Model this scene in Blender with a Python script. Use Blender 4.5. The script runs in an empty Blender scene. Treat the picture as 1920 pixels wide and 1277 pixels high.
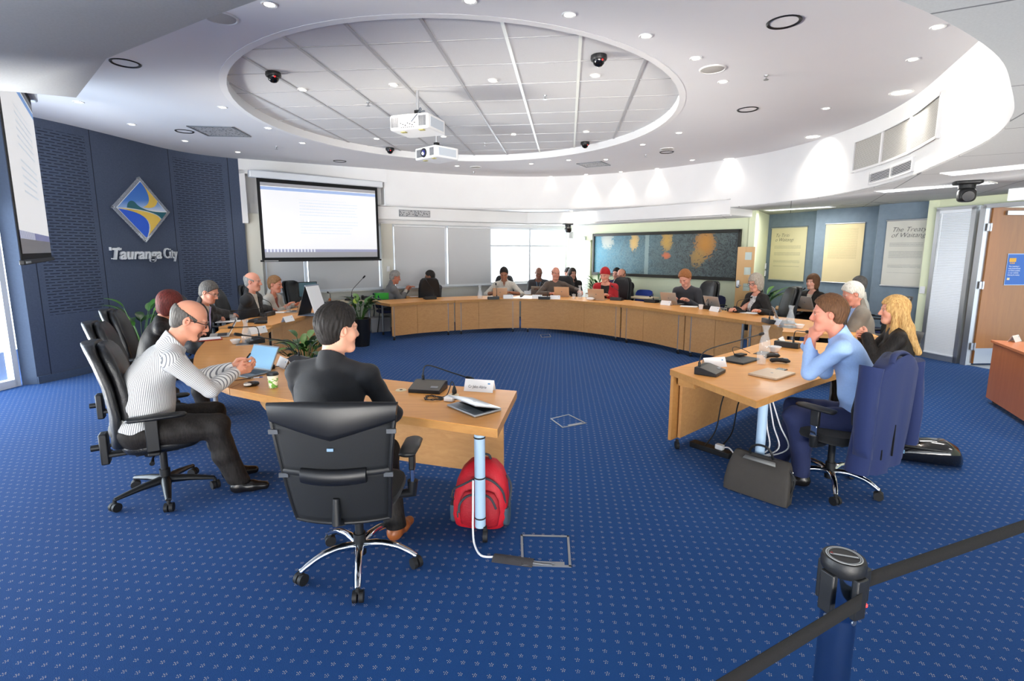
import bpy, math, random
import numpy as np
from mathutils import Vector, Matrix
from mathutils.geometry import tessellate_polygon
random.seed(7)
rng = np.random.default_rng(7)
PI = math.pi
SC = bpy.context.scene
COL = SC.collection
R = math.radians
# ------------------------------------------------------------------ camera
F_PX, TILT, EYE = 960.0, R(8.69), 1.77
CT, ST = math.cos(TILT), math.sin(TILT)
cam_d = bpy.data.cameras.new('camera')
cam_d.sensor_width = 36.0
cam_d.lens = 18.0
cam_d.clip_start = 0.02
cam_d.shift_y = -21.5 / 1920
cam = bpy.data.objects.new('camera', cam_d)
cam.location = (0, 0, EYE)
cam.rotation_euler = (R(90) - TILT, 0, 0)
COL.objects.link(cam)
SC.camera = cam
def ray(x, y):
	u = (x - 960) / F_PX
	v = (617 - y) / F_PX
	return (u, CT + v * ST, -ST + v * CT)
def at(x, y, z):
	"""the point at height z seen at pixel x, y"""
	d = ray(x, y)
	t = (z - EYE) / d[2]
	return Vector((d[0] * t, d[1] * t, z))
def aty(x, y, Y):
	d = ray(x, y)
	t = Y / d[1]
	return Vector((d[0] * t, Y, EYE + d[2] * t))
def onwall(x, y, A, B):
	"""where the line of sight meets the upright wall through A and B"""
	d = ray(x, y)
	nx, ny = (B[1] - A[1]), -(B[0] - A[0])
	t = (nx * A[0] + ny * A[1]) / (nx * d[0] + ny * d[1])
	return Vector((d[0] * t, d[1] * t, EYE + d[2] * t))
# ------------------------------------------------------------------ mesh builder
class MB:
	def __init__(self):
		self.v = []
		self.f = []
	def add(self, vs, fs):
		b = len(self.v)
		self.v.extend([tuple(p) for p in vs])
		self.f.extend([tuple(b + i for i in q) for q in fs])
		return self
	def box(self, c, s, rot=None, off=(0, 0, 0)):
		hx, hy, hz = s[0] / 2, s[1] / 2, s[2] / 2
		vs = [Vector((x * hx, y * hy, z * hz)) for z in (-1, 1) for y in (-1, 1) for x in (-1, 1)]
		if rot is not None:
			vs = [rot @ p for p in vs]
		vs = [p + Vector(c) for p in vs]
		return self.add(vs, [(0, 2, 3, 1), (4, 5, 7, 6), (0, 1, 5, 4), (2, 6, 7, 3), (0, 4, 6, 2), (1, 3, 7, 5)])
	def loft(self, rings, cap=True, closed=True):
		n = len(rings[0])
		vs = [p for r in rings for p in r]
		fs = []
		m = n if closed else n - 1
		for i in range(len(rings) - 1):
			for j in range(m):
				a, b = i * n + j, i * n + (j + 1) % n
				fs.append((a, b, b + n, a + n))
		if cap and closed:
			fs.append(tuple(reversed(range(n))))
			k = (len(rings) - 1) * n
			fs.append(tuple(k + j for j in range(n)))
		return self.add(vs, fs)
	def tube(self, pts, r, n=10, cap=True):
		pts = [Vector(p) for p in pts]
		rs = r if isinstance(r, (list, tuple)) else [r] * len(pts)
		rings = []
		t0 = (pts[1] - pts[0]).normalized()
		a = t0.orthogonal().normalized()
		for i, p in enumerate(pts):
			if i == 0:
				t = t0
			elif i == len(pts) - 1:
				t = (pts[i] - pts[i - 1]).normalized()
			else:
				t = ((pts[i + 1] - pts[i]).normalized() + (pts[i] - pts[i - 1]).normalized())
				t = t.normalized() if t.length > 1e-6 else t0
			a = (a - t * a.dot(t))
			a = a.normalized() if a.length > 1e-6 else t.orthogonal().normalized()
			b = t.cross(a)
			rings.append([p + (a * math.cos(2 * PI * k / n) + b * math.sin(2 * PI * k / n)) * rs[i] for k in range(n)])
		return self.loft(rings, cap)
	def cyl(self, p0, p1, r0, r1=None, n=20):
		return self.tube([p0, p1], [r0, r0 if r1 is None else r1], n)
	def lathe(self, prof, c=(0, 0, 0), n=24, cap=True, rot=None):
		rings = []
		for r, z in prof:
			ring = [Vector((r * math.cos(2 * PI * k / n), r * math.sin(2 * PI * k / n), z)) for k in range(n)]
			if rot is not None:
				ring = [rot @ p for p in ring]
			rings.append([p + Vector(c) for p in ring])
		return self.loft(rings, cap)
	def prism(self, poly, z0, z1):
		n = len(poly)
		area = sum(poly[i][0] * poly[(i + 1) % n][1] - poly[(i + 1) % n][0] * poly[i][1] for i in range(n))
		if area < 0:
			poly = list(reversed(poly))
		vs = [(p[0], p[1], z0) for p in poly] + [(p[0], p[1], z1) for p in poly]
		fs = [(i, (i + 1) % n, n + (i + 1) % n, n + i) for i in range(n)]
		tri = tessellate_polygon([[Vector((p[0], p[1], 0)) for p in poly]])
		for t in tri:
			a, b, c = [Vector(poly[i]) for i in t]
			up = (b[0] - a[0]) * (c[1] - a[1]) - (b[1] - a[1]) * (c[0] - a[0])
			t = tuple(t) if up > 0 else tuple(reversed(t))
			fs.append(tuple(reversed(t)))
			fs.append(tuple(n + i for i in t))
		return self.add(vs, fs)
	def sheet(self, loops, z, down=True):
		"""flat sheet with holes"""
		L = [[Vector((p[0], p[1], 0)) for p in l] for l in loops]
		flat = [p for l in L for p in l]
		fs = []
		for t in tessellate_polygon(L):
			a, b, c = [flat[i] for i in t]
			up = (b - a).cross(c - a).z > 0
			fs.append(tuple(reversed(t)) if up == down else tuple(t))
		return self.add([(p.x, p.y, z) for p in flat], fs)
	def ell(self, c, r, n=16, m=10, rot=None):
		rings = []
		for i in range(m + 1):
			th = PI * (i / m)
			s, z = max(math.sin(th), 1e-3), -math.cos(th)
			ring = [Vector((r[0] * s * math.cos(2 * PI * k / n), r[1] * s * math.sin(2 * PI * k / n), r[2] * z)) for k in range(n)]
			if rot is not None:
				ring = [rot @ p for p in ring]
			rings.append([p + Vector(c) for p in ring])
		return self.loft(rings)
	def soft(self, c, s, e=0.35, rot=None, n=24, m=14):
		"""rounded box (superellipsoid); e small = boxier"""
		sg = lambda w, p: math.copysign(abs(w) ** p, w)
		rings = []
		for i in range(m + 1):
			th = -PI / 2 + PI * i / m
			ct, st = sg(math.cos(th), e), sg(math.sin(th), e)
			if i in (0, m):
				ct = 0.02
			ring = []
			for k in range(n):
				a = 2 * PI * (k + .5) / n
				p = Vector((s[0] / 2 * ct * sg(math.cos(a), e), s[1] / 2 * ct * sg(math.sin(a), e), s[2] / 2 * st))
				ring.append((rot @ p if rot is not None else p) + Vector(c))
			rings.append(ring)
		return self.loft(rings)
	def quad(self, a, b, c, d):
		return self.add([a, b, c, d], [(0, 1, 2, 3)])
	def build(self, name, m, parent=None, bevel=0, smooth=35, loc=None, rotz=0, solid=0, subd=0):
		me = bpy.data.meshes.new(name)
		me.from_pydata(self.v, [], self.f)
		return finish(me, name, m, parent, bevel, smooth, loc, rotz, solid, subd)
def finish(me, name, m, parent=None, bevel=0, smooth=35, loc=None, rotz=0, solid=0, subd=0):
	me.validate()
	me.update()
	o = bpy.data.objects.new(name, me)
	COL.objects.link(o)
	for x in (m if isinstance(m, (list, tuple)) else [m]):
		me.materials.append(x)
	if smooth:
		me.polygons.foreach_set('use_smooth', [True] * len(me.polygons))
		if smooth < 180:
			me.set_sharp_from_angle(angle=R(smooth))
	if parent is not None:
		o.parent = parent
	if loc is not None:
		o.location = loc
	o.rotation_euler.z = rotz
	if solid:
		md = o.modifiers.new('solid', 'SOLIDIFY')
		md.thickness = solid
		md.offset = 0
	if bevel:
		md = o.modifiers.new('edge', 'BEVEL')
		md.width = bevel
		md.segments = 2
		md.limit_method = 'ANGLE'
		md.angle_limit = R(40)
	if subd:
		md = o.modifiers.new('sub', 'SUBSURF')
		md.levels = md.render_levels = subd
	return o
def thing(name, label, cat, loc=(0, 0, 0), rotz=0, group=None):
	o = bpy.data.objects.new(name, None)
	COL.objects.link(o)
	o.empty_display_size = .1
	o.location = loc
	o.rotation_euler = (0, 0, rotz)
	return tag(o, label, cat, group)
def tag(o, label, cat, group=None):
	o['label'] = label
	o['category'] = cat
	if group:
		o['group'] = group
	return o
def struct(o):
	o['kind'] = 'structure'
	return o
def dup(root, loc, rotz, label, group=None):
	r = root.copy()
	COL.objects.link(r)
	r.location = loc
	r.rotation_euler = (0, 0, rotz)
	r['label'] = label
	if group:
		r['group'] = group
	for ch in list(root.children):
		c = ch.copy()
		COL.objects.link(c)
		c.parent = r
		for g in ch.children:
			d = g.copy()
			COL.objects.link(d)
			d.parent = c
	return r
def rotz(a):
	return Matrix.Rotation(a, 3, 'Z')
def frame_rot(xdir, zdir=(0, 0, 1)):
	x = Vector(xdir).normalized()
	z = Vector(zdir)
	y = z.cross(x).normalized()
	z = x.cross(y)
	return Matrix((x, y, z)).transposed()
# ------------------------------------------------------------------ materials
def _lin(c):
	return tuple((v / 12.92 if v <= .04045 else ((v + .055) / 1.055) ** 2.4) for v in c)
def rgb(r, g, b):
	return _lin((r / 255, g / 255, b / 255)) + (1,)
MATS = {}
def mat(name, col, rough=.5, metal=0, spec=.5, noise=0, nscale=30, bump=0, bscale=80, emit=0, trans=0, ior=1.45, alpha=1, coat=0, aniso=None, sheen=0):
	if name in MATS:
		return MATS[name]
	m = bpy.data.materials.new(name)
	m.use_nodes = True
	nt = m.node_tree
	b = nt.nodes['Principled BSDF']
	b.inputs['Base Color'].default_value = col
	b.inputs['Roughness'].default_value = rough
	b.inputs['Metallic'].default_value = metal
	b.inputs['Specular IOR Level'].default_value = spec
	b.inputs['IOR'].default_value = ior
	if trans:
		b.inputs['Transmission Weight'].default_value = trans
	if alpha < 1:
		b.inputs['Alpha'].default_value = alpha
	if coat:
		b.inputs['Coat Weight'].default_value = coat
		b.inputs['Coat Roughness'].default_value = .1
	if sheen:
		b.inputs['Sheen Weight'].default_value = sheen
	if emit:
		b.inputs['Emission Color'].default_value = col
		b.inputs['Emission Strength'].default_value = emit
	if noise or bump:
		tc = nt.nodes.new('ShaderNodeTexCoord')
	if noise:
		nz = nt.nodes.new('ShaderNodeTexNoise')
		nz.inputs['Scale'].default_value = nscale
		nz.inputs['Detail'].default_value = 4
		nt.links.new(tc.outputs['Object'], nz.inputs['Vector'])
		mx = nt.nodes.new('ShaderNodeMix')
		mx.data_type = 'RGBA'
		mx.inputs[6].default_value = tuple(max(0, c * (1 - noise)) for c in col[:3]) + (1,)
		mx.inputs[7].default_value = tuple(min(1, c * (1 + noise)) for c in col[:3]) + (1,)
		nt.links.new(nz.outputs['Fac'], mx.inputs[0])
		nt.links.new(mx.outputs[2], b.inputs['Base Color'])
	if bump:
		n2 = nt.nodes.new('ShaderNodeTexNoise')
		n2.inputs['Scale'].default_value = bscale
		n2.inputs['Detail'].default_value = 3
		nt.links.new(tc.outputs['Object'], n2.inputs['Vector'])
		bp = nt.nodes.new('ShaderNodeBump')
		bp.inputs['Strength'].default_value = bump
		bp.inputs['Distance'].default_value = .01
		nt.links.new(n2.outputs['Fac'], bp.inputs['Height'])
		nt.links.new(bp.outputs['Normal'], b.inputs['Normal'])
	MATS[name] = m
	return m
class NT:
	"""short hand for building node graphs"""
	def __init__(self, m):
		self.t = m.node_tree
		self.b = self.t.nodes['Principled BSDF']
	def n(self, typ, **kw):
		x = self.t.nodes.new(typ)
		for k, v in kw.items():
			setattr(x, k, v)
		return x
	def put(self, x, sock):
		if isinstance(x, (int, float)):
			sock.default_value = x
		elif isinstance(x, (tuple, list)):
			sock.default_value = x
		else:
			self.t.links.new(x, sock)
	def math(self, op, a, b=0.0, c=None):
		x = self.n('ShaderNodeMath', operation=op)
		self.put(a, x.inputs[0])
		self.put(b, x.inputs[1])
		if c is not None:
			self.put(c, x.inputs[2])
		return x.outputs[0]
	def mix(self, f, a, b):
		x = self.n('ShaderNodeMix', data_type='RGBA')
		self.put(f, x.inputs[0])
		self.put(a, x.inputs[6])
		self.put(b, x.inputs[7])
		return x.outputs[2]
	def obj(self):
		return self.n('ShaderNodeTexCoord').outputs['Object']
	def uv(self):
		return self.n('ShaderNodeTexCoord').outputs['UV']
	def sep(self, v):
		x = self.n('ShaderNodeSeparateXYZ')
		self.put(v, x.inputs[0])
		return x.outputs
	def comb(self, x, y, z=0.0):
		c = self.n('ShaderNodeCombineXYZ')
		for i, a in enumerate((x, y, z)):
			self.put(a, c.inputs[i])
		return c.outputs[0]
	def noise(self, v, scale, detail=3, rough=.5, dist=0):
		x = self.n('ShaderNodeTexNoise')
		x.inputs['Scale'].default_value = scale
		x.inputs['Detail'].default_value = detail
		x.inputs['Roughness'].default_value = rough
		x.inputs['Distortion'].default_value = dist
		self.put(v, x.inputs['Vector'])
		return x.outputs
	def ramp(self, f, stops):
		x = self.n('ShaderNodeValToRGB')
		el = x.color_ramp.elements
		while len(el) < len(stops):
			el.new(.5)
		for e, (p, c) in zip(el, stops):
			e.position = p
			e.color = c
		self.put(f, x.inputs[0])
		return x.outputs[0]
	def bump(self, h, strength=.3, dist=.01):
		x = self.n('ShaderNodeBump')
		x.inputs['Strength'].default_value = strength
		x.inputs['Distance'].default_value = dist
		self.put(h, x.inputs['Height'])
		self.put(x.outputs[0], self.b.inputs['Normal'])
def wood(name, c1, c2, rough=.35, axis='x', scale=1.0):
	m = mat(name, c1, rough, coat=.15)
	g = NT(m)
	o = g.obj()
	mp = g.n('ShaderNodeMapping')
	g.put(o, mp.inputs[0])
	s = {'x': (1.2, 14, 14), 'y': (14, 1.2, 14), 'z': (14, 14, 1.2)}[axis]
	mp.inputs['Scale'].default_value = tuple(v * scale for v in s)
	n1 = g.noise(mp.outputs[0], 1.6, 5, .6, .8)['Fac']
	n2 = g.noise(o, 1.1, 2)['Fac']
	f = g.math('ADD', g.math('MULTIPLY', n1, .7), g.math('MULTIPLY', n2, .3))
	col = g.ramp(f, [(.25, c2), (.7, c1)])
	g.put(col, g.b.inputs['Base Color'])
	return m
M_white = mat('white_paint', rgb(228, 228, 228), .75, noise=.03, nscale=3)
M_ceil = mat('ceiling_paint', rgb(222, 222, 224), .8, noise=.02, nscale=2)
M_lowceil = mat('low_ceiling_board', rgb(196, 196, 196), .85, noise=.05, nscale=60)
M_tile = mat('ceiling_tile', rgb(216, 216, 216), .8, noise=.04, nscale=120)
M_black = mat('black_plastic', rgb(22, 23, 25), .45, bump=.05, bscale=300)
M_blackgloss = mat('black_gloss', rgb(12, 12, 14), .15)
M_rubber = mat('black_rubber', rgb(20, 20, 22), .6)
M_leather = mat('black_leather', rgb(24, 25, 27), .36, noise=.25, nscale=12, bump=.25, bscale=140)
M_fabric_black = mat('black_fabric', rgb(20, 21, 24), .85, noise=.3, nscale=200, bump=.3, bscale=500, sheen=.1)
M_chrome = mat('chrome', rgb(215, 218, 222), .08, 1)
M_steel = mat('brushed_steel', rgb(170, 172, 176), .32, 1)
M_greymetal = mat('grey_metal', rgb(140, 143, 148), .4, .6)
M_alu = mat('aluminium', rgb(200, 202, 205), .35, .8)
M_paleblue_metal = mat('pale_painted_steel', rgb(170, 196, 220), .4)
M_whiteplastic = mat('white_plastic', rgb(230, 231, 232), .4)
M_paper = mat('white_paper', rgb(240, 240, 240), .7)
M_wood = wood('beech_veneer', rgb(230, 166, 92), rgb(208, 142, 74), .42)
M_woodpanel = wood('beech_panel', rgb(208, 158, 102), rgb(188, 136, 84), .5, 'x', 1.3)
M_woodedge = wood('beech_edge', rgb(200, 148, 86), rgb(178, 124, 68), .45)
M_door = wood('honey_door_veneer', rgb(158, 100, 38), rgb(140, 86, 30), .35, 'z')
M_reddesk = wood('reddish_veneer', rgb(218, 134, 84), rgb(200, 116, 70), .4, 'z')
M_dark = mat('dark_gap', rgb(16, 17, 20), .8)
M_greenwall = mat('pale_green_paint', rgb(222, 228, 196), .8, noise=.03, nscale=4)
M_cream = mat('cream_paint', rgb(214, 212, 200), .8)
# ------------------------------------------------------------------ the room shell
Z_HI, Z_LO, Z_BACK, Z_STRIP, Z_DOME = 3.50, 2.60, 2.46, 2.75, 3.61
M_carpet = mat('blue_dotted_carpet', rgb(22, 72, 140), .95, spec=.15)
g = NT(M_carpet)
o_ = g.obj()
mp = g.n('ShaderNodeMapping')
g.put(o_, mp.inputs[0])
mp.inputs['Rotation'].default_value = (0, 0, R(5.5))
mp.inputs['Scale'].default_value = (1 / .062,) * 3
sx, sy, sz = g.sep(mp.outputs[0])
fx = g.math('SUBTRACT', g.math('FRACT', sx), .5)
fy = g.math('SUBTRACT', g.math('FRACT', sy), .5)
dmin = None
for k, (ax, ay) in enumerate([(-.13, .05), (.02, .12), (.13, .03), (.09, -.11), (-.05, -.13), (-.01, .0)]):
	dx = g.math('SUBTRACT', fx, ax)
	dy = g.math('SUBTRACT', fy, ay)
	d2 = g.math('ADD', g.math('MULTIPLY', dx, dx), g.math('MULTIPLY', g.math('MULTIPLY', dy, dy), .6))
	dmin = d2 if dmin is None else g.math('MINIMUM', dmin, d2)
nz = g.noise(o_, 90, 2)['Fac']
thr = g.math('MULTIPLY', nz, .0020)
dot = g.math('LESS_THAN', dmin, thr)
n1 = g.noise(o_, 260, 2)['Fac']
n2 = g.noise(o_, .7, 2)['Fac']
base = g.mix(g.math('ADD', g.math('MULTIPLY', n1, .7), g.math('MULTIPLY', n2, .3)), rgb(12, 50, 98), rgb(24, 76, 138))
g.put(g.mix(g.math('MULTIPLY', dot, g.math('MULTIPLY', n1, 1.25)), base, rgb(214, 200, 176)), g.b.inputs['Base Color'])
g.bump(n1, .5, .004)
g.b.inputs['Sheen Weight'].default_value = .10
g.b.inputs['Sheen Roughness'].default_value = .5
g.b.inputs['Sheen Tint'].default_value = rgb(190, 200, 225)
b = MB()
b.quad((-9, -5, 0), (10.5, -5, 0), (10.5, 18, 0), (-9, 18, 0))
struct(b.build('floor', M_carpet))
# ---- plan lines
LEFT_ARC = [(-6.37, 6.69), (-6.22, 7.2), (-6.12, 7.7), (-6.03, 8.4), (-5.94, 9.1), (-5.70, 9.65), (-5.2, 10.15)]
P_R = [(0, 1.55), (.7, 1.62), (1.32, 1.86), (2.0, 2.28), (2.5, 2.72), (3.14, 3.38), (3.66, 4.12), (4.18, 5.22), (4.55, 6.1), (4.78, 6.95), (4.86, 7.8), (4.78, 8.7), (4.56, 9.5), (4.2, 10.1)]
P_B = [(4.2, 10.1), (3.6, 10.85), (2.8, 11.6), (1.8, 12.2), (.6, 12.5), (-.8, 12.32), (-1.9, 11.88), (-2.75, 11.4)]
P_L = [(0, 1.55), (-.55, 1.68), (-1.1, 1.98), (-1.75, 2.36), (-2.36, 2.93), (-2.66, 2.8), (-6.9, 1.3)]
BH2 = [(4.2, 10.1), (3.95, 10.5), (3.35, 11.25), (2.55, 12.2), (1.55, 13.35), (.4, 13.5), (-.8, 12.85), (-1.9, 12.17), (-3.0, 11.5)]
def smooth_line(pts, n=6):
	P = [Vector((p[0], p[1], 0)) for p in pts]
	out = []
	for i in range(len(P) - 1):
		p0, p1, p2, p3 = P[max(i - 1, 0)], P[i], P[i + 1], P[min(i + 2, len(P) - 1)]
		for k in range(n):
			t = k / n
			q = .5 * ((2 * p1) + (p2 - p0) * t + (2 * p0 - 5 * p1 + 4 * p2 - p3) * t * t + (3 * p1 - p0 - 3 * p2 + p3) * t ** 3)
			out.append((q.x, q.y))
	return out + [pts[-1]]
S_R, S_B, S_LEFT = smooth_line(P_R), smooth_line(P_B), smooth_line(LEFT_ARC)
def ribbon(line, z0, z1, th=0.06, side=1):
	"""upright band with thickness along a plan line"""
	b = MB()
	n = len(line)
	L = [Vector((p[0], p[1], 0)) for p in line]
	off = []
	for i in range(n):
		t = (L[min(i + 1, n - 1)] - L[max(i - 1, 0)]).normalized()
		off.append(L[i] + Vector((-t.y, t.x, 0)) * th * side)
	rings = [[(a.x, a.y, z0), (c.x, c.y, z0), (c.x, c.y, z1), (a.x, a.y, z1)] for a, c in zip(L, off)]
	b.loft(rings)
	return b
struct(ribbon(S_R, Z_LO, Z_HI, .08, -1).build('wall_drum', M_white))
struct(ribbon(S_B, Z_STRIP, Z_HI, .08, -1).build('wall_drum_back', M_white))
struct(ribbon(P_L, Z_LO, Z_HI, .08, 1).build('wall_soffit', M_white, smooth=20))
struct(ribbon(BH2, Z_BACK - .02, Z_STRIP + .03, .06, -1).build('wall_bulkhead', M_white))
b = MB()
b.sheet([S_B + list(reversed(BH2))[:-1]], Z_STRIP)
struct(b.build('ceiling_strip', M_white, solid=.02))
OV_C, OV_R = (-.64, 7.25), (2.72, 3.10)
def oval(rx, ry, n=72):
	return [(OV_C[0] + rx * math.cos(2 * PI * k / n), OV_C[1] + ry * math.sin(2 * PI * k / n)) for k in range(n)]
b = MB()
b.sheet([[(-7.6, 1.0), (5.6, 1.0), (5.6, 13.2), (-7.6, 13.2)], oval(*OV_R)], Z_HI)
struct(b.build('ceiling', M_ceil))
b = MB()
r1, r2 = oval(*OV_R), oval(OV_R[0] + .07, OV_R[1] + .07)
rings = [[(p[0], p[1], Z_HI - .004), (q[0], q[1], Z_HI - .004), (q[0], q[1], Z_DOME + .05), (p[0], p[1], Z_DOME + .05)] for p, q in zip(r1, r2)]
b.loft(rings + [rings[0]], cap=False)
struct(b.build('ceiling_lip', M_white))
M_tiles = mat('tile_field', rgb(214, 214, 214), .85)
g = NT(M_tiles)
mp = g.n('ShaderNodeMapping')
g.put(g.obj(), mp.inputs[0])
mp.inputs['Rotation'].default_value = (0, 0, R(6.2))
x_, y_, z_ = g.sep(mp.outputs[0])
sp = g.noise(g.obj(), 160, 2)['Fac']
g.put(g.mix(sp, rgb(206, 206, 206), rgb(220, 220, 220)), g.b.inputs['Base Color'])
b = MB()
b.sheet([oval(OV_R[0] + .05, OV_R[1] + .05)], Z_DOME)
struct(b.build('ceiling_tiles', M_tiles))
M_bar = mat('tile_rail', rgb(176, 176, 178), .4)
M_barlit = mat('tile_rail_lit', rgb(236, 238, 230), .35)  # lit copy of the rail, the light on it put into the colour
gx = Vector((math.cos(R(6.2)), -math.sin(R(6.2)), 0))
gy = Vector((math.sin(R(6.2)), math.cos(R(6.2)), 0))
c0 = Vector((OV_C[0], OV_C[1], 0))
def oval_span(p, d):
	"""how far a line can run inside the oval"""
	q = p - c0
	A = (d.x / OV_R[0]) ** 2 + (d.y / OV_R[1]) ** 2
	B = 2 * (q.x * d.x / OV_R[0] ** 2 + q.y * d.y / OV_R[1] ** 2)
	C = (q.x / OV_R[0]) ** 2 + (q.y / OV_R[1]) ** 2 - 1
	D = B * B - 4 * A * C
	return None if D <= 0 else ((-B - D ** .5) / (2 * A), (-B + D ** .5) / (2 * A))
b, b2 = MB(), MB()
anchor = at(976, 160, Z_DOME)
anchor.z = 0
rot_g = frame_rot(gx)
for k in range(-5, 5):
	p = anchor + gx * (k * .64)
	s = oval_span(p, gy)
	if s:
		m_ = p + gy * (s[0] + s[1]) / 2
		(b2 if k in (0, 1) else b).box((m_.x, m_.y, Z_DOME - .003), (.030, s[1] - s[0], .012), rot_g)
for k in range(-8, 9):
	p = c0 + gy * (k * .62 + .12)
	s = oval_span(p, gx)
	if s:
		m_ = p + gx * (s[0] + s[1]) / 2
		b.box((m_.x, m_.y, Z_DOME - .001), (s[1] - s[0], .016, .008), rot_g)
struct(b.build('trim_1', M_bar))
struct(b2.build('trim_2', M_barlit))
M_low = mat('low_tiles', rgb(190, 191, 192), .85)
g = NT(M_low)
mp = g.n('ShaderNodeMapping')
g.put(g.obj(), mp.inputs[0])
mp.inputs['Rotation'].default_value = (0, 0, R(28))
x_, y_, z_ = g.sep(mp.outputs[0])
def seam(v, w, half):
	f = g.math('ABSOLUTE', g.math('SUBTRACT', g.math('FRACT', g.math('MULTIPLY', v, 1 / w)), .5))
	return g.math('GREATER_THAN', f, .5 - half / w)
sm = g.math('MAXIMUM', seam(x_, 1.2, .006), seam(y_, 1.2, .006))
px_, py_, pz_ = g.sep(g.obj())
sm = g.math('MULTIPLY', sm, g.math('GREATER_THAN', px_, 1.2))
sp = g.noise(g.obj(), 120, 3)['Fac']
g.put(g.mix(sm, g.mix(sp, rgb(186, 187, 186), rgb(206, 207, 206)), rgb(120, 121, 123)), g.b.inputs['Base Color'])
ring = [(-7.2, -4.6), (8.2, -4.6), (8.2, 12.6), (5.2, 12.6), (4.9, 10.7)] + S_R[::-1] + P_L[1:] + [(-7.2, 1.25)]
b = MB()
b.sheet([ring], Z_LO)
struct(b.build('ceiling_low', M_low, solid=.02))
b = MB()
b.sheet([[(5.2, 12.6), (3.2, 15.4), (.9, 15.4), (-3.5, 11.7)] + BH2[::-1] + [(4.9, 10.7)]], Z_BACK)
struct(b.build('ceiling_low_back', M_low, solid=.02))
b = MB()
b.box((4.55, 10.4, (Z_LO + Z_BACK) / 2), (.93, .02, Z_LO - Z_BACK), rotz(math.atan2(.6, .7)))
struct(b.build('trim_4', M_white))
# ------------------------------------------------------------------ dark blue curved wall with slotted panels
M_navy = mat('navy_slotted_panel', rgb(46, 66, 108), .7)
g = NT(M_navy)
u_, v_, w_ = g.sep(g.uv())
cell = g.math('FRACT', g.math('MULTIPLY', v_, 1 / .040))
row = g.math('LESS_THAN', g.math('ABSOLUTE', g.math('SUBTRACT', cell, .5)), .13)
stg = g.math('MULTIPLY', g.math('FLOOR', g.math('MULTIPLY', v_, 1 / .040)), .5)
cu = g.math('FRACT', g.math('ADD', g.math('MULTIPLY', u_, 1 / .15), g.math('FRACT', stg)))
dash = g.math('LESS_THAN', g.math('ABSOLUTE', g.math('SUBTRACT', cu, .5)), .40)
def band(v, a, c):
	"""1 where a < v < c, in the node tree that v belongs to"""
	t = v.id_data
	k = []
	for op, lim in (('GREATER_THAN', a), ('LESS_THAN', c)):
		x = t.nodes.new('ShaderNodeMath')
		x.operation = op
		t.links.new(v, x.inputs[0])
		x.inputs[1].default_value = lim
		k.append(x)
	m = t.nodes.new('ShaderNodeMath')
	m.operation = 'MULTIPLY'
	t.links.new(k[0].outputs[0], m.inputs[0])
	t.links.new(k[1].outputs[0], m.inputs[1])
	return m.outputs[0]
zone_u = g.math('MAXIMUM', band(u_, .25, 1.0), band(u_, 2.60, 3.45))
zone = g.math('MULTIPLY', zone_u, band(v_, .90, 3.38))
slot = g.math('MULTIPLY', g.math('MULTIPLY', row, dash), zone)
nse = g.noise(g.obj(), 45, 4)['Fac']
col = g.mix(nse, rgb(58, 69, 90), rgb(75, 86, 107))
for s_ in (.17, 1.08, 2.52, 3.55):
	slot = g.math('MAXIMUM', slot, g.math('MULTIPLY', band(u_, s_ - .006, s_ + .006), 1.0))
g.put(g.mix(slot, col, rgb(14, 22, 42)), g.b.inputs['Base Color'])
g.bump(g.math('SUBTRACT', 1.0, slot), .6, .01)
def uv_wall(line, z0, z1, name, m, th=.1, side=1):
	"""curved wall whose UV is metres along and up"""
	n = len(line)
	L = [Vector((p[0], p[1], 0)) for p in line]
	off = []
	for i in range(n):
		t = (L[min(i + 1, n - 1)] - L[max(i - 1, 0)]).normalized()
		off.append(L[i] + Vector((-t.y, t.x, 0)) * th * side)
	b = MB()
	ln = [0]
	for i in range(1, n):
		ln.append(ln[-1] + (L[i] - L[i - 1]).length)
	for z in (z0, z1):
		b.v += [(p.x, p.y, z) for p in L] + [(p.x, p.y, z) for p in off]
	uvs = [(ln[i], z) for z in (z0, z1) for _ in (0, 1) for i in range(n)]
	k = 2 * n
	for i in range(n - 1):
		b.f += [(i, i + 1, k + i + 1, k + i), (n + i + 1, n + i, k + n + i, k + n + i + 1), (k + i, k + i + 1, k + n + i + 1, k + n + i)]
	b.f += [(0, k, k + n, n), (n - 1, 2 * n - 1, k + 2 * n - 1, k + n - 1)]
	me = bpy.data.meshes.new(name)
	me.from_pydata(b.v, [], b.f)
	uvl = me.uv_layers.new()
	for lp in me.loops:
		uvl.data[lp.index].uv = uvs[lp.vertex_index]
	return finish(me, name, m, smooth=25)
struct(uv_wall(S_LEFT, 0, Z_HI, 'wall_left', M_navy))
M_navyplain = mat('navy_plain', rgb(64, 78, 100), .7, noise=.15, nscale=40)
b = MB()
b.prism([(-6.37, 6.69), (-6.53, 6.64), (-6.58, 6.8), (-6.45, 6.9)], 0, Z_HI)
struct(b.build('wall_pier', M_navyplain))
struct(ribbon([(p[0] + .005, p[1] - .0) for p in S_LEFT], 0, .1, .02, -1).build('baseboard_left', M_navyplain))
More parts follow.
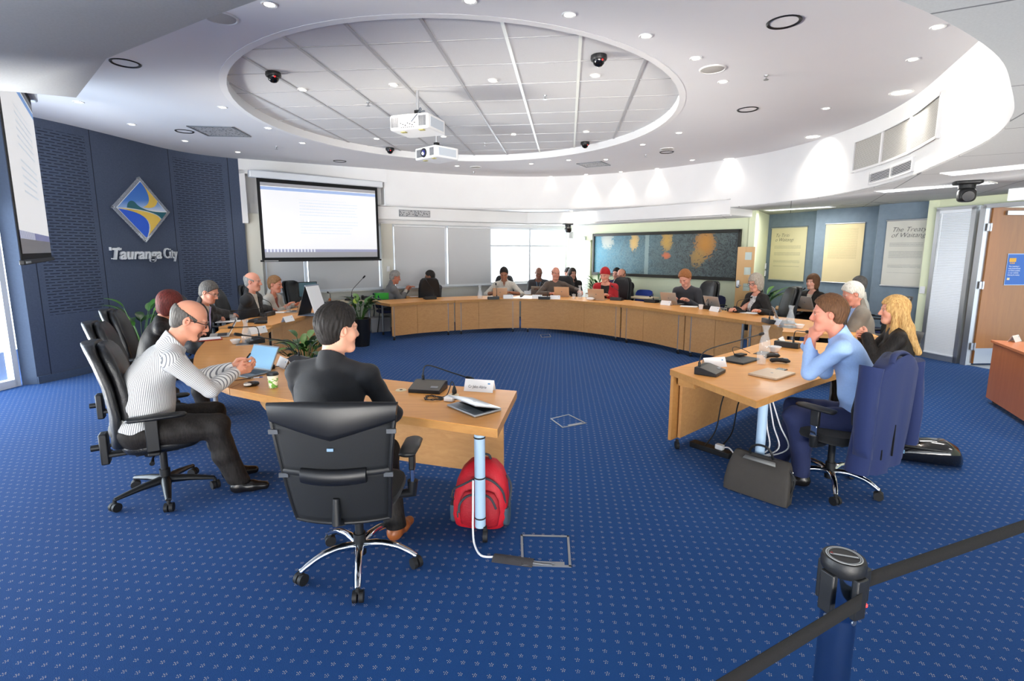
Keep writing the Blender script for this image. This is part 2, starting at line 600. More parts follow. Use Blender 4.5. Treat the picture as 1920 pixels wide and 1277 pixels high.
# ------------------------------------------------------------------ left glazing (daylight side) and an added, unseen back facade
M_glass = mat('window_glass', (.9, .97, 1, 1), .03, alpha=.10)
M_frame_white = mat('white_window_frame', rgb(222, 226, 230), .4)
def glazing(n, A, B, z1, bays, frame=M_frame_white, zs=0.0, fw=.07):
	A, B = Vector((A[0], A[1], 0)), Vector((B[0], B[1], 0))
	d = (B - A)
	L = d.length
	d.normalize()
	rot = frame_rot(d)
	fr = MB()
	for k in range(bays + 1):
		p = A + d * (L * k / bays)
		fr.box((p.x, p.y, (zs + z1) / 2), (fw, .1, z1 - zs), rot)
	m_ = (A + B) / 2
	for z in (zs + .05, z1 - .05):
		fr.box((m_.x, m_.y, z), (L, .1, .1), rot)
	w = struct(fr.build('window_%d' % n, frame))
	for k in range(bays):
		p = A + d * (L * (k + .5) / bays)
		gl = MB()
		gl.box((p.x, p.y, (zs + z1) / 2), (L / bays - fw, .012, z1 - zs - .2), rot)
		gl.build('pane', M_glass, w)
	return w
glazing(1, (-6.57, 6.58), (-7.1, 1.25), 2.38, 4)
glazing(2, (-7.1, 1.25), (-7.1, -4.5), 2.38, 4)
glazing(3, (-7.0, -4.55), (8.1, -4.55), 2.38, 8)  # invented rear glazing, out of view, lets in frontal fill
b = MB()
b.prism([(-6.53, 6.64), (-7.05, 1.25), (-7.25, 1.25), (-6.72, 6.7)], 2.38, Z_HI)
struct(b.build('wall_left_head', M_navyplain))
b = MB()
b.prism([(-7.05, 1.25), (-7.05, -4.6), (-7.25, -4.6), (-7.25, 1.25)], 2.38, Z_HI)
b.prism([(-7.1, -4.5), (8.2, -4.5), (8.2, -4.7), (-7.1, -4.7)], 2.38, 2.7)
struct(b.build('wall_rear_head', M_white))
# ------------------------------------------------------------------ window wall at the back
WA, WB = Vector((-5.2, 10.40, 0)), Vector((1.64, 14.69, 0))
wd = (WB - WA).normalized()
wn = Vector((wd.y, -wd.x, 0))            # into the room
WROT = frame_rot(wd)
Z_SILL, Z_HEAD = .90, 2.38
def wallpt(px, back=0.0):
	p = onwall(px, 500, WA, WB)
	q = Vector((p.x, p.y, 0)) - wn * back
	return q
def slab(A, B, z0, z1, depth, back=0.0, b=None):
	"""box standing on the window wall line from A to B"""
	b = b or MB()
	a, c = A - wn * back, B - wn * back
	e, f = c - wn * depth, a - wn * depth
	b.prism([(a.x, a.y), (c.x, c.y), (e.x, e.y), (f.x, f.y)], z0, z1)
	return b
struct(slab(WA, WB, 0, Z_SILL, .15).build('wall_back', M_cream))
struct(slab(WA, WB, Z_HEAD, Z_LO + .1, .15).build('wall_back_head', M_white))
c1, c2 = wallpt(717), wallpt(738)
struct(slab(c1, c2, Z_SILL, Z_HEAD, .15).build('wall_column', M_cream))
struct(slab(WA, wallpt(498), Z_SILL, Z_HEAD, .12).build('wall_back_end', M_white))
sb = slab(WA, WB, Z_SILL - .03, Z_SILL, .12)
b = MB()
m_ = (WA + WB) / 2 + wn * .03
b.box((m_.x, m_.y, Z_SILL - .012), ((WB - WA).length, .06, .03), WROT)
struct(b.build('sill_back', M_alu))
for i, (pa, pb, muls) in enumerate([(498, 717, (574,)), (738, 1064, (838, 921, 995))]):
	A_, B_ = wallpt(pa), wallpt(pb)
	fr = MB()
	for px in [pa + 1] + list(muls) + [pb - 1]:
		p = wallpt(px) - wn * .08
		fr.box((p.x, p.y, (Z_SILL + Z_HEAD) / 2), (.06, .06, Z_HEAD - Z_SILL), WROT)
	m_ = (A_ + B_) / 2 - wn * .08
	for z in (Z_SILL + .03, Z_HEAD - .03):
		fr.box((m_.x, m_.y, z), ((B_ - A_).length, .06, .06), WROT)
	if i:
		p, q = wallpt(921), wallpt(1063)
		c_ = (p + q) / 2 - wn * .08
		fr.box((c_.x, c_.y, 1.90), ((q - p).length, .05, .04), WROT)
	w = struct(fr.build('window_%d' % (4 + i), M_frame_white))
	lst = [pa + 1] + list(muls) + [pb - 1]
	for u0, u1 in zip(lst, lst[1:]):
		p, q = wallpt(u0) - wn * .09, wallpt(u1) - wn * .09
		c_ = (p + q) / 2
		gl = MB()
		gl.box((c_.x, c_.y, (Z_SILL + Z_HEAD) / 2), ((q - p).length - .06, .01, Z_HEAD - Z_SILL - .1), WROT)
		gl.build('pane', M_glass, w)
M_blind = mat('blind_cloth', rgb(206, 207, 208), .9, noise=.03, nscale=200)
M_blindbar = mat('blind_bar', rgb(228, 230, 232), .4)
for i, (pa, pb, lab) in enumerate([(500, 570, 'grey roller blind behind the seated woman in the grey jacket'),
								   (578, 711, 'grey roller blind hanging beneath the back projection screen'),
								   (741, 835, 'grey roller blind beside the cream column'),
								   (841, 920, 'grey roller blind next to the uncovered bright window')]):
	A_, B_ = wallpt(pa), wallpt(pb)
	c_ = (A_ + B_) / 2 - wn * .02
	L = (B_ - A_).length
	t = thing('roller_blind', lab, 'blind', (c_.x, c_.y, Z_SILL), math.atan2(wd.y, wd.x), 'roller blinds on the back windows')
	MB().box((0, 0, .745), (L, .004, 1.43)).build('blind_cloth', M_blind, t)
	MB().cyl((-L / 2, 0, 1.44), (L / 2, 0, 1.44), .03).build('roller', M_blindbar, t)
	MB().box((0, 0, .03), (L, .015, .03)).build('bottom_bar', M_blindbar, t)
# ------------------------------------------------------------------ screen recess between blue wall and windows
RA, RB = Vector((-5.22, 10.12, 0)), Vector((-2.72, 11.45, 0))
b = MB()
rd = (RB - RA).normalized()
rn = Vector((rd.y, -rd.x, 0))
def rec(A, B, z0, z1, b, front=0.0, depth=.1):
	a, c = A + rn * front, B + rn * front
	e, f = c - rn * depth, a - rn * depth
	b.prism([(a.x, a.y), (c.x, c.y), (e.x, e.y), (f.x, f.y)], z0, z1)
rec(RA, RB, 3.30, Z_HI, b, .05, .10)
rec(RA, RA + rd * .10, 2.3, 3.30, b, .05, .45)
rec(RB - rd * .06, RB, Z_STRIP - .01, 3.30, b, .0, .4)
struct(b.build('wall_recess', M_white))
b = MB()
rec(RA, RB, Z_LO - .2, Z_HI, b, -.28, .08)
rec(RA, RB, 3.23, 3.30, b, .05, .36)
struct(b.build('wall_recess_back', M_white))
b = MB()
rec(RA - rd * .05, RA + rd * .3, 0, 2.5, b, -.1, .1)
struct(b.build('wall_back_return', M_cream))
# ------------------------------------------------------------------ painting wall and the blue panels
PW = [WB + Vector((-.05, .05, 0)), Vector((5.0, 10.72, 0)), Vector((5.93, 12.05, 0))]
b = MB()
def wallseg(A, B, z0, z1, b, th=.12, side=-1):
	d = (B - A).normalized()
	n = Vector((-d.y, d.x, 0)) * th * (-side)
	b.prism([(A.x, A.y), (B.x, B.y), (B.x + n.x, B.y + n.y), (A.x + n.x, A.y + n.y)], z0, z1)
	return b
struct(wallseg(PW[0], PW[1], 0, Z_LO + .1, MB()).build('wall_painting', M_greenwall))
struct(wallseg(PW[1], PW[2], 0, Z_LO + .1, MB()).build('wall_return', M_greenwall))
M_bluefab = mat('blue_grey_wall_panel', rgb(120, 136, 150), .8, noise=.16, nscale=9, bump=.1)
BP = [(5.93, 12.05), (6.38, 10.85), (6.22, 10.68), (6.80, 9.72), (6.60, 9.42), (6.8, 9.05), (7.02, 8.68)]
BPV = [Vector((p[0], p[1], 0)) for p in BP]
for i, (a, c) in enumerate([(0, 1), (2, 3), (4, 6)]):
	struct(wallseg(BPV[a], BPV[c], 0, Z_LO + .1, MB()).build('wall_right_panel', M_bluefab))
	if i < 2:
		struct(wallseg(BPV[c], BPV[c + 1], 0, Z_LO + .1, MB()).build('wall_right_step', M_bluefab))
G0, G1, G2, G3 = Vector((6.88, 8.66, 0)), Vector((6.96, 8.54, 0)), Vector((7.10, 7.97, 0)), Vector((7.13, 7.88, 0))
b = MB()
wallseg(G0, G1, 0, Z_LO + .05, b, .25)
wallseg(G1, Vector((7.5, 6.7, 0)), 2.46, Z_LO + .05, b, .12)
struct(b.build('wall_right_frame', M_greenwall))
gd = (G2 - G1).normalized()
GROT = frame_rot(gd)
gn = Vector((gd.y, -gd.x, 0))
fr = MB()
for p in (G1 + gd * .03, G2 - gd * .03):
	fr.box((p.x, p.y, 1.22), (.06, .1, 2.44), GROT)
m_ = (G1 + G2) / 2
for z in (.05, 2.43):
	fr.box((m_.x, m_.y, z), ((G2 - G1).length, .1, .1 if z < 1 else .06), GROT)
w = struct(fr.build('window_6', M_alu))
MB().box((m_.x, m_.y, 1.24), ((G2 - G1).length - .1, .01, 2.3), GROT).build('pane', M_glass, w)
fr = MB()
p = G3
fr.box((p.x, p.y, 1.22), (.08, .12, 2.44), GROT)
q = G3 + gd * 1.02
fr.box((q.x, q.y, 1.22), (.08, .12, 2.44), GROT)
m_ = (p + q) / 2
fr.box((m_.x, m_.y, 2.43), (1.02, .12, .06), GROT)
struct(fr.build('trim_3', M_alu))
b = MB()
wallseg(q, Vector((7.5, 6.7, 0)), 0, Z_LO, b)
wallseg(Vector((7.5, 6.7, 0)), Vector((7.9, 4.0, 0)), 0, Z_LO, b)
wallseg(Vector((7.9, 4.0, 0)), Vector((8.1, -4.6, 0)), 0, Z_LO, b)
struct(b.build('wall_right', M_greenwall))
b = MB()
wallseg(Vector((8.4, 9.1, 0)), Vector((9.9, 6.7, 0)), 0, Z_LO, b)
struct(b.build('wall_hall', M_cream))
b = MB()
wallseg(Vector((7.1, 9.3, 0)), Vector((8.5, 9.1, 0)), 0, Z_LO, b)
struct(b.build('wall_hall_end', M_cream))
MBt = MB()
MBt.prism([(7.12, 7.86), (8.3, 7.86), (8.1, 6.9), (7.4, 6.9)], 0.0, .004)
struct(MBt.build('floor_threshold', M_greymetal))
cen = (G1 + G2) / 2
L = (G2 - G1).length - .13
t = thing('venetian_blind', 'white venetian blind filling the tall narrow window beside the open door', 'blind', (cen.x + gn.x * .045, cen.y + gn.y * .045, 0), math.atan2(gd.y, gd.x))
M_slat = mat('blind_slat', rgb(240, 244, 250), .4)
sl = MB()
rx = Matrix.Rotation(R(62), 3, 'X')
for k in range(85):
	sl.box((0, 0, .12 + k * .0265), (L, .026, .0012), rx)
sl.build('slats', M_slat, t)
MB().box((0, 0, 2.385), (L, .04, .045)).build('headrail', M_slat, t)
MB().box((0, 0, .10), (L, .03, .02)).build('bottom_rail', M_slat, t)
MB().cyl((-L / 2 + .05, -.03, 2.36), (-L / 2 + .05, -.03, 1.45), .006).build('wand', M_slat, t)
hd = Vector((1, .05, 0)).normalized()
t = thing('oak_veneer_door', 'honey brown wooden door standing open with a blue notice on it', 'door', (G3.x + .05, G3.y - .03, 0), math.atan2(hd.y, hd.x))
t['kind'] = 'thing'
MB().box((.46, 0, 1.22), (.90, .045, 2.38)).build('leaf', M_door, t, bevel=.003)
MB().box((.46, -.026, .15), (.88, .004, .24)).build('kick_plate', M_steel, t)
MB().box((.46, -.03, 2.33), (.5, .05, .06)).build('door_closer', M_steel, t)
for z in (.3, 1.25, 2.12):
	hb = MB()
	hb.box((-.02, -.03, z), (.07, .012, .11))
	hb.cyl((-.01, -.04, z - .06), (-.01, -.04, z + .06), .009)
	hb.build('hinge', M_steel, t)
# ------------------------------------------------------------------ ceiling fixtures
LAMPS_SMALL, LAMPS_WASH, TROFFERS = [], [], []
M_lampglow = mat('lamp_glow', (1, .95, .87, 1), .3, emit=9)
M_washglow = mat('washer_glow', (1, .97, .92, 1), .3, emit=9)
M_tubeglow = mat('tube_glow', (.93, .97, 1, 1), .3, emit=4.5)
for m_ in (M_lampglow, M_washglow, M_tubeglow):
	m_.cycles.emission_sampling = 'NONE'
M_reflector = mat('mirror_reflector', rgb(214, 206, 198), .12, 1)
M_trimring = mat('white_trim_ring', rgb(224, 224, 222), .45)
M_speaker = mat('speaker_grille', rgb(176, 174, 168), .7, bump=.3, bscale=400)
def rel(p, z=0.0):
	return (p.x, p.y, p.z + z)
def make_downlight(p, label, group):
	t = thing('downlight', label, 'downlight', p, 0, group)
	MB().lathe([(.030, -.001), (.052, -.008), (.056, -.004), (.056, .002), (.030, .002)], n=20, cap=False).build('trim_ring', M_trimring, t)
	MB().lathe([(.0, -.004), (.036, -.004), (.036, .0)], n=20, cap=False).build('lens', M_lampglow, t)
	return t
ORD = ['first', 'second', 'third', 'fourth', 'fifth', 'sixth', 'seventh', 'eighth', 'ninth', 'tenth', 'eleventh', 'twelfth', 'thirteenth']
DL = [
	('near row of lit downlights in tiled oval', 'lit downlights in the tiled oval', Z_DOME - .008, [(567, 168), (738, 159), (924, 151), (1116, 142)]),
	('far row of lit downlights in tiled oval', 'lit downlights in the tiled oval', Z_DOME - .008, [(706, 260), (832, 256), (963, 252), (1099, 247)]),
	('row of lit downlights along dark blue wall', 'lit downlights along the blue wall', Z_HI, [(147, 191), (247, 233), (347, 264), (446, 285)]),
	('lit downlights hugging the left oval rim', 'lit downlights round the oval rim', Z_HI, [(417, 201), (503, 240), (567, 268)]),
	('lit downlights hugging the far oval rim', 'lit downlights round the oval rim', Z_HI, [(857, 311), (996, 307), (1066, 300), (1136, 299), (1205, 271), (1273, 249)]),
	('outer arc of lit downlights before far bulkhead', 'lit downlights before the bulkhead', Z_HI, [(904, 332), (968, 333), (1033, 331), (1099, 327), (1164, 322), (1232, 316), (1298, 300)]),
	('sweep of lit downlights nearer than the oval', 'lit downlights on the near ceiling', Z_HI, [(505, 8), (881, 1), (1067, 27), (1211, 67), (1305, 109), (1356, 153)]),
	('trio of lit downlights beside curved right bulkhead', 'lit downlights beside the curved bulkhead', Z_HI, [(1759, 50), (1712, 111), (1549, 203)]),
]
dl0 = None
for txt, grp, z, pts in DL:
	for i, (x, y) in enumerate(pts):
		p = at(x, y, z)
		LAMPS_SMALL.append(p)
		lab = '%s from the left in %s' % (ORD[i], txt)
		if dl0 is None:
			dl0 = make_downlight(p, lab, grp)
		else:
			dup(dl0, p, 0, lab, grp)
wash0 = None
for x, y, lab in [(1690, 173, 'large bright wall washer lamp above the grille panel of the curved bulkhead'), (1524, 256, 'large bright wall washer lamp second along the curved bulkhead'),
				  (1367, 298, 'large bright wall washer lamp third along the curved bulkhead'), (1207, 323, 'large bright wall washer lamp farthest along the curved bulkhead')]:
	p = at(x, y, Z_HI)
	if wash0 is None:
		t = thing('wall_washer', lab, 'ceiling lamp', p, 0, 'lit wall washers')
		MB().lathe([(.085, -.001), (.11, -.010), (.118, -.004), (.118, .002), (.085, .002)], n=28, cap=False).build('trim_ring', M_trimring, t)
		MB().lathe([(0, -.004), (.09, -.004), (.09, 0)], n=28, cap=False).build('lens', M_washglow, t)
		wash0 = t
	else:
		dup(wash0, p, 0, lab, 'lit wall washers')
	d = Vector((p.x - OV_C[0], p.y - OV_C[1], 0)).normalized()
	LAMPS_WASH.append((p, (p.x + d.x * 1.0, p.y + d.y * 1.0, p.z - 1.5)))
ref0 = None
for x, y, lab in [(235, 118, 'large unlit mirrored downlight beside the left soffit corner'), (1470, 41, 'large unlit mirrored downlight near the upper frame edge'),
				  (346, 246, 'unlit mirrored downlight next to the square air diffuser by the blue wall'), (1402, 205, 'unlit mirrored downlight between the oval and the curved bulkhead'),
				  (637, 302, 'unlit mirrored downlight above the back projection screen'), (1250, 285, 'unlit mirrored downlight beneath a round grey speaker')]:
	p = at(x, y, Z_HI)
	if ref0 is None:
		t = thing('reflector_downlight', lab, 'ceiling lamp', p, 0, 'unlit mirrored downlights')
		MB().lathe([(.10, -.001), (.118, -.010), (.125, -.004), (.125, .002), (.10, .002)], n=28, cap=False).build('trim_ring', M_black, t)
		rb = MB()
		rings = []
		for r, z in [(.112, -.003), (.09, .06), (.05, .11), (.004, .12)]:
			rings.append([(r * (1 + .05 * (k % 2)) * math.cos(2 * PI * k / 28), r * (1 + .05 * (k % 2)) * math.sin(2 * PI * k / 28), min(z, -.0025 if z < 0 else z) * .25 - .003) for k in range(28)])
		rb.loft(rings, cap=False)
		rb.build('reflector', M_reflector, t)
		ref0 = t
	else:
		dup(ref0, p, 0, lab, 'unlit mirrored downlights')
sp0 = None
for x, y, lab in [(413, 32, 'round grey ceiling speaker cut by the left soffit edge'), (1336, 129, 'round grey ceiling speaker right of the oval'),
				  (1251, 279, 'round grey ceiling speaker above an unlit mirrored downlight'), (892, 313, 'round grey ceiling speaker behind the farther projector')]:
	p = at(x, y, Z_HI)
	if sp0 is None:
		t = thing('ceiling_speaker', lab, 'speaker', p, 0, 'round ceiling speakers')
		MB().lathe([(0, -.016), (.08, -.014), (.105, -.008), (.112, 0)], n=28, cap=False).build('grille', M_speaker, t)
		MB().lathe([(.105, -.004), (.112, -.012), (.122, -.008), (.124, .002)], n=28, cap=False).build('rim', M_trimring, t)
		sp0 = t
	else:
		dup(sp0, p, 0, lab, 'round ceiling speakers')
dm0 = None
for x, y, z, lab in [(512, 135, Z_DOME, 'black dome camera in the near left of the tiled oval'), (1123, 103, Z_DOME, 'black dome camera in the near right of the tiled oval'),
					 (731, 277, Z_DOME, 'black dome camera left of the projectors with a red dot'), (1097, 266, Z_DOME, 'black dome camera at the far right rim of the oval'),
					 (1017, 399, Z_STRIP, 'small black dome camera under the far strip ceiling')]:
	p = at(x, y, z)
	p.z = z - .006
	if dm0 is None:
		t = thing('dome_camera', lab, 'camera', p, 0, 'black dome cameras')
		MB().lathe([(.075, 0), (.078, -.03), (.07, -.045), (.02, -.046)], n=24, cap=False).build('housing', M_black, t)
		MB().lathe([(.058, -.044), (.05, -.075), (.03, -.095), (0.001, -.102)], n=24, cap=False).build('dome', M_blackgloss, t)
		MB().ell((.03, -.04, -.05), (.012, .01, .01)).build('indicator', mat('red_indicator', (1, .03, .03, 1), .4, emit=1.2), t)
		dm0 = t
	else:
		dup(dm0, p, random.uniform(-.4, .4), lab, 'black dome cameras')
sk0 = None
for x, y, z, lab in [(690, 192, Z_DOME, 'small sprinkler head on a near tile of the oval'), (1022, 179, Z_DOME, 'small sprinkler head between two bright rails of the oval'),
					 (909, 268, Z_DOME, 'small sprinkler head on a far tile of the oval'), (1437, 141, Z_HI, 'small sprinkler head on the plain ceiling right of the oval'),
					 (518, 275, Z_HI, 'small sprinkler head above the left end of the screen recess'), (888, 322, Z_HI, 'small sprinkler head behind the far round speaker'),
					 (1211, 290, Z_HI, 'small sprinkler head near the farthest wall washer')]:
	p = at(x, y, z)
	if sk0 is None:
		t = thing('ceiling_sprinkler', lab, 'sprinkler', p, 0, 'sprinkler heads')
		MB().lathe([(.022, 0), (.02, -.008), (.008, -.01), (.006, -.03), (.009, -.035)], n=14, cap=False).build('nozzle', M_steel, t)
		MB().lathe([(0, -.045), (.024, -.045), (.024, -.042), (0, -.042)], n=14, cap=False).build('deflector', M_steel, t)
		sk0 = t
	else:
		dup(sk0, p, 0, lab, 'sprinkler heads')
M_perf = mat('perforated_metal', rgb(150, 150, 152), .5)
g = NT(M_perf)
vo = g.n('ShaderNodeTexVoronoi')
vo.inputs['Scale'].default_value = 26
g.put(g.obj(), vo.inputs['Vector'])
g.put(g.mix(g.math('LESS_THAN', vo.outputs['Distance'], .33), rgb(176, 176, 178), rgb(70, 72, 76)), g.b.inputs['Base Color'])
def diffuser(px, py, lab, rz, s=.6, z=Z_HI):
	p = at(px, py, z)
	t = thing('air_diffuser', lab, 'air vent', p, rz)
	fr = MB()
	for a in (-1, 1):
		fr.box((0, a * s / 2, -.006), (s + .03, .03, .014))
		fr.box((a * s / 2, 0, -.006), (.03, s + .03, .014))
	fr.build('frame', M_greymetal, t)
	MB().box((0, 0, -.005), (s - .02, s - .02, .006)).build('perforated_plate', M_perf, t)
	return t
diffuser(413, 246, 'square perforated air diffuser in the ceiling by the blue wall', R(6))
diffuser(1113, 308, 'square perforated air diffuser behind the far rim of the oval', R(-30), .5)
diffuser(1624, 382, 'perforated air diffuser in the low ceiling above the second poster', R(28), .6, Z_LO)
diffuser(1385, 404, 'perforated air diffuser in the low ceiling near the painting', R(45), .6, Z_LO)
for x, y, rz, lab, s in [(1497, 391, R(-50), 'louvred fluorescent ceiling light above the first poster', .28), (1747, 351, R(-58), 'louvred fluorescent ceiling light beside the black camera on the low ceiling', .30),
						 (1312, 408, R(-45), 'louvred fluorescent ceiling light above the painting', .28), (1168, 418, R(-45), 'louvred fluorescent ceiling light over the far end of the painting', .28),
						 (1917, 312, R(-58), 'louvred fluorescent ceiling light above the door, cut by the frame', .3)]:
	p = at(x, y, Z_LO - .012)
	t = thing('fluorescent_light', lab, 'ceiling light', p, rz, 'louvred fluorescent lights')
	fr = MB()
	for a in (-1, 1):
		fr.box((0, a * s / 2, -.003), (1.2, .02, .012))
		fr.box((a * .6, 0, -.003), (.02, s, .012))
	fr.build('frame', M_trimring, t)
	MB().box((0, 0, .002), (1.18, s - .02, .004)).build('tubes', M_tubeglow, t)
	lv = MB()
	for k in range(13):
		lv.box((-.55 + k * .092, 0, -.004), (.006, s - .02, .01))
	lv.box((0, 0, -.004), (1.18, .008, .01))
	lv.build('louvre', M_alu, t)
	TROFFERS.append((p, rz))
for p in ((-3, -2, Z_LO), (1, -2, Z_LO), (4.5, -1, Z_LO), (5.8, 2.5, Z_LO)):   # the rest of the row, above the public seats
	q = Vector(p)
	q.z -= .012
	t = thing('fluorescent_light', 'louvred fluorescent ceiling light above the public area behind the rope', 'ceiling light', q, 0, 'lights above the public area')
	MB().box((0, 0, .002), (1.18, .28, .004)).build('tubes', M_tubeglow, t)
	fr = MB()
	for a in (-1, 1):
		fr.box((0, a * .15, -.003), (1.2, .02, .012))
		fr.box((a * .6, 0, -.003), (.02, .3, .012))
	fr.build('frame', M_trimring, t)
	TROFFERS.append((q, 0))
M_mesh = mat('mesh_panel', rgb(150, 148, 144), .6)
g = NT(M_mesh)
u_, v_, w_ = g.sep(g.uv())
hx = g.math('FRACT', g.math('MULTIPLY', u_, 60))
hy = g.math('FRACT', g.math('MULTIPLY', v_, 60))
hole_ = g.math('MULTIPLY', g.math('GREATER_THAN', hx, .45), g.math('GREATER_THAN', hy, .45))
g.put(g.mix(hole_, rgb(190, 188, 182), rgb(96, 94, 90)), g.b.inputs['Base Color'])
def on_drum(px, py):
	"""where the sight line meets the curved bulkhead"""
	d = ray(px, py)
	best = None
	for (ax, ay), (bx, by) in zip(S_R, S_R[1:]):
		nx, ny = by - ay, -(bx - ax)
		den = nx * d[0] + ny * d[1]
		if abs(den) < 1e-6:
			continue
		t = (nx * ax + ny * ay) / den
		x, y = d[0] * t, d[1] * t
		s = ((x - ax) * (bx - ax) + (y - ay) * (by - ay)) / ((bx - ax) ** 2 + (by - ay) ** 2)
		if t > 0 and -.01 <= s <= 1.01 and (best is None or t > best[1]):
			best = (Vector((x, y, EYE + d[2] * t)), t, Vector((bx - ax, by - ay, 0)).normalized())
	return best[0], best[2]
def arc_between(pxa, pya, pxb, pyb, n=10, off=.0):
	"""plan points on the bulkhead between two pixels"""
	out = []
	for k in range(n + 1):
		f = k / n
		p, t = on_drum(pxa + (pxb - pxa) * f, pya + (pyb - pya) * f)
		nrm = Vector((-t.y, t.x, 0))
		if nrm.dot(Vector((OV_C[0], OV_C[1], 0)) - Vector((p.x, p.y, 0))) < 0:
			nrm = -nrm
		out.append(Vector((p.x, p.y, 0)) + nrm * off)
	return out
def curved_plate(line, z0, z1, th, name, m, parent):
	L = [(p.x, p.y) for p in line]
	c = Vector((OV_C[0], OV_C[1]))
	side = 1
	d = Vector(L[-1]) - Vector(L[0])
	if Vector((-d.y, d.x)).dot(c - Vector(L[0])) < 0:
		side = -1
	o = uv_wall(L, z0, z1, name, m, th, side)
	o.parent = parent
	return o
za = on_drum(1612, 290)[0].z
z_top, z_bot = 3.30, 2.86
t = thing('grille_panel', 'white framed panel of three fine mesh grilles on the curved bulkhead', 'vent panel')
full = arc_between(1605, 277, 1768, 205, 12, .004)
curved_plate(full, z_bot, z_bot + .03, .03, 'frame_rail', M_white, t)
curved_plate(full, z_top - .03, z_top, .03, 'frame_rail', M_white, t)
n_ = len(full)
for i in (0, 4, 8, 12):
	p = full[i]
	d = (full[min(i + 1, 12)] - full[max(i - 1, 0)]).normalized()
	MB().box((p.x, p.y, (z_top + z_bot) / 2), (.045, .06, z_top - z_bot), frame_rot(d)).build('frame_stile', M_white, t)
for i in (0, 4, 8):
	curved_plate(full[i:i + 5], z_bot + .03, z_top - .03, .012, 'mesh_grille', M_mesh, t)
t = thing('air_vent', 'narrow louvred air vent below the mesh grilles on the curved bulkhead', 'air vent')
v = arc_between(1633, 330, 1714, 312, 6, .004)
curved_plate(v, 2.645, 2.67, .02, 'frame', M_white, t)
curved_plate(v, 2.78, 2.805, .02, 'frame', M_white, t)
for i in (0, 3, 6):
	p = v[i]
	d = (v[min(i + 1, 6)] - v[max(i - 1, 0)]).normalized()
	MB().box((p.x, p.y, 2.725), (.022, .05, .16), frame_rot(d)).build('frame', M_white, t)
curved_plate(v, 2.66, 2.79, .002, 'vent_opening', M_dark, t)
for k in range(6):
	curved_plate(v, 2.675 + k * .0185, 2.684 + k * .0185, .02, 'slat', M_alu, t)
q0, q1 = Vector((-3.0, 11.5, 0)), Vector((-.8, 12.85, 0))
bd = (q1 - q0).normalized()
bn = Vector((bd.y, -bd.x, 0))
a_, c_ = onwall(748, 400, q0, q1), onwall(806, 404, q0, q1)
t = thing('air_vent', 'long grey air vent in the white bulkhead above the window blinds', 'air vent', ((a_.x + c_.x) / 2 + bn.x * .01, (a_.y + c_.y) / 2 + bn.y * .01, 2.61), math.atan2(bd.y, bd.x))
L = (c_ - a_).length
MB().box((0, 0, 0), (L, .02, .15)).build('frame', M_greymetal, t)
for s in (-1, 1):
	MB().box((s * L / 4, -.012, 0), (L / 2 - .03, .006, .12)).build('grille', M_perf, t)
for x, y, lab in [(764, 391, 'small lit downlight in the far strip ceiling by the screen recess'), (868, 402, 'small lit downlight in the far strip ceiling above the plain blinds'), (1070, 399, 'small lit downlight in the far strip ceiling above the bright window')]:
	p = at(x, y, Z_STRIP)
	if p.y > 12.9:
		p = p * (12.8 / p.y)
	p.z = Z_STRIP - .012
	dup(dl0, p, 0, lab, 'lit downlights in the strip ceiling')
	LAMPS_WASH.append((p, (p.x + .5, p.y + .6, 2.4)))
def ptz(p, lab, rz, s=1.0):
	t = thing('camera', lab, 'camera', p, rz)
	MB().soft((0, 0, -.02 * s), (.20 * s, .17 * s, .04 * s), .4).build('mounting_plate', M_black, t)
	MB().lathe([(.06 * s, -.03 * s), (.062 * s, -.07 * s), (.05 * s, -.08 * s)], n=24).build('turntable', M_black, t)
	MB().soft((0, -.01 * s, -.13 * s), (.13 * s, .13 * s, .12 * s), .6).build('head', M_black, t)
	lb = MB()
	lb.cyl((0, -.06 * s, -.14 * s), (0, -.09 * s, -.145 * s), .045 * s, .042 * s)
	lb.build('lens', M_blackgloss, t)
	return t
ptz(at(1815, 338, Z_LO), 'black pan tilt camera hanging from the low ceiling above the venetian blind', R(-30), 1.35)
p = at(1065, 421, Z_LO)
p = p * (13.2 / p.y)
p.z = Z_BACK
ptz(p, 'black pan tilt camera at the far ceiling above the bright window', R(10), 1.25)
M_proj = mat('projector_white', rgb(232, 233, 234), .4)
M_projvent = mat('projector_vent', rgb(120, 122, 126), .6)
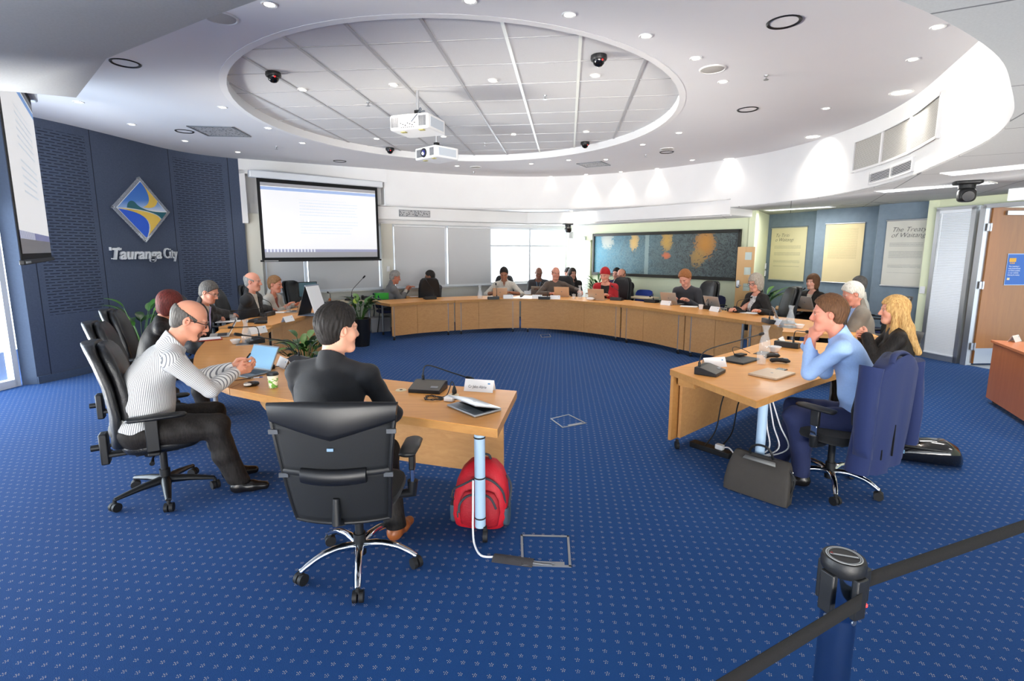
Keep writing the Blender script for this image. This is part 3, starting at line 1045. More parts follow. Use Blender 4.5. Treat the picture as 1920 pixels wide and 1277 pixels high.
def projector(p, rz, lab, back):
	t = thing('projector', lab, 'projector', p, rz)
	W, D, H = .50, .44, .17
	MB().soft((0, 0, 0), (W, D, H), .12).build('body', M_proj, t)
	for sx in (-1, 1):
		vb = MB()
		vb.box((sx * (W / 2 + .001), 0, 0), (.004, D * .72, H * .62))
		vb.build('side_vent', mat('projector_intake', rgb(190, 198, 208), .6), t)
	for x0, st, n_ in (((-.225, .010, 10), (.135, .0095, 10)) if back else ((-.19, .011, 12), (.12, .011, 9))):
		nb = MB()
		for k in range(n_):
			nb.box((x0 + k * st, -D / 2 - .001, 0), (.0062, .004, H * .64))
		nb.build('vent_grille', M_projvent, t)
	if back:
		sb_ = MB()
		for k in range(7):
			sb_.box((-.10 + k * .03, -D / 2 - .001, -.015 - .012 * (k % 3)), (.016, .006, .009))
			sb_.box((-.09 + k * .026, -D / 2 - .001, -.06), (.009, .006, .009))
		sb_.build('sockets', M_black, t)
	else:
		lb = MB()
		lb.cyl((-.02, -D / 2 + .005, 0), (-.02, -D / 2 - .012, 0), .066, .062, 28)
		lb.build('lens_ring', M_black, t)
		MB().ell((-.02, -D / 2 - .012, 0), (.045, .012, .045)).build('lens', mat('lens_glass', rgb(40, 44, 110), .05, coat=1), t)
		MB().ell((-.02, -D / 2 - .020, -.01), (.02, .008, .02)).build('lamp_beam', mat('projector_beam', (.92, .96, 1, 1), .2, emit=12), t)
	fb = MB()
	fb.box((-.12, -.12, -H / 2 - .004), (.06, .05, .01))
	fb.box((.14, -.16, -H / 2 - .004), (.06, .05, .01))
	fb.build('foot', mat('brass_foot', rgb(166, 158, 100), .5), t)
	mb = MB()
	mb.box((0, 0, H / 2 + .02), (.16, .12, .04))
	mb.box((0, 0, H / 2 + .06), (.06, .06, .05))
	mb.build('mount', M_black, t)
	MB().cyl((0, 0, H / 2 + .07), (0, 0, Z_DOME - p[2]), .018).build('pole', M_alu, t)
	if back:
		cb = MB()
		cb.tube([(.02, -.02, H / 2 + .08), (.08, -.08, H / 2 + .09), (.14, -.16, H / 2 + .05), (.10, -D / 2 - .03, .03), (.05, -D / 2 - .02, -.01)], .006, 8)
		cb.tube([(.0, -.02, H / 2 + .06), (.12, -.06, H / 2 + .06), (.17, -.14, H / 2 + .03), (.15, -.20, H / 2 + .01)], .006, 8)
		cb.build('cable', mat('grey_cable', rgb(110, 118, 128), .5), t)
	return t
projector(at(784, 236, 3.22), R(-20), 'nearer white ceiling projector showing its sockets and cables', True)
projector(at(819, 290, 3.18), R(-44), 'farther white ceiling projector with its lens lit', False)
# ------------------------------------------------------------------ projection screens
def screen_mat(name, tilt):
	m = mat(name, (1, 1, 1, 1), .9)
	g = NT(m)
	u, v, w_ = g.sep(g.uv())
	inpic = band(v, .075, .955)
	bar = band(v, .905, .945)
	task = band(v, .075, .115)
	lines = g.math('LESS_THAN', g.math('FRACT', g.math('MULTIPLY', v, 24)), .32)
	blk = g.math('GREATER_THAN', g.noise(g.comb(1.3, g.math('MULTIPLY', g.math('FLOOR', g.math('MULTIPLY', v, 24)), 3.7), 0), 3.0, 1)['Fac'], .42)
	ln = g.noise(g.comb(2.1, g.math('MULTIPLY', g.math('FLOOR', g.math('MULTIPLY', v, 24)), 5.1), 0), 2.0, 1)['Fac']
	wd_ = g.noise(g.comb(g.math('MULTIPLY', u, 60), g.math('FLOOR', g.math('MULTIPLY', v, 24)), 0), 2.0, 2)['Fac']
	textu = g.math('MULTIPLY', g.math('GREATER_THAN', u, .30), g.math('LESS_THAN', u, g.math('ADD', .55, g.math('MULTIPLY', ln, .5))))
	textu = g.math('MULTIPLY', textu, g.math('LESS_THAN', u, .82))
	txt = g.math('MULTIPLY', g.math('MULTIPLY', g.math('MULTIPLY', lines, blk), textu), band(v, .2, .80))
	txt = g.math('MULTIPLY', txt, g.math('MULTIPLY', wd_, .75))
	icons = g.math('MULTIPLY', task, g.math('MULTIPLY', g.math('LESS_THAN', u, .42), g.math('GREATER_THAN', g.math('FRACT', g.math('MULTIPLY', u, 36)), .55)))
	c = g.mix(txt, (1, 1, 1, 1), rgb(120, 170, 200))
	c = g.mix(bar, c, rgb(60, 140, 220))
	c = g.mix(task, c, rgb(60, 74, 150))
	c = g.mix(icons, c, rgb(226, 232, 244))
	e = g.math('MULTIPLY', inpic, .62)
	g.put(rgb(176, 176, 180), g.b.inputs['Base Color'])
	g.put(c, g.b.inputs['Emission Color'])
	g.put(e, g.b.inputs['Emission Strength'])
	return m
M_screen = screen_mat('projected_page', 0)
def proj_screen(A, B, z0, z1, lab, cat, case_h=.13):
	"""screen from A to B (plan points), picture faces right of A->B"""
	d = (B - A)
	L = d.length
	t = thing('projection_screen', lab, cat, (A.x, A.y, z0), math.atan2(d.y, d.x))
	H = z1 - z0
	fb = MB()
	fb.box((L / 2, 0, H / 2), (L, .004, H))
	fb.build('black_border', mat('black_screen_border', rgb(10, 11, 13), .8), t)
	b_ = .055
	me = bpy.data.meshes.new('picture')
	me.from_pydata([(b_, -.006, .05), (L - b_, -.006, .05), (L - b_, -.006, H - .07), (b_, -.006, H - .07)], [], [(0, 1, 2, 3)])
	uvl = me.uv_layers.new()
	for lp, uv in zip(me.loops, [(0, 0), (1, 0), (1, 1), (0, 1)]):
		uvl.data[lp.index].uv = uv
	finish(me, 'picture', M_screen, t)
	MB().box((L / 2, -.005, -.012), (L + .06, .03, .035)).build('weight_bar', M_black, t, bevel=.006)
	MB().box((.16, -.022, -.012), (.25, .004, .014)).build('bar_label', M_alu, t)
	MB().box((L / 2, .03, H + case_h / 2), (L + .24, .16, case_h)).build('case', M_frame_white, t, bevel=.02)
	return t
proj_screen(Vector((-4.74, 9.8, 0)), Vector((-2.89, 11.3, 0)), 1.59, 3.11, 'large projection screen glowing white on the back wall', 'projection screen')
sa, sb2 = Vector((-4.81, 5.40, 0)), Vector((-3.42, 3.60, 0))
t = proj_screen(sb2, sa, 1.70, 3.26, 'projection screen beside the dark blue wall, seen almost edge on', 'projection screen', .16)
# ------------------------------------------------------------------ emblem and raised lettering on the blue wall
def wall_frame(line, px, py):
	d = ray(px, py)
	best = None
	for (ax, ay), (bx, by) in zip(line, line[1:]):
		nx, ny = by - ay, -(bx - ax)
		den = nx * d[0] + ny * d[1]
		t = (nx * ax + ny * ay) / den
		x, y = d[0] * t, d[1] * t
		s = ((x - ax) * (bx - ax) + (y - ay) * (by - ay)) / ((bx - ax) ** 2 + (by - ay) ** 2)
		if t > 0 and -.02 <= s <= 1.02:
			return Vector((x, y, EYE + d[2] * t)), Vector((bx - ax, by - ay, 0)).normalized()
pc, td = wall_frame(S_LEFT, 259, 393)
pl, _ = wall_frame(S_LEFT, 205, 390)
pr, _ = wall_frame(S_LEFT, 313, 399)
td = (pr - pl)
td.z = 0
HW = td.length / 2 * 1.02
td.normalize()
ptop, _ = wall_frame(S_LEFT, 256, 331)
pbot, _ = wall_frame(S_LEFT, 268, 455)
HH = (ptop.z - pbot.z) / 2
nrm = Vector((td.y, -td.x, 0))
mid = (pl + pr) / 2
zc = (ptop.z + pbot.z) / 2
M_acryl = mat('clear_acrylic', (.75, .8, .88, 1), .05, alpha=.22)
t = thing('wall_emblem', 'diamond emblem of blue sky, sea and golden swoosh under clear acrylic', 'emblem', (mid.x + nrm.x * .05, mid.y + nrm.y * .05, zc), math.atan2(td.y, td.x))
b = MB()
b.add([(0, .0, HH), (HW, .0, 0), (0, .0, -HH), (-HW, .0, 0), (0, .012, HH), (HW, .012, 0), (0, .012, -HH), (-HW, .012, 0)], [(0, 1, 2, 3), (7, 6, 5, 4), (0, 4, 5, 1), (1, 5, 6, 2), (2, 6, 7, 3), (3, 7, 4, 0)])
b.build('acrylic_plate', M_acryl, t, smooth=0)
for x, z in ((0, .94), (.94, 0), (0, -.94), (-.94, 0)):
	MB().cyl((x * HW, .05, z * HH), (x * HW, -.012, z * HH), .014).build('stand_off', M_steel, t)
EW, EH = HW * .87, HH * .87
def flat(poly, y, name, m):
	pts = [Vector((p[0] * EW, p[1] * EH, 0)) for p in poly]
	b = MB()
	fs = []
	for tr in tessellate_polygon([pts]):
		a, c, e = [pts[i] for i in tr]
		fs.append(tuple(tr) if (c - a).cross(e - a).z > 0 else tuple(reversed(tr)))
	b.add([(p.x, y, p.y) for p in pts], fs)
	return b.build(name, m, t, smooth=0)
def bez(p0, p1, p2, p3, n=12):
	return [tuple((1 - s) ** 3 * a + 3 * s * (1 - s) ** 2 * b_ + 3 * s * s * (1 - s) * c_ + s ** 3 * d_ for a, b_, c_, d_ in zip(p0, p1, p2, p3)) for s in [k / n for k in range(n + 1)]]
M_sky = mat('emblem_sky', rgb(90, 150, 214), .4)
g = NT(M_sky)
x_, y_, z_ = g.sep(g.obj())
g.put(g.ramp(g.math('ADD', .12, g.math('MULTIPLY', g.math('ADD', z_, g.math('MULTIPLY', x_, -.1)), 1 / EH)), [(.0, rgb(226, 230, 244)), (.22, rgb(150, 182, 226)), (.45, rgb(62, 122, 204)), (.9, rgb(40, 104, 196))]), g.b.inputs['Base Color'])
flat([(0, 1), (1, 0), (0, -1), (-1, 0)], -.004, 'white_ground', mat('emblem_white', rgb(232, 234, 236), .4))
flat([(0, .97), (.97, 0)] + bez((.97, 0), (.4, .02), (-.2, .05), (-.97, 0)), -.006, 'sky_field', M_sky)
flat([(.05, .93)] + bez((.05, .93), (.30, .62), (.36, .34), (.16, .18))[1:] + bez((.16, .18), (.1, .12), (0, .10), (-.02, .10))[1:] + bez((-.02, .10), (.30, .04), (.56, .12), (.62, .36))[1:], -.008, 'gold_curve', mat('emblem_gold', rgb(226, 190, 84), .45))
flat(bez((-.62, .02), (-.60, .26), (-.40, .34), (-.28, .22)) + bez((-.28, .22), (-.12, .02), (.3, -.08), (.97, -.01))[1:] + bez((.97, -.01), (.86, -.14), (.8, -.2), (.72, -.27))[1:] + bez((.72, -.27), (.62, -.10), (.2, .0), (-.62, .02))[1:], -.010, 'green_headland', mat('emblem_green', rgb(22, 96, 110), .45))
flat([(-.97, 0)] + bez((-.97, 0), (-.4, -.02), (.62, -.02), (.68, -.31))[1:] + [(.10, -.90)] + bez((.10, -.90), (.36, -.5), (.3, -.12), (-.97, 0))[1:-1], -.009, 'gold_sand', mat('emblem_gold', rgb(226, 190, 84), .45))
flat([(-.95, -.03)] + bez((-.95, -.03), (-.2, -.08), (.42, -.22), (.06, -.92))[1:] + [(0, -.97)], -.012, 'blue_sea', mat('emblem_blue', rgb(16, 84, 206), .4))
def text_mesh(s, size, depth=0.0, shear=0.0, bold=0.0, align='LEFT'):
	c = bpy.data.curves.new('txt', 'FONT')
	c.body = s
	c.size = size
	c.extrude = depth
	c.shear = shear
	c.offset = bold
	c.align_x = align
	c.resolution_u = 3
	o = bpy.data.objects.new('txt', c)
	COL.objects.link(o)
	dg = bpy.context.evaluated_depsgraph_get()
	me = bpy.data.meshes.new_from_object(o.evaluated_get(dg))
	bpy.data.objects.remove(o)
	bpy.data.curves.remove(c)
	return me
def text_obj(s, size, name, m, parent, loc, rot=(0, 0, 0), depth=.0, shear=0.0, bold=0.0, align='LEFT', width=None):
	me = text_mesh(s, size, depth, shear, bold, align)
	me.materials.append(m)
	o = bpy.data.objects.new(name, me)
	COL.objects.link(o)
	o.parent = parent
	o.location = loc
	o.rotation_euler = rot
	if width:
		w0 = max(v.co.x for v in me.vertices) - min(v.co.x for v in me.vertices)
		k = width / max(w0, 1e-4)
		for v in me.vertices:
			v.co.x *= k
	return o
la, _ = wall_frame(S_LEFT, 203, 480)
lb_, _ = wall_frame(S_LEFT, 328, 478)
ld = lb_ - la
ld.z = 0
LW = ld.length
lz = wall_frame(S_LEFT, 265, 485)[0].z
M_letter = mat('silver_lettering', rgb(206, 210, 216), .35, .3)
ln_ = Vector((ld.y, -ld.x, 0)).normalized()
t = thing('wall_lettering', 'raised silver lettering of the council name beneath the diamond emblem', 'lettering', (la.x + ln_.x * .035, la.y + ln_.y * .035, lz), math.atan2(ld.y, ld.x))
o1 = text_obj('Tauranga', .24, 'bold_word', M_letter, t, (0, 0, .0), (R(90), 0, 0), .015, .22, .006, width=LW * .715)
o2 = text_obj('City', .25, 'light_word', M_letter, t, (LW * .775, 0, 0), (R(90), 0, 0), .015, 0.05, .0, width=LW * .225)
sb_ = MB()
sb_.box((.012, 0, .155), (.016, .03, .05))
sb_.box((LW * .118, 0, .155), (.016, .03, .05))
sb_.box((LW * .045, 0, .008), (.075, .03, .016))
sb_.build('serif', M_letter, t)
# ------------------------------------------------------------------ painting
pd = (PW[1] - PW[0]).normalized()
pn = Vector((pd.y, -pd.x, 0))
A_, B_ = onwall(1113, 477, PW[0], PW[1]), onwall(1389, 477, PW[0], PW[1])
A_.z = B_.z = 0
L = (B_ - A_).length
t = thing('painting', 'very wide dark framed abstract painting on the pale green wall', 'painting', (A_.x + pn.x * .005, A_.y + pn.y * .005, 1.13), math.atan2(pd.y, pd.x))
HP = 1.09
M_pframe = mat('painting_frame', rgb(40, 38, 30), .4)
fr = MB()
for z in (.035, HP - .035):
	fr.box((L / 2, -.03, z), (L, .06, .07))
for x in (.03, L - .03):
	fr.box((x, -.03, HP / 2), (.06, .06, HP))
fr.build('frame', M_pframe, t, bevel=.006)
M_art = mat('abstract_canvas', rgb(80, 100, 110), .6)
g = NT(M_art)
o_ = g.obj()
x_, y_, z_ = g.sep(o_)
u_ = g.math('MULTIPLY', x_, 1 / L)
v_ = g.math('MULTIPLY', z_, 1 / HP)
sw = g.noise(o_, 1.6, 6, .65, 2.4)
st_ = g.noise(o_, 5.5, 9, .72, 2.2)
fine = g.noise(o_, 18, 4, .6, 1.5)['Fac']
basec = g.ramp(g.math('ADD', u_, g.math('MULTIPLY', g.math('SUBTRACT', sw['Fac'], .5), .35)), [(.0, rgb(84, 146, 172)), (.28, rgb(84, 118, 132)), (.5, rgb(82, 100, 104)), (.72, rgb(72, 76, 76)), (1.0, rgb(62, 66, 68))])
line_ = g.math('POWER', g.math('SUBTRACT', 1.0, g.math('ABSOLUTE', g.math('MULTIPLY', g.math('SUBTRACT', st_['Fac'], .5), 9))), 3.0)
line_ = g.math('MAXIMUM', line_, 0.0)
c = g.mix(g.math('MULTIPLY', line_, .34), basec, rgb(150, 176, 172))
c = g.mix(g.math('MULTIPLY', g.math('GREATER_THAN', fine, .62), .3), c, rgb(36, 40, 44))
def blob(cx, cz, rx, rz):
	dx = g.math('MULTIPLY', g.math('SUBTRACT', u_, cx), 1 / rx)
	dz = g.math('MULTIPLY', g.math('SUBTRACT', v_, cz), 1 / rz)
	d = g.math('ADD', g.math('MULTIPLY', dx, dx), g.math('MULTIPLY', dz, dz))
	return g.math('MAXIMUM', g.math('SUBTRACT', 1.0, d), 0.0)
def splash(f, colr, thresh, c):
	k = g.math('GREATER_THAN', g.math('ADD', f, g.math('MULTIPLY', g.math('SUBTRACT', st_['Fac'], .5), 2.6)), thresh)
	return g.mix(g.math('MULTIPLY', g.math('MULTIPLY', k, f), .9), c, colr)
c = splash(blob(.12, .82, .08, .3), rgb(196, 198, 186), .6, c)
c = splash(blob(.33, .8, .05, .3), rgb(226, 186, 110), .6, c)
c = splash(blob(.56, .8, .06, .34), rgb(206, 164, 80), .6, c)
c = splash(blob(.80, .72, .09, .42), rgb(204, 142, 60), .55, c)
c = splash(blob(.76, .45, .08, .3), rgb(176, 140, 80), .7, c)
c = splash(blob(.56, .48, .04, .1), rgb(224, 120, 70), .5, c)
trunk = g.math('MULTIPLY', g.math('LESS_THAN', g.math('ABSOLUTE', g.math('SUBTRACT', g.math('ADD', u_, g.math('MULTIPLY', fine, .012)), .43)), .014), .75)
c = g.mix(trunk, c, rgb(150, 170, 168))
g.put(c, g.b.inputs['Base Color'])
MB().box((L / 2, -.012, HP / 2), (L - .1, .02, HP - .12)).build('canvas', M_art, t)
# ------------------------------------------------------------------ posters
def poster(A, B, z0, z1, base, txtcol, title, lab, para):
	d = B - A
	L = d.length
	n = Vector((d.y, -d.x, 0)).normalized()
	t = thing('hanging_poster', lab, 'poster', (A.x + n.x * .02, A.y + n.y * .02, z0), math.atan2(d.y, d.x), 'hanging posters on the blue panels')
	H = z1 - z0
	m = mat('poster_%d' % len(MATS), base, .7)
	g = NT(m)
	x, y, z = g.sep(g.obj())
	u, v = g.math('MULTIPLY', x, 1 / L), g.math('MULTIPLY', z, 1 / H)
	nz = g.noise(g.obj(), 2.2, 4)['Fac']
	dark = tuple(c_ * .78 for c_ in base[:3]) + (1,)
	c = g.mix(g.math('MULTIPLY', nz, .8), base, dark)
	lw = 46
	wn_ = g.noise(g.comb(g.math('MULTIPLY', u, 90), g.math('FLOOR', g.math('MULTIPLY', v, lw)), 0), 1.5, 2)['Fac']
	ln = g.math('LESS_THAN', g.math('FRACT', g.math('MULTIPLY', v, lw)), .38)
	msk = None
	for v0, v1 in para:
		bb = band(v, v0, v1)
		msk = bb if msk is None else g.math('MAXIMUM', msk, bb)
	txt = g.math('MULTIPLY', g.math('MULTIPLY', ln, msk), g.math('MULTIPLY', band(u, .11, .86), g.math('GREATER_THAN', wn_, .38)))
	c = g.mix(g.math('MULTIPLY', txt, .55), c, txtcol)
	g.put(c, g.b.inputs['Base Color'])
	MB().box((L / 2, 0, H / 2), (L, .006, H)).build('sheet', m, t)
	for z in (-.008, H + .008):
		MB().cyl((-.01, -.004, z), (L + .01, -.004, z), .014).build('rail', M_alu, t)
	M_ink = mat('poster_ink', rgb(70, 72, 74), .8)
	for k, (s, zz, sz) in enumerate(title):
		text_obj(s, sz, 'handwritten_line', M_ink, t, (L * .12, -.006, H * zz), (R(90), 0, 0), .0, .35, -.0015)
	return t
A1, B1, A2, B2, A3, B3 = [Vector((p[0], p[1], 0)) for p in ((5.93, 12.05), (6.38, 10.85), (6.22, 10.68), (6.80, 9.72), (6.60, 9.42), (7.02, 8.68))]
def ph(px, A, B):
	p = onwall(px, 470, A, B)
	p.z = 0
	return p
poster(ph(1446, A1, B1), ph(1512, A1, B1), 1.125, 2.27, rgb(226, 216, 176), rgb(120, 116, 100), [('Te Tiriti', .83, .11), ('o Waitangi', .745, .11)], 'cream hanging poster with handwritten heading, hung closest to the painting', [(.60, .66), (.47, .53), (.33, .38), (.26, .28)])
poster(ph(1546, A2, B2), ph(1618, A2, B2), 1.15, 2.29, rgb(228, 210, 164), rgb(170, 150, 110), [], 'yellowed hanging poster of an old document with faint writing and signatures', [(.40, .92)])
poster(ph(1659, A3, B3), A3 + (B3 - A3) * .98, 1.16, 2.29, rgb(214, 212, 202), rgb(104, 108, 112), [('The Treaty', .83, .115), ('of Waitangi', .745, .115)], 'grey white hanging poster with handwritten heading, partly hidden by the pale column', [(.60, .67), (.42, .54), (.28, .33), (.2, .215)])
# ------------------------------------------------------------------ door notice, exit sign, switches, clock, wooden door by the painting
dd = hd
dn = Vector((dd.y, -dd.x, 0))
pA, pB = onwall(1879, 505, G3, G3 + dd), onwall(1918, 505, G3, G3 + dd)
pA.z = pB.z = 0
W = (pB - pA).length
t = thing('door_notice', 'blue laminated notice with yellow icon and white lines on the wooden door', 'notice', (pA.x + dn.x * .03, pA.y + dn.y * .03 - .03, 1.25), math.atan2(dd.y, dd.x))
HN = W * 1.42
MB().box((W / 2, 0, HN / 2), (W, .002, HN)).build('laminate', mat('laminate', rgb(170, 190, 220), .15), t)
MB().box((W / 2, -.002, HN / 2), (W * .95, .002, HN * .96)).build('sheet', mat('notice_blue', rgb(10, 88, 170), .4), t)
M_yel = mat('notice_yellow', rgb(222, 160, 20), .5)
ib = MB()
ib.box((W * .25, -.004, HN * .80), (W * .32, .002, HN * .12))
for s in (-.08, 0, .08):
	ib.add([(W * (.25 + s), -.004, HN * .75), (W * (.25 + s) - .012, -.004, HN * .68), (W * (.25 + s) + .012, -.004, HN * .68)], [(0, 1, 2)])
ib.build('icon', M_yel, t)
for k, s in enumerate(['This meeting is', 'being livestreamed', 'and will be available', 'on our website', 'following the meeting']):
	text_obj(s, HN * .062, 'notice_line', M_paper, t, (W * .1, -.0045, HN * (.58 - k * .068)), (R(90), 0, 0), width=W * (.5 + .06 * (len(s) > 16)))
MB().box((W * .16, -.004, HN * .20), (W * .12, .002, HN * .07)).build('badge', mat('notice_badge', rgb(220, 200, 150), .5), t)
ex = aty(1925, 360, 6.9)
t = thing('exit_sign', 'blank side of a white illuminated exit sign above the door', 'sign', (ex.x + .02, ex.y, ex.z), R(-68))
MB().box((0, 0, 0), (.40, .06, .20)).build('case', mat('sign_case', rgb(236, 238, 238), .4, emit=.25), t, bevel=.01)
MB().cyl((0, 0, .1), (0, 0, Z_LO - ex.z), .01).build('hanger', M_alu, t)
sw_ = onwall(1722, 536, G0, G1)
t = thing('light_switch', 'white light switch on the pale green column beside the third poster', 'switch', (6.90, 8.60, 1.12), math.atan2(gd.y, gd.x))
MB().box((0, -.012, 0), (.08, .014, .12)).build('plate', M_whiteplastic, t, bevel=.003)
MB().box((0, -.021, 0), (.03, .008, .05)).build('rocker', M_whiteplastic, t)
for z, lab in ((1.42, 'upper white switch plate on the pale wall by the first poster'), (1.25, 'lower white switch plate on the pale wall by the first poster')):
	e = (PW[2] - PW[1]).normalized()
	p = PW[1] + e * ((PW[2] - PW[1]).length - .10)
	t = thing('wall_switch', lab, 'switch', (p.x + e.y * .004, p.y - e.x * .004, z), math.atan2(e.y, e.x), 'white switch plates')
	MB().box((0, -.01, 0), (.12, .02, .13)).build('plate', M_whiteplastic, t, bevel=.003)
	MB().box((0, -.022, 0), (.04, .006, .05)).build('rocker', M_whiteplastic, t)
ck = onwall(1093, 452, PW[0], PW[1])
t = thing('wall_clock', 'small square white wall clock above the pale door in the far corner', 'clock', (ck.x + pn.x * .02, ck.y + pn.y * .02, ck.z), math.atan2(pd.y, pd.x))
MB().box((0, 0, 0), (.24, .04, .24)).build('case', mat('clock_case', rgb(190, 194, 190), .5), t, bevel=.01)
MB().box((0, -.022, 0), (.2, .004, .2)).build('face', M_paper, t)
hb = MB()
hb.box((.02, -.026, .02), (.06, .003, .008), Matrix.Rotation(R(-40), 3, 'Y'))
hb.box((-.01, -.026, .03), (.008, .003, .09))
hb.build('hands', M_black, t)
a_ = onwall(1081, 500, PW[0], PW[1])
c_ = onwall(1106, 500, PW[0], PW[1])
m_ = (a_ + c_) / 2
t = thing('door', 'narrow white door in the far corner beside the painting', 'door', (m_.x + pn.x * .03, m_.y + pn.y * .03, 0), math.atan2(pd.y, pd.x))
Ld = (c_ - a_).length
MB().box((0, 0, 1.0), (Ld, .04, 2.0)).build('leaf', mat('white_door', rgb(232, 234, 224), .5), t)
fb = MB()
fb.box((-Ld / 2 - .03, 0, 1.02), (.06, .06, 2.06))
fb.box((Ld / 2 + .03, 0, 1.02), (.06, .06, 2.06))
fb.box((0, 0, 2.03), (Ld + .12, .06, .06))
fb.build('door_frame', M_greenwall, t)
p0 = aty(1380, 520, 10.3)
p1 = aty(1412, 520, 10.2)
d_ = Vector((p1.x - p0.x, p1.y - p0.y, 0))
Ld = d_.length
ht = aty(1396, 463, 10.3).z
t = thing('beech_door', 'beech door with three small square windows standing open at the end of the painting', 'door', (p0.x, p0.y, 0), math.atan2(d_.y, d_.x))
lf = MB()
lf.box((Ld * .22, 0, ht / 2), (Ld * .44, .045, ht))
lf.box((Ld * .92, 0, ht / 2), (Ld * .16, .045, ht))
wz = [aty(1396, y, 10.3).z for y in (480, 508, 538)]
zs_ = [0] + [v for z in sorted(wz) for v in (z - .075, z + .075)] + [ht]
for a, c in zip(zs_[::2], zs_[1::2]):
	lf.box((Ld * .64, 0, (a + c) / 2), (Ld * .42, .045, c - a))
lf.build('leaf', mat('beech_door_veneer', rgb(200, 158, 104), .4), t)
for z in wz:
	MB().box((Ld * .64, 0, z), (Ld * .42, .01, .15)).build('window_pane', mat('door_pane', rgb(176, 190, 184), .1), t)
zl = aty(1386, 532, 10.3).z
MB().soft((Ld * .12, -.04, zl), (.06, .04, .16), .4).build('lock', M_steel, t)
MB().cyl((Ld * .12, -.07, zl - .03), (Ld * .3, -.07, zl - .03), .012).build('handle', M_steel, t)
t = thing('wall_speaker', 'small white loudspeaker in the top corner beside the bright window', 'speaker', aty(1071, 441, 14.25), R(-20))
MB().soft((0, 0, 0), (.12, .12, .2), .3).build('cabinet', M_whiteplastic, t)
MB().box((0, -.058, 0), (.09, .006, .16)).build('grille', M_speaker, t)
cp = (c1 + c2) / 2 + wn * .005
t = thing('wall_phone_plate', 'pale switch plate on the cream column between the blinds', 'switch', (cp.x, cp.y, 1.36), math.atan2(wd.y, wd.x))
MB().box((0, -.01, 0), (.07, .02, .12)).build('plate', M_whiteplastic, t, bevel=.003)
MB().box((0, -.022, 0), (.03, .006, .05)).build('rocker', M_whiteplastic, t)
# ------------------------------------------------------------------ the ring of council tables
Z_T = .74
def T(x, y, z=Z_T):
	p = at(x, y, z)
	return Vector((p.x, p.y, 0))
def V2(x, y):
	return Vector((x, y, 0))
def offset_line(pts, d):
	out = []
	for i, p in enumerate(pts):
		t = (pts[min(i + 1, len(pts) - 1)] - pts[max(i - 1, 0)]).normalized()
		out.append(p + Vector((-t.y, t.x, 0)) * d)
	return out
def sm(pts, n=5):
	return [V2(*p) for p in smooth_line([(p.x, p.y) for p in pts], n)]
def caster_into(b, p, r=.035):
	b.cyl((p.x - .014, p.y, r), (p.x + .014, p.y, r), r, n=18)
	b.box((p.x, p.y, r * 2.0), (.02, .03, r * .9))
def table(label, inner, outer, z=Z_T, panel=(0.06, .97, .03), legs=(), polelegs=(), seams=(), outward=1, th=.055, boards=0.025, leg_mat=None, panel_z=(.09, None)):
	"""inner / outer: plan lines along the two long edges (same direction). Base at the middle."""
	inner, outer = list(inner), list(outer)
	for L_ in (inner, outer):
		L_[0] = L_[0] + (L_[1] - L_[0]).normalized() * .004
		L_[-1] = L_[-1] + (L_[-2] - L_[-1]).normalized() * .004
	c = sum(inner, Vector()) / len(inner)
	c = (c + sum(outer, Vector()) / len(outer)) / 2
	t = thing('council_table', label, 'table', (c.x, c.y, 0), 0, 'ring of council tables')
	poly = [(p.x - c.x, p.y - c.y) for p in inner] + [(p.x - c.x, p.y - c.y) for p in reversed(outer)]
	MB().prism(poly, z - th, z - .004).build('edge_band', M_woodedge, t, smooth=25)
	cx = sum(p[0] for p in poly) / len(poly)
	MB().prism(poly, z - .006, z).build('tabletop', M_wood, t, smooth=25)
	inset = panel[2]
	line = offset_line(inner, inset * outward)
	acc = [0]
	for a, b_ in zip(line, line[1:]):
		acc.append(acc[-1] + (b_ - a).length)
	def pt(f):
		s = f * acc[-1]
		for i in range(len(line) - 1):
			if acc[i + 1] >= s - 1e-9:
				k = (s - acc[i]) / max(acc[i + 1] - acc[i], 1e-9)
				return line[i] + (line[i + 1] - line[i]) * k
		return line[-1]
	bounds = [panel[0]] + list(seams) + [panel[1]]
	zt = panel_z[1] or z - th
	for f0, f1 in zip(bounds, bounds[1:]):
		n = max(2, int((f1 - f0) * 20))
		seg = [pt(f0 + (f1 - f0) * k / n) for k in range(n + 1)]
		ins = (seg[1] - seg[0]).normalized() * .0025
		seg[0] = seg[0] + ins
		seg[-1] = seg[-1] - ins
		off = offset_line(seg, boards * outward)
		b = MB()
		b.loft([[(a.x - c.x, a.y - c.y, panel_z[0]), (o.x - c.x, o.y - c.y, panel_z[0]), (o.x - c.x, o.y - c.y, zt), (a.x - c.x, a.y - c.y, zt)] for a, o in zip(seg, off)])
		b.build('modesty_panel', M_woodpanel, t, smooth=25)
	for k, p in enumerate(legs):
		q = p - c
		b = MB()
		b.cyl((q.x, q.y, .07), (q.x, q.y, z - th), .022)
		lg = b.build('leg', M_greymetal, t)
		cb = MB()
		caster_into(cb, q)
		cb.build('caster', M_rubber, lg)
	for p in polelegs:
		q = p - c
		b = MB()
		b.cyl((q.x, q.y, .09), (q.x, q.y, z - th), .033, n=28)
		lg = b.build('leg', M_paleblue_metal, t)
		cb = MB()
		caster_into(cb, q + V2(.03, -.02), .04)
		cb.build('caster', M_rubber, lg)
	return t, c
L1_in = sm([T(970, 733), T(737, 713), V2(-1.53, 4.36), V2(-2.09, 4.83)])
L1_out = sm([T(934, 805), T(780, 783), T(600, 760), T(430, 728)])
pole_l = at(903, 1019, 0)
pole_l = V2(-0.195, 2.94)
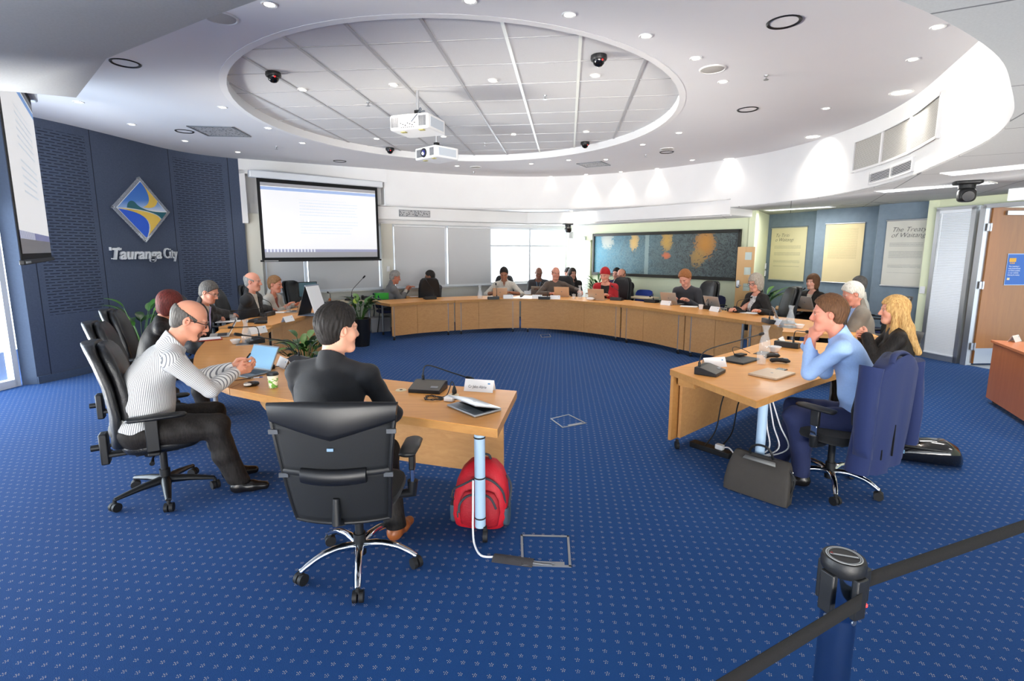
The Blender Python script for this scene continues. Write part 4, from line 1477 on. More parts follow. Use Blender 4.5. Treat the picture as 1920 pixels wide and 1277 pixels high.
tl1, c_l1 = table('council table with rounded run, ending with a pale pole leg beside the red backpack', L1_in, L1_out, panel=(.035, .98, .04), outward=1, polelegs=[pole_l], legs=[V2(-1.97, 4.48)], panel_z=(.10, None))
en = (L1_out[1] - L1_out[0]).normalized()
p = L1_out[0] + en * .075 - c_l1
b = MB()
b.box((p.x + en.y * .002, p.y - en.x * .002, .725), (.085, .002, .014), frame_rot((-en.x, -en.y, 0)))
b.build('label_strip', M_whiteplastic, tl1)
b = MB()
for z in (.665, .41, .15):
	b.lathe([(.034, z - .005), (.0365, z), (.034, z + .005)], (pole_l.x - c_l1.x, pole_l.y - c_l1.y, 0), n=24, cap=False)
b.build('cable_tie', M_black, tl1)
L2_in = sm([V2(-2.09, 4.83), V2(-2.56, 5.27), V2(-2.93, 5.84), V2(-3.16, 6.37), V2(-3.28, 6.91)])
L2_out = sm([T(430, 728), V2(-2.68, 4.25), V2(-3.16, 5.0), V2(-3.55, 5.85), V2(-3.88, 6.74)])
table('curved council table at the left bend, set with the carafe and white bowl', L2_in, L2_out, outward=1, legs=[V2(-3.05, 5.1), V2(-3.75, 6.55)], panel=(.02, .98, .03), seams=(.5,))
L3_in = sm([V2(-3.28, 6.93), V2(-3.25, 7.68), V2(-3.16, 8.62), V2(-3.03, 9.66)])
L3_out = sm([V2(-3.92, 6.76), V2(-3.97, 7.76), V2(-3.90, 8.71), V2(-3.78, 9.71)])
table('straight council table under the big screen, holding the white flip board', L3_in, L3_out, z=.765, outward=1, legs=[V2(-3.86, 6.98), V2(-3.7, 9.54)], panel=(.02, .98, .03), seams=(.12, .55))
F = [T(731, 570), V2(-1.84, 10.44), T(853, 563), V2(-0.55, 11.01), T(975, 560), T(1050, 562), V2(1.7, 10.33), T(1163, 571), V2(2.54, 9.3), T(1283, 586), V2(3.23, 8.11), T(1398, 601)]
def fseg(i, j, label, seams, la, lb, extra=()):
	inner = sm(F)[i * 5:j * 5 + 1]
	outer = offset_line(inner, .84)
	n = len(inner)
	table(label, inner, outer, outward=1, panel=(la, lb, .03), seams=seams, legs=[inner[1] + (outer[1] - inner[1]) * .06, inner[-2] + (outer[-2] - inner[-2]) * .06, outer[2] + (inner[2] - outer[2]) * .06, outer[-3] + (inner[-3] - outer[-3]) * .06])
	return inner, outer
F1_in, F1_out = fseg(0, 2, 'empty ended council table at the far side with an empty chair behind it', (.43,), .03, .995)
F2_in, F2_out = fseg(2, 4, 'council table at the far side where the man in the white shirt sits', (.37,), .005, .995)
F3_in, F3_out = fseg(4, 7, 'council table at the far side where the woman with the red beanie sits', (.62,), .005, .995)
F4_in, F4_out = fseg(7, 9, 'council table at the far side where the man in the grey sweater sits', (.35,), .005, .995)
F5_in, F5_out = fseg(9, 11, 'council table at the far side where the woman with the grey bob sits', (.5,), .005, .93)
R1_in = sm([T(1398, 601), V2(3.64, 7.33), V2(3.67, 6.89), T(1467, 622)])
R1_out = sm([F5_out[-1], V2(4.52, 7.51), V2(4.62, 6.89), V2(4.47, 6.13)])
table('council table at the right bend with a water carafe and open laptop', R1_in, R1_out, outward=1, panel=(.02, .96, .03), seams=(.2,), legs=[R1_in[1] + V2(.05, 0), R1_in[-2] + V2(.15, .05), V2(4.44, 6.36)])
R2_in = sm([T(1451, 635), T(1395, 653), T(1320, 674), T(1256, 692)])
R2_out = sm([V2(3.9, 5.47), V2(3.3, 4.67), T(1530, 712), T(1418, 752)])
tr2, c_r2 = table('council table on the right wing where the man in the blue shirt leans', R2_in, R2_out, outward=1, panel=(.03, .96, .05), polelegs=[V2(1.85, 3.64)], legs=[V2(3.51, 5.45)], panel_z=(.10, None))
e0 = (R2_in[-2] - R2_in[-1]).normalized()
e1 = Vector((e0.y, -e0.x, 0))
p = R2_in[-1] + e0 * .03 - c_r2
MB().box((p.x + e0.x * .2 + e1.x * .015, p.y + e0.y * .2 + e1.y * .015, .385), (.42, .028, .60), frame_rot(e0)).build('outer_board', M_woodedge, tr2)
q = R2_in[-1] + e0 * .10 + e1 * .14 - c_r2
cb2 = MB()
cp_ = R2_in[-1] + e0 * .08 + e1 * .06 - c_r2
caster_into(cb2, cp_, .035)
cb2.build('caster', M_rubber, tr2)
tb = MB()
tb.box((q.x + e0.x * .02, q.y + e0.y * .02, .60), (.14, .16, .012), frame_rot(e0))
tb.box((q.x - e0.x * .05, q.y - e0.y * .05, .635), (.012, .16, .06), frame_rot(e0))
tb.box((q.x + e1.x * .07, q.y + e1.y * .07, .64), (.14, .014, .075), frame_rot(e0))
tr = tb.build('cable_tray', M_woodedge, tr2)
s_ = q + e1 * .079
MB().box((s_.x, s_.y, .64), (.05, .002, .04), frame_rot(e0)).build('blue_sticker', mat('pale_blue_sticker', rgb(150, 200, 232), .5), tr)
MB().box((s_.x + e1.x * .0015, s_.y + e1.y * .0015, .642), (.022, .002, .018), frame_rot(e0)).build('emblem_mark', mat('sticker_blue', rgb(20, 70, 160), .5), tr)
# ------------------------------------------------------------------ side tables and the reddish desk
def side_table(lab, A, B, depth, z, rot_side=1, leg='pair', top=None):
	d = (B - A)
	L = d.length
	t = thing('side_table', lab, 'table', (A.x, A.y, 0), math.atan2(d.y, d.x))
	MB().box((L / 2, depth / 2, z - .015), (L, depth, .03)).build('tabletop', top or mat('pale_laminate', rgb(224, 206, 176), .4), t, bevel=.004)
	for x in (.12, L - .12):
		b = MB()
		b.cyl((x, depth / 2, .03), (x, depth / 2, z - .03), .022)
		b.box((x, depth / 2, .02), (.05, depth * .85, .03))
		b.build('leg', M_greymetal, t)
	return t
p0, p1 = at(640, 558, .72), at(728, 551, .72)
st_w = side_table('pale side table below the blinds with a phone and a green box', V2(-3.72, 10.52), V2(-2.90, 11.02), .5, .72)
st_m = side_table('small beech table where the man in the grey suit writes', V2(-2.38, 11.55), V2(-1.98, 11.80), .42, .72, top=M_wood)
st_a = side_table('pale side table below the painting with a white name card', V2(2.45, 12.05), V2(3.0, 11.40), .5, .72)
st_b = side_table('pale side table in the far corner behind the woman with long brown hair', V2(1.85, 12.9), V2(2.3, 12.55), .4, .72)
st_c = side_table('beech side table behind the people by the window', V2(.25, 12.62), V2(1.0, 12.72), .35, .70, top=M_wood)
st_d = side_table('round edged brown table of the woman in the black blazer', V2(4.75, 9.2), V2(5.55, 8.75), .55, .74, top=mat('brown_laminate', rgb(160, 120, 80), .4))
K0, K1 = V2(5.62, 5.87), V2(5.33, 5.25)
kd = (K0 - K1).normalized()
kn = Vector((kd.y, -kd.x, 0))
t = thing('reception_desk', 'reddish wooden desk at the right edge beside the open door', 'desk', (K0.x, K0.y, 0), math.atan2(-kd.y, -kd.x))
MB().box((.85, .40, .725), (1.74, .86, .03)).build('desktop', M_reddesk, t, bevel=.003)
MB().box((.85, 0.0, .385), (1.68, .025, .65)).build('front_panel', M_reddesk, t)
MB().box((.02, .39, .385), (.025, .75, .65)).build('side_panel', M_reddesk, t)
MB().box((1.68, .39, .385), (.025, .75, .65)).build('side_panel', M_reddesk, t)
for x, y in ((.08, .06), (1.6, .06), (.08, .7), (1.6, .7)):
	b = MB()
	caster_into(b, V2(x, y), .03)
	b.build('caster', M_rubber, t)
def floor_box(px4, lab):
	P = [at(x, y, 0) for x, y in px4]
	c = sum(P, Vector()) / 4
	t = thing('floor_box', lab, 'floor box', (c.x, c.y, 0), 0, 'floor boxes in the carpet')
	b = MB()
	for a, e in zip(P, P[1:] + P[:1]):
		m = (a + e) / 2 - c
		d = (e - a)
		b.box((m.x, m.y, .003), (d.length + .012, .014, .006), frame_rot(d))
	b.build('frame', M_greymetal, t)
	b = MB()
	b.prism([((p.x - c.x) * .93, (p.y - c.y) * .93) for p in P], .0005, .003)
	b.build('carpet_lid', M_carpet, t)
	a, e = P[3] - c, P[2] - c
	m = (a * .4 + e * .6) * .86
	MB().box((m.x, m.y, .004), ((e - a).length * .6, .03, .004), frame_rot(e - a)).build('handle_flap', M_greymetal, t)
	return t
floor_box([(978, 1005), (1065, 1007), (1069, 1063), (980, 1060)], 'square floor box lid beside the grey cable cover and pole leg')
floor_box([(1033, 786), (1066, 778), (1098, 794), (1055, 802)], 'small floor box lid alone in the middle of the carpet')
fb_ = floor_box([(1013, 628), (1030, 627), (1033, 632), (1016, 633)], 'tiny floor box lid in front of the far tables')
ca = at(925, 1046, 0)
cb_ = at(1000, 1056, 0)
t = thing('cable_cover', 'dark grey fabric cable cover lying between pole leg and floor box', 'cable cover', ((ca.x + cb_.x) / 2, (ca.y + cb_.y) / 2, 0), math.atan2(cb_.y - ca.y, cb_.x - ca.x))
L = (cb_ - ca).length
b = MB()
rings = []
for x in np.linspace(-L / 2, L / 2, 9):
	rings.append([(x, -.045, .001), (x, -.02, .012), (x, 0, .016), (x, .02, .012), (x, .045, .001)])
b.loft(rings)
b.build('fabric_strip', mat('grey_velcro', rgb(66, 64, 66), .95, bump=.3, bscale=300), t)
b = MB()
b.tube([(L / 2 - .01, .004, .008), (L / 2 + .06, .006, .008), (L / 2 + .12, .008, .009)], .005)
b.tube([(L / 2 - .01, -.012, .008), (L / 2 + .06, -.012, .008), (L / 2 + .11, -.01, .009)], .005)
b.build('wires', M_greymetal, t)
t = thing('floor_cable', 'white cable running down the pole leg and under the grey cover', 'cable')
pts = []
for k, (x, y, z) in enumerate([(-.235, 2.915, .40), (-.237, 2.91, .22), (-.238, 2.90, .10), (-.225, 2.84, .03), (-.18, 2.76, .008), (ca.x + .01, ca.y + .0, .006)]):
	pts.append(Vector((x, y, z)))
def curve_pts(P, n=6):
	P = [Vector(p) for p in P]
	out = []
	for i in range(len(P) - 1):
		p0, p1, p2, p3 = P[max(i - 1, 0)], P[i], P[i + 1], P[min(i + 2, len(P) - 1)]
		for k in range(n):
			t_ = k / n
			out.append(.5 * ((2 * p1) + (p2 - p0) * t_ + (2 * p0 - 5 * p1 + 4 * p2 - p3) * t_ * t_ + (3 * p1 - p0 - 3 * p2 + p3) * t_ ** 3))
	return out + [P[-1]]
b = MB()
b.tube(curve_pts(pts), .006, 10)
b.build('cable', M_whiteplastic, t)
# ------------------------------------------------------------------ chairs
def ring_se(cx, cy, z, w, d, e=.5, n=28, tilt=0.0, bulge=0.0):
	"""superellipse ring lying level: w across x, d across y"""
	sg = lambda v, p: math.copysign(abs(v) ** p, v)
	out = []
	for k in range(n):
		a = 2 * PI * (k + .5) / n
		x = w / 2 * sg(math.cos(a), e)
		y = d / 2 * sg(math.sin(a), e)
		y += bulge * (x / (w / 2)) ** 2 if w else 0
		out.append(Vector((cx + x, cy + y, z + y * tilt)))
	return out
def base_star(t, m, n=5, r=.31, z0=.085, hub=.13, ang=.3, chrome=False):
	for k in range(n):
		a = ang + 2 * PI * k / n
		d = Vector((math.cos(a), math.sin(a), 0))
		b = MB()
		if chrome:
			pts = [d * .03 + Vector((0, 0, hub)), d * .12 + Vector((0, 0, hub + .012)), d * .22 + Vector((0, 0, hub - .005)), d * (r - .02) + Vector((0, 0, .085)), d * r + Vector((0, 0, .07))]
			b.tube(curve_pts(pts, 4), [.024] * 4 + [.021] * 4 + [.018] * 4 + [.016] * 4 + [.014], 12)
		else:
			rings = []
			sd = Vector((-d.y, d.x, 0))
			for f, w, h, z in ((.03, .034, .06, hub - .01), (.15, .028, .045, hub - .018), (.26, .022, .032, .095), (r, .018, .026, .085)):
				c = d * f + Vector((0, 0, z))
				rings.append([c + sd * (w * math.cos(q)) + Vector((0, 0, h / 2 * math.sin(q))) for q in [2 * PI * j / 12 for j in range(12)]])
			b.loft(rings)
		lg = b.build('base_leg', m, t)
		cb = MB()
		p = d * r
		sd = Vector((math.cos(a * 3 + 1), math.sin(a * 3 + 1), 0))
		for s in (-1, 1):
			c = p + sd * (s * .016) + Vector((0, 0, .032))
			cb.cyl(c - sd * .011, c + sd * .011, .031, n=20)
		cb.tube([p + Vector((0, 0, .05)), p + Vector((0, 0, .085))], .012, 10)
		cb.build('caster', M_rubber, lg)
	b = MB()
	b.cyl((0, 0, .075), (0, 0, .20), .034)
	b.cyl((0, 0, .2), (0, 0, .36), .024)
	b.build('gas_column', M_black, t)
def leather_chair(label, loc, rz, high=1.14, group=None, detail=True):
	"""padded high back chair; faces +y"""
	t = thing('leather_chair', label, 'chair', loc, rz, group)
	base_star(t, M_black, r=.315, ang=R(-66))
	b = MB()
	prof = [(.395, .40, .38), (.405, .47, .45), (.43, .50, .48), (.465, .50, .48), (.49, .46, .44), (.498, .36, .34)]
	b.loft([ring_se(0, .02, z, w, d, .55) for z, w, d in prof])
	b.build('seat', M_leather, t, smooth=60)
	H = high
	b = MB()
	rings = []
	for f, w in ((0, .30), (.03, .40), (.12, .46), (.35, .49), (.6, .49), (.8, .46), (.93, .40), (.985, .32), (1.0, .22)):
		z = .44 + (H - .44) * f
		y = -.245 - .10 * f + .05 * math.sin(f * PI)
		rings.append(ring_se(0, y, z, w, .075, .6, bulge=.03))
	b.loft(rings)
	b.build('back_shell', M_leather, t, smooth=60)
	b = MB()
	rings = []
	for f, w, th in ((0.05, .26, .03), (.09, .36, .08), (.2, .43, .105), (.35, .45, .11), (.52, .45, .095), (.66, .44, .08), (.70, .43, .075), (.78, .42, .09), (.9, .37, .085), (.965, .29, .05), (.985, .2, .02)):
		z = .44 + (H - .44) * f
		y = -.205 - .10 * f + .05 * math.sin(f * PI)
		rings.append(ring_se(0, y + .02, z, w, th, .6, bulge=.035))
	b.loft(rings)
	b.build('back_cushion', M_leather, t, smooth=60)
	for s in (-1, 1):
		b = MB()
		b.loft([ring_se(s * .275, y, z, w, .032, .7, 16) for y, z, w in ()] or [[Vector((s * .275 + w * math.cos(q), y, .665 + h * math.sin(q))) for q in [2 * PI * k / 14 for k in range(14)]] for y, w, h in ((-.16, .018, .008), (-.14, .036, .018), (0, .042, .02), (.12, .04, .02), (.17, .03, .016), (.185, .012, .006))])
		ar = b.build('armrest', M_leather, t, smooth=60)
		pb = MB()
		pb.box((s * .285, -.02, .545), (.022, .075, .22))
		pb.box((s * .20, -.02, .415), (.19, .07, .022))
		pb.build('arm_post', M_black, ar, bevel=.006)
	b = MB()
	b.box((0, -.02, .375), (.20, .26, .045))
	b.box((0, -.20, .37), (.08, .26, .03))
	b.box((0, -.325, .42), (.09, .05, .22))
	b.build('mechanism', M_black, t, bevel=.01)
	if detail:
		MB().tube([(.10, -.02, .375), (.20, -.04, .36), (.27, -.04, .345)], [.006, .006, .016], 10).build('lever', M_black, t)
		MB().tube([(-.10, -.02, .375), (-.20, -.04, .36), (-.25, -.04, .32)], [.006, .006, .016], 10).build('lever', M_black, t)
		MB().cyl((0, -.35, .43), (0, -.40, .43), .022).build('tension_knob', M_black, t)
	return t
ARC = 'black leather chairs on the left wing'
lc0 = leather_chair('padded black leather chair carrying the man in the striped shirt', (-2.535, 3.54, 0), R(-60), 1.17, ARC)
def put_leather(label, x, y, rz, group=ARC):
	return dup(lc0, (x, y, 0), R(rz), label, group)
put_leather('empty black leather chair just behind the man in the striped shirt', -3.33, 4.50, -62)
put_leather('black leather chair of the dark haired woman near the leafy plant', -3.92, 5.42, -66)
put_leather('black leather chair behind the man with the lavender tie', -4.42, 7.15, -82)
put_leather('black leather chair behind the balding man in the dark suit', -4.52, 8.25, -86)
put_leather('black leather chair behind the woman in the pale grey jacket', -4.45, 9.1, -95)
FARC = 'black chairs on the far side of the ring'
put_leather('black chair with its back to the room under the man with black glasses', -1.92, 11.82, 12, FARC)
M_mesh_back = mat('black_mesh_back', rgb(24, 28, 34), .75)
g = NT(M_mesh_back)
o_ = g.obj()
x_, y_, z_ = g.sep(o_)
hx = g.math('FRACT', g.math('MULTIPLY', g.math('ADD', x_, z_), 130))
hz = g.math('FRACT', g.math('MULTIPLY', g.math('SUBTRACT', x_, z_), 130))
hl = g.math('MULTIPLY', g.math('GREATER_THAN', hx, .5), g.math('GREATER_THAN', hz, .5))
g.put(g.mix(hl, rgb(8, 10, 13), rgb(26, 31, 38)), g.b.inputs['Base Color'])
def arm_t(t, s, x=.29, zt=.67, chrome=False, y=-.02):
	b = MB()
	b.loft([[Vector((s * x + w * math.cos(q), y + yy, zt + h * math.sin(q))) for q in [2 * PI * k / 16 for k in range(16)]] for yy, w, h in ((-.13, .02, .008), (-.12, .045, .016), (0, .052, .018), (.11, .05, .018), (.14, .03, .01))])
	ar = b.build('armrest', M_black, t, smooth=60)
	pb = MB()
	pb.box((s * (x + .005), y, zt - .07), (.03, .06, .12))
	pb.build('arm_sleeve', M_black, ar, bevel=.006)
	MB().box((s * (x + .005), y, zt - .165), (.022, .045, .12)).build('arm_blade', M_chrome if chrome else M_black, ar, bevel=.004)
	pb = MB()
	pb.tube([(s * (x + .005), y, zt - .20), (s * (x), y, zt - .27), (s * (x - .10), y, zt - .285), (s * .12, y, zt - .28)], [.03, .03, .022, .018], 12)
	pb.build('arm_bracket', M_black, ar)
def mesh_chair(label, loc, rz, back_y=-.30, star=.3):
	t = thing('mesh_chair', label, 'chair', loc, rz)
	base_star(t, M_chrome, r=.32, ang=star, chrome=True)
	b = MB()
	b.loft([ring_se(0, .02, z, w, d, .55) for z, w, d in [(.415, .40, .38), (.425, .47, .44), (.45, .50, .47), (.475, .49, .46), (.49, .40, .38)]])
	b.build('seat', M_fabric_black, t, smooth=60)
	def backpt(u, v):
		"""u -1..1 across, v 0..1 up"""
		w = .232 + .072 * v ** .8 - .01 * math.sin(v * PI)
		z = .43 + .63 * v + .018 * (1 - u * u) * (v > .9)
		y = back_y - .07 * v + .05 * u * u - .035 * math.sin(v * PI * .9)
		return Vector((w * u, y, z))
	for name, v0, v1 in (('mesh_panel', .0, .46), ('mesh_panel', .46, .84)):
		b = MB()
		b.loft([[backpt(u, v0 + (v1 - v0) * k / 8) for u in np.linspace(-1, 1, 17)] for k in range(9)], closed=False, cap=False)
		b.build(name, M_mesh_back, t, smooth=80, solid=.008)
	b = MB()
	rings = []
	for u in np.linspace(-1.02, 1.02, 21):
		uu = u
		lo = backpt(uu, .72 + .10 * (1 - (1 - abs(uu)) ** 1) * 0 + .08 * (1 - abs(uu)))
		hi = backpt(uu, 1.0)
		lo = backpt(uu, .80 - .0 * abs(uu) + .0) if False else backpt(uu, .70 + .14 * abs(uu) ** 1.5 * 1.0 - .0) if abs(uu) < .0 else backpt(uu, .72 + .13 * abs(uu))
		th = .018 + .006 * (1 - abs(uu))
		n = 12
		ring = []
		for k in range(n):
			q = 2 * PI * k / n
			c = (lo + hi) / 2
			hh = (hi - lo) / 2
			ring.append(c + hh * math.copysign(abs(math.sin(q)) ** .6, math.sin(q)) + Vector((0, th * math.copysign(abs(math.cos(q)) ** .7, math.cos(q)), 0)))
		rings.append(ring)
	b.loft(rings)
	b.build('top_pad', mat('smooth_black_pad', rgb(19, 20, 23), .38), t, smooth=60)
	for s in (-1, 1):
		b = MB()
		b.tube([backpt(s * 1.0, v) + Vector((0, .0, 0)) for v in np.linspace(0, .9, 12)], .011, 10)
		b.build('side_stile', M_black, t)
		for v in (.78, .42):
			p = backpt(s * .98, v)
			MB().box((p.x, p.y - .012, p.z), (.045, .012, .022)).build('clip', mat('dark_clip', rgb(70, 74, 80), .4), t)
	b = MB()
	b.tube([backpt(u, 0.0) for u in np.linspace(-1, 1, 15)], .012, 10)
	b.build('bottom_rail', M_black, t)
	b = MB()
	b.loft([[p + Vector((0, th * math.cos(q) - .012, hh * math.sin(q))) for q in [2 * PI * k / 14 for k in range(14)]] for p, th, hh in [(backpt(u, .46 - .03 * (1 - u * u)), .014 + .012 * (1 - u ** 4), .012 + .030 * (1 - u ** 4)) for u in np.linspace(-.6, .6, 17)]])
	b.build('lumbar_pad', mat('smooth_black_pad', rgb(19, 20, 23), .38), t, smooth=60)
	for s in (-1, 1):
		b = MB()
		b.loft([[p + Vector((0, .004 * math.cos(q) - .006, .014 * math.sin(q))) for q in [2 * PI * k / 8 for k in range(8)]] for p in [backpt(s * u, .45) for u in np.linspace(.55, 1.0, 6)]])
		b.build('lumbar_strap', M_black, t)
	p = backpt(0, .66)
	MB().box((p.x, p.y - .012, p.z), (.03, .006, .014)).build('tag', mat('pale_tag', rgb(120, 150, 176), .4), t)
	b = MB()
	b.tube([(0, -.10, .40), (0, -.25, .41), (0, back_y - .06, .46), (0, back_y - .045, .58)], [.02, .024, .022, .016], 12)
	b.box((0, 0, .39), (.18, .24, .04))
	b.build('mechanism', M_black, t)
	for s in (-1, 1):
		arm_t(t, s, .30, .70, True, .02)
	return t
mc = mesh_chair('black mesh back office chair with chrome star base, carrying the man in black', (-.86, 2.68, 0), R(1), star=R(-88 - 1 + 12))
def office_chair(label, loc, rz, back=True, star=.2, chrome=True, high=1.0):
	t = thing('office_chair', label, 'chair', loc, rz)
	base_star(t, M_chrome if chrome else M_black, r=.31, ang=star, chrome=chrome)
	b = MB()
	b.loft([ring_se(0, .02, z, w, d, .55) for z, w, d in [(.40, .40, .40), (.415, .47, .46), (.44, .49, .48), (.475, .48, .47), (.49, .40, .38)]])
	b.build('seat', M_fabric_black, t, smooth=60)
	b = MB()
	rings = []
	for f, w in ((0, .26), (.05, .36), (.3, .43), (.6, .45), (.85, .42), (.95, .36), (1.0, .22)):
		z = .56 + (high - .56) * f
		rings.append(ring_se(0, -.25 - .10 * f + .03 * math.sin(f * PI), z, w, .06, .6, bulge=.03))
	b.loft(rings)
	b.build('backrest', M_fabric_black, t, smooth=60)
	b = MB()
	b.tube([(0, -.10, .39), (0, -.28, .40), (0, -.31, .52), (0, -.32, .70)], [.02, .022, .02, .014], 10)
	b.box((0, 0, .39), (.18, .24, .04))
	b.build('mechanism', M_black, t)
	for s in (-1, 1):
		arm_t(t, s, .275, .665, chrome)
	return t
oc = office_chair('black office chair with chrome star base, a navy jacket hung over its back', (2.40, 3.66, 0), R(28), star=R(-42 - 28), high=1.0)
office_chair('black office chair tilted behind the blonde woman, its backrest showing past her hair', (3.48, 4.86, 0), R(62), star=.9, high=1.02)
put_leather('black leather chair behind the white haired man in the grey jacket', 4.98, 6.95, 66, FARC)
put_leather('black leather chair of the woman with the grey bob', 4.52, 8.72, 84, FARC)
put_leather('tall black leather chair beside the man in the grey sweater', 3.78, 10.25, 118, FARC)
put_leather('black leather chair behind the woman with the red beanie', 2.36, 11.55, 140, FARC)
put_leather('black leather chair of the man in the brown shirt at the far table', 1.2, 12.25, 165, FARC)
put_leather('black leather chair of the man in the white shirt at the far table', -.2, 12.5, 178, FARC)
put_leather('black leather chair standing spare behind the monitor under the screen', -4.25, 10.35, -110, 'spare chairs under the screen')
M_bluecloth = mat('blue_upholstery', rgb(34, 62, 150), .8, bump=.2, bscale=400)
M_navycloth = mat('navy_upholstery', rgb(26, 34, 70), .85, bump=.2, bscale=400)
def arm_chair(label, loc, rz, m, grp):
	t = thing('visitor_chair', label, 'chair', loc, rz, grp)
	b = MB()
	b.loft([ring_se(0, .0, z, w, d, .5) for z, w, d in [(.41, .42, .40), (.425, .48, .46), (.455, .48, .46), (.47, .42, .40)]])
	b.build('seat', m, t, smooth=60)
	b = MB()
	rings = []
	for f, w in ((0, .34), (.08, .43), (.4, .47), (.75, .46), (.93, .40), (1, .26)):
		rings.append(ring_se(0, -.22 - .07 * f, .52 + .32 * f, w, .045, .6, bulge=.04))
	b.loft(rings)
	b.build('backrest', m, t, smooth=60)
	for s in (-1, 1):
		b = MB()
		b.tube(curve_pts([(s * .26, .22, .012), (s * .265, .21, .40), (s * .265, .20, .62), (s * .265, .10, .66), (s * .265, -.14, .655), (s * .25, -.25, .64)], 4), .012, 10)
		fr = b.build('frame_arm', M_black, t)
		MB().soft((s * .265, .02, .67), (.045, .26, .025), .5).build('arm_pad', M_black, fr)
		b = MB()
		b.tube([(s * .25, -.30, .012), (s * .245, -.24, .42), (s * .22, -.26, .60)], .012, 10)
		b.build('leg', M_black, t)
	return t
VB = 'upholstered visitor chairs below the painting'
vc0 = arm_chair('bright blue visitor chair beside the man with the white shirt and dark jacket', (3.02, 12.15, 0), R(135), M_bluecloth, VB)
vc1 = arm_chair('navy visitor armchair behind the man in the grey sweater', (3.42, 11.25, 0), R(135), M_navycloth, VB)
dup(vc1, (4.12, 10.65, 0), R(128), 'empty navy visitor chair between the grey sweater man and the beech door', VB)
dup(vc1, (-2.78, 11.38, 0), R(-62), 'dark visitor chair under the man in the grey suit', 'visitor chairs by the blinds')
dup(vc1, (1.55, 13.62, 0), R(170), 'dark visitor chair of the long haired woman in the far corner', 'visitor chairs in the far corner')
dup(vc1, (5.75, 9.75, 0), R(60), 'dark visitor chair of the woman in the black blazer', 'visitor chairs by the posters')
dup(vc1, (6.1, 8.6, 0), R(70), 'dark visitor chair of the grey haired person by the posters', 'visitor chairs by the posters')
dup(vc1, (2.78, 13.15, 0), R(140), 'dark visitor chair of the man in navy below the painting', 'visitor chairs in the far corner')
dup(vc1, (2.60, 12.35, 0), R(150), 'dark visitor chair of the bespectacled man with the dark jacket', 'visitor chairs in the far corner')
dup(vc1, (.68, 13.35, 0), R(178), 'dark visitor chair of the man with the lanyard', 'visitor chairs in the far corner')
# ------------------------------------------------------------------ people: smooth implicit bodies turned into one mesh each
def nrm(v):
	v = np.asarray(v, float)
	return v / (np.linalg.norm(v) + 1e-12)
class Field:
	"""list of soft-blended solids; evaluates anywhere, meshes with surface nets"""
	def __init__(self):
		self.p = []
	def cone(self, a, b, ra, rb, k=.02):
		a, b = np.asarray(a, float), np.asarray(b, float)
		m = max(ra, rb)
		lo, hi = np.minimum(a, b) - m, np.maximum(a, b) + m
		d = b - a
		L2 = max(d @ d, 1e-12)
		def f(P):
			t = np.clip(((P - a) @ d) / L2, 0, 1)
			return np.linalg.norm(P - a - t[:, None] * d, axis=1) - (ra + (rb - ra) * t)
		self.p.append(('u', f, lo, hi, k))
		return self
	def ell(self, c, r, k=.02, Rm=None, op='u'):
		c, r = np.asarray(c, float), np.asarray(r, float)
		m = max(r)
		Rm = np.eye(3) if Rm is None else np.asarray(Rm, float)
		rmin = min(r)
		def f(P):
			q = (P - c) @ Rm
			k0 = np.linalg.norm(q / r, axis=1)
			k1 = np.linalg.norm(q / (r * r), axis=1)
			return np.where(k0 < 1e-6, -rmin, k0 * (k0 - 1) / np.maximum(k1, 1e-9))
		self.p.append((op, f, c - m, c + m, k))
		return self
	def fn(self, f, lo, hi, k=.01, op='u'):
		self.p.append((op, f, np.asarray(lo, float), np.asarray(hi, float), k))
		return self
	def bounds(self):
		lo = np.min([p[2] for p in self.p if p[0] == 'u'], axis=0)
		hi = np.max([p[3] for p in self.p if p[0] == 'u'], axis=0)
		return lo, hi
	@staticmethod
	def _comb(op, d, b, k):
		if op == 'u':
			h = np.clip(.5 + .5 * (d - b) / k, 0, 1)
			return d + (b - d) * h - k * h * (1 - h)
		if op == 's':      # carve away
			b = -b
		h = np.clip(.5 - .5 * (d - b) / k, 0, 1)
		return d + (b - d) * h + k * h * (1 - h)
	def eval(self, P):
		d = np.full(len(P), .3)
		for op, f, lo, hi, k in self.p:
			d = self._comb(op, d, f(P), k)
		return d
	def mesh(self, h):
		lo, hi = self.bounds()
		lo = lo - 3 * h
		hi = hi + 3 * h
		n = np.ceil((hi - lo) / h).astype(int) + 1
		ax = [lo[i] + h * np.arange(n[i]) for i in range(3)]
		G = np.full(tuple(n), .3, np.float64)
		for op, f, plo, phi, k in self.p:
			mg = k * 1.05 + 2.5 * h
			i0 = np.clip(np.floor((plo - mg - lo) / h).astype(int), 0, n - 1)
			i1 = np.clip(np.ceil((phi + mg - lo) / h).astype(int) + 1, 1, n)
			if np.any(i1 <= i0):
				continue
			X, Y, Z = np.meshgrid(*[ax[i][i0[i]:i1[i]] for i in range(3)], indexing='ij')
			P = np.stack([X.ravel(), Y.ravel(), Z.ravel()], 1)
			sl = tuple(slice(i0[i], i1[i]) for i in range(3))
			G[sl] = self._comb(op, G[sl].ravel(), f(P), k).reshape(X.shape)
		return surface_nets(G, lo, h)
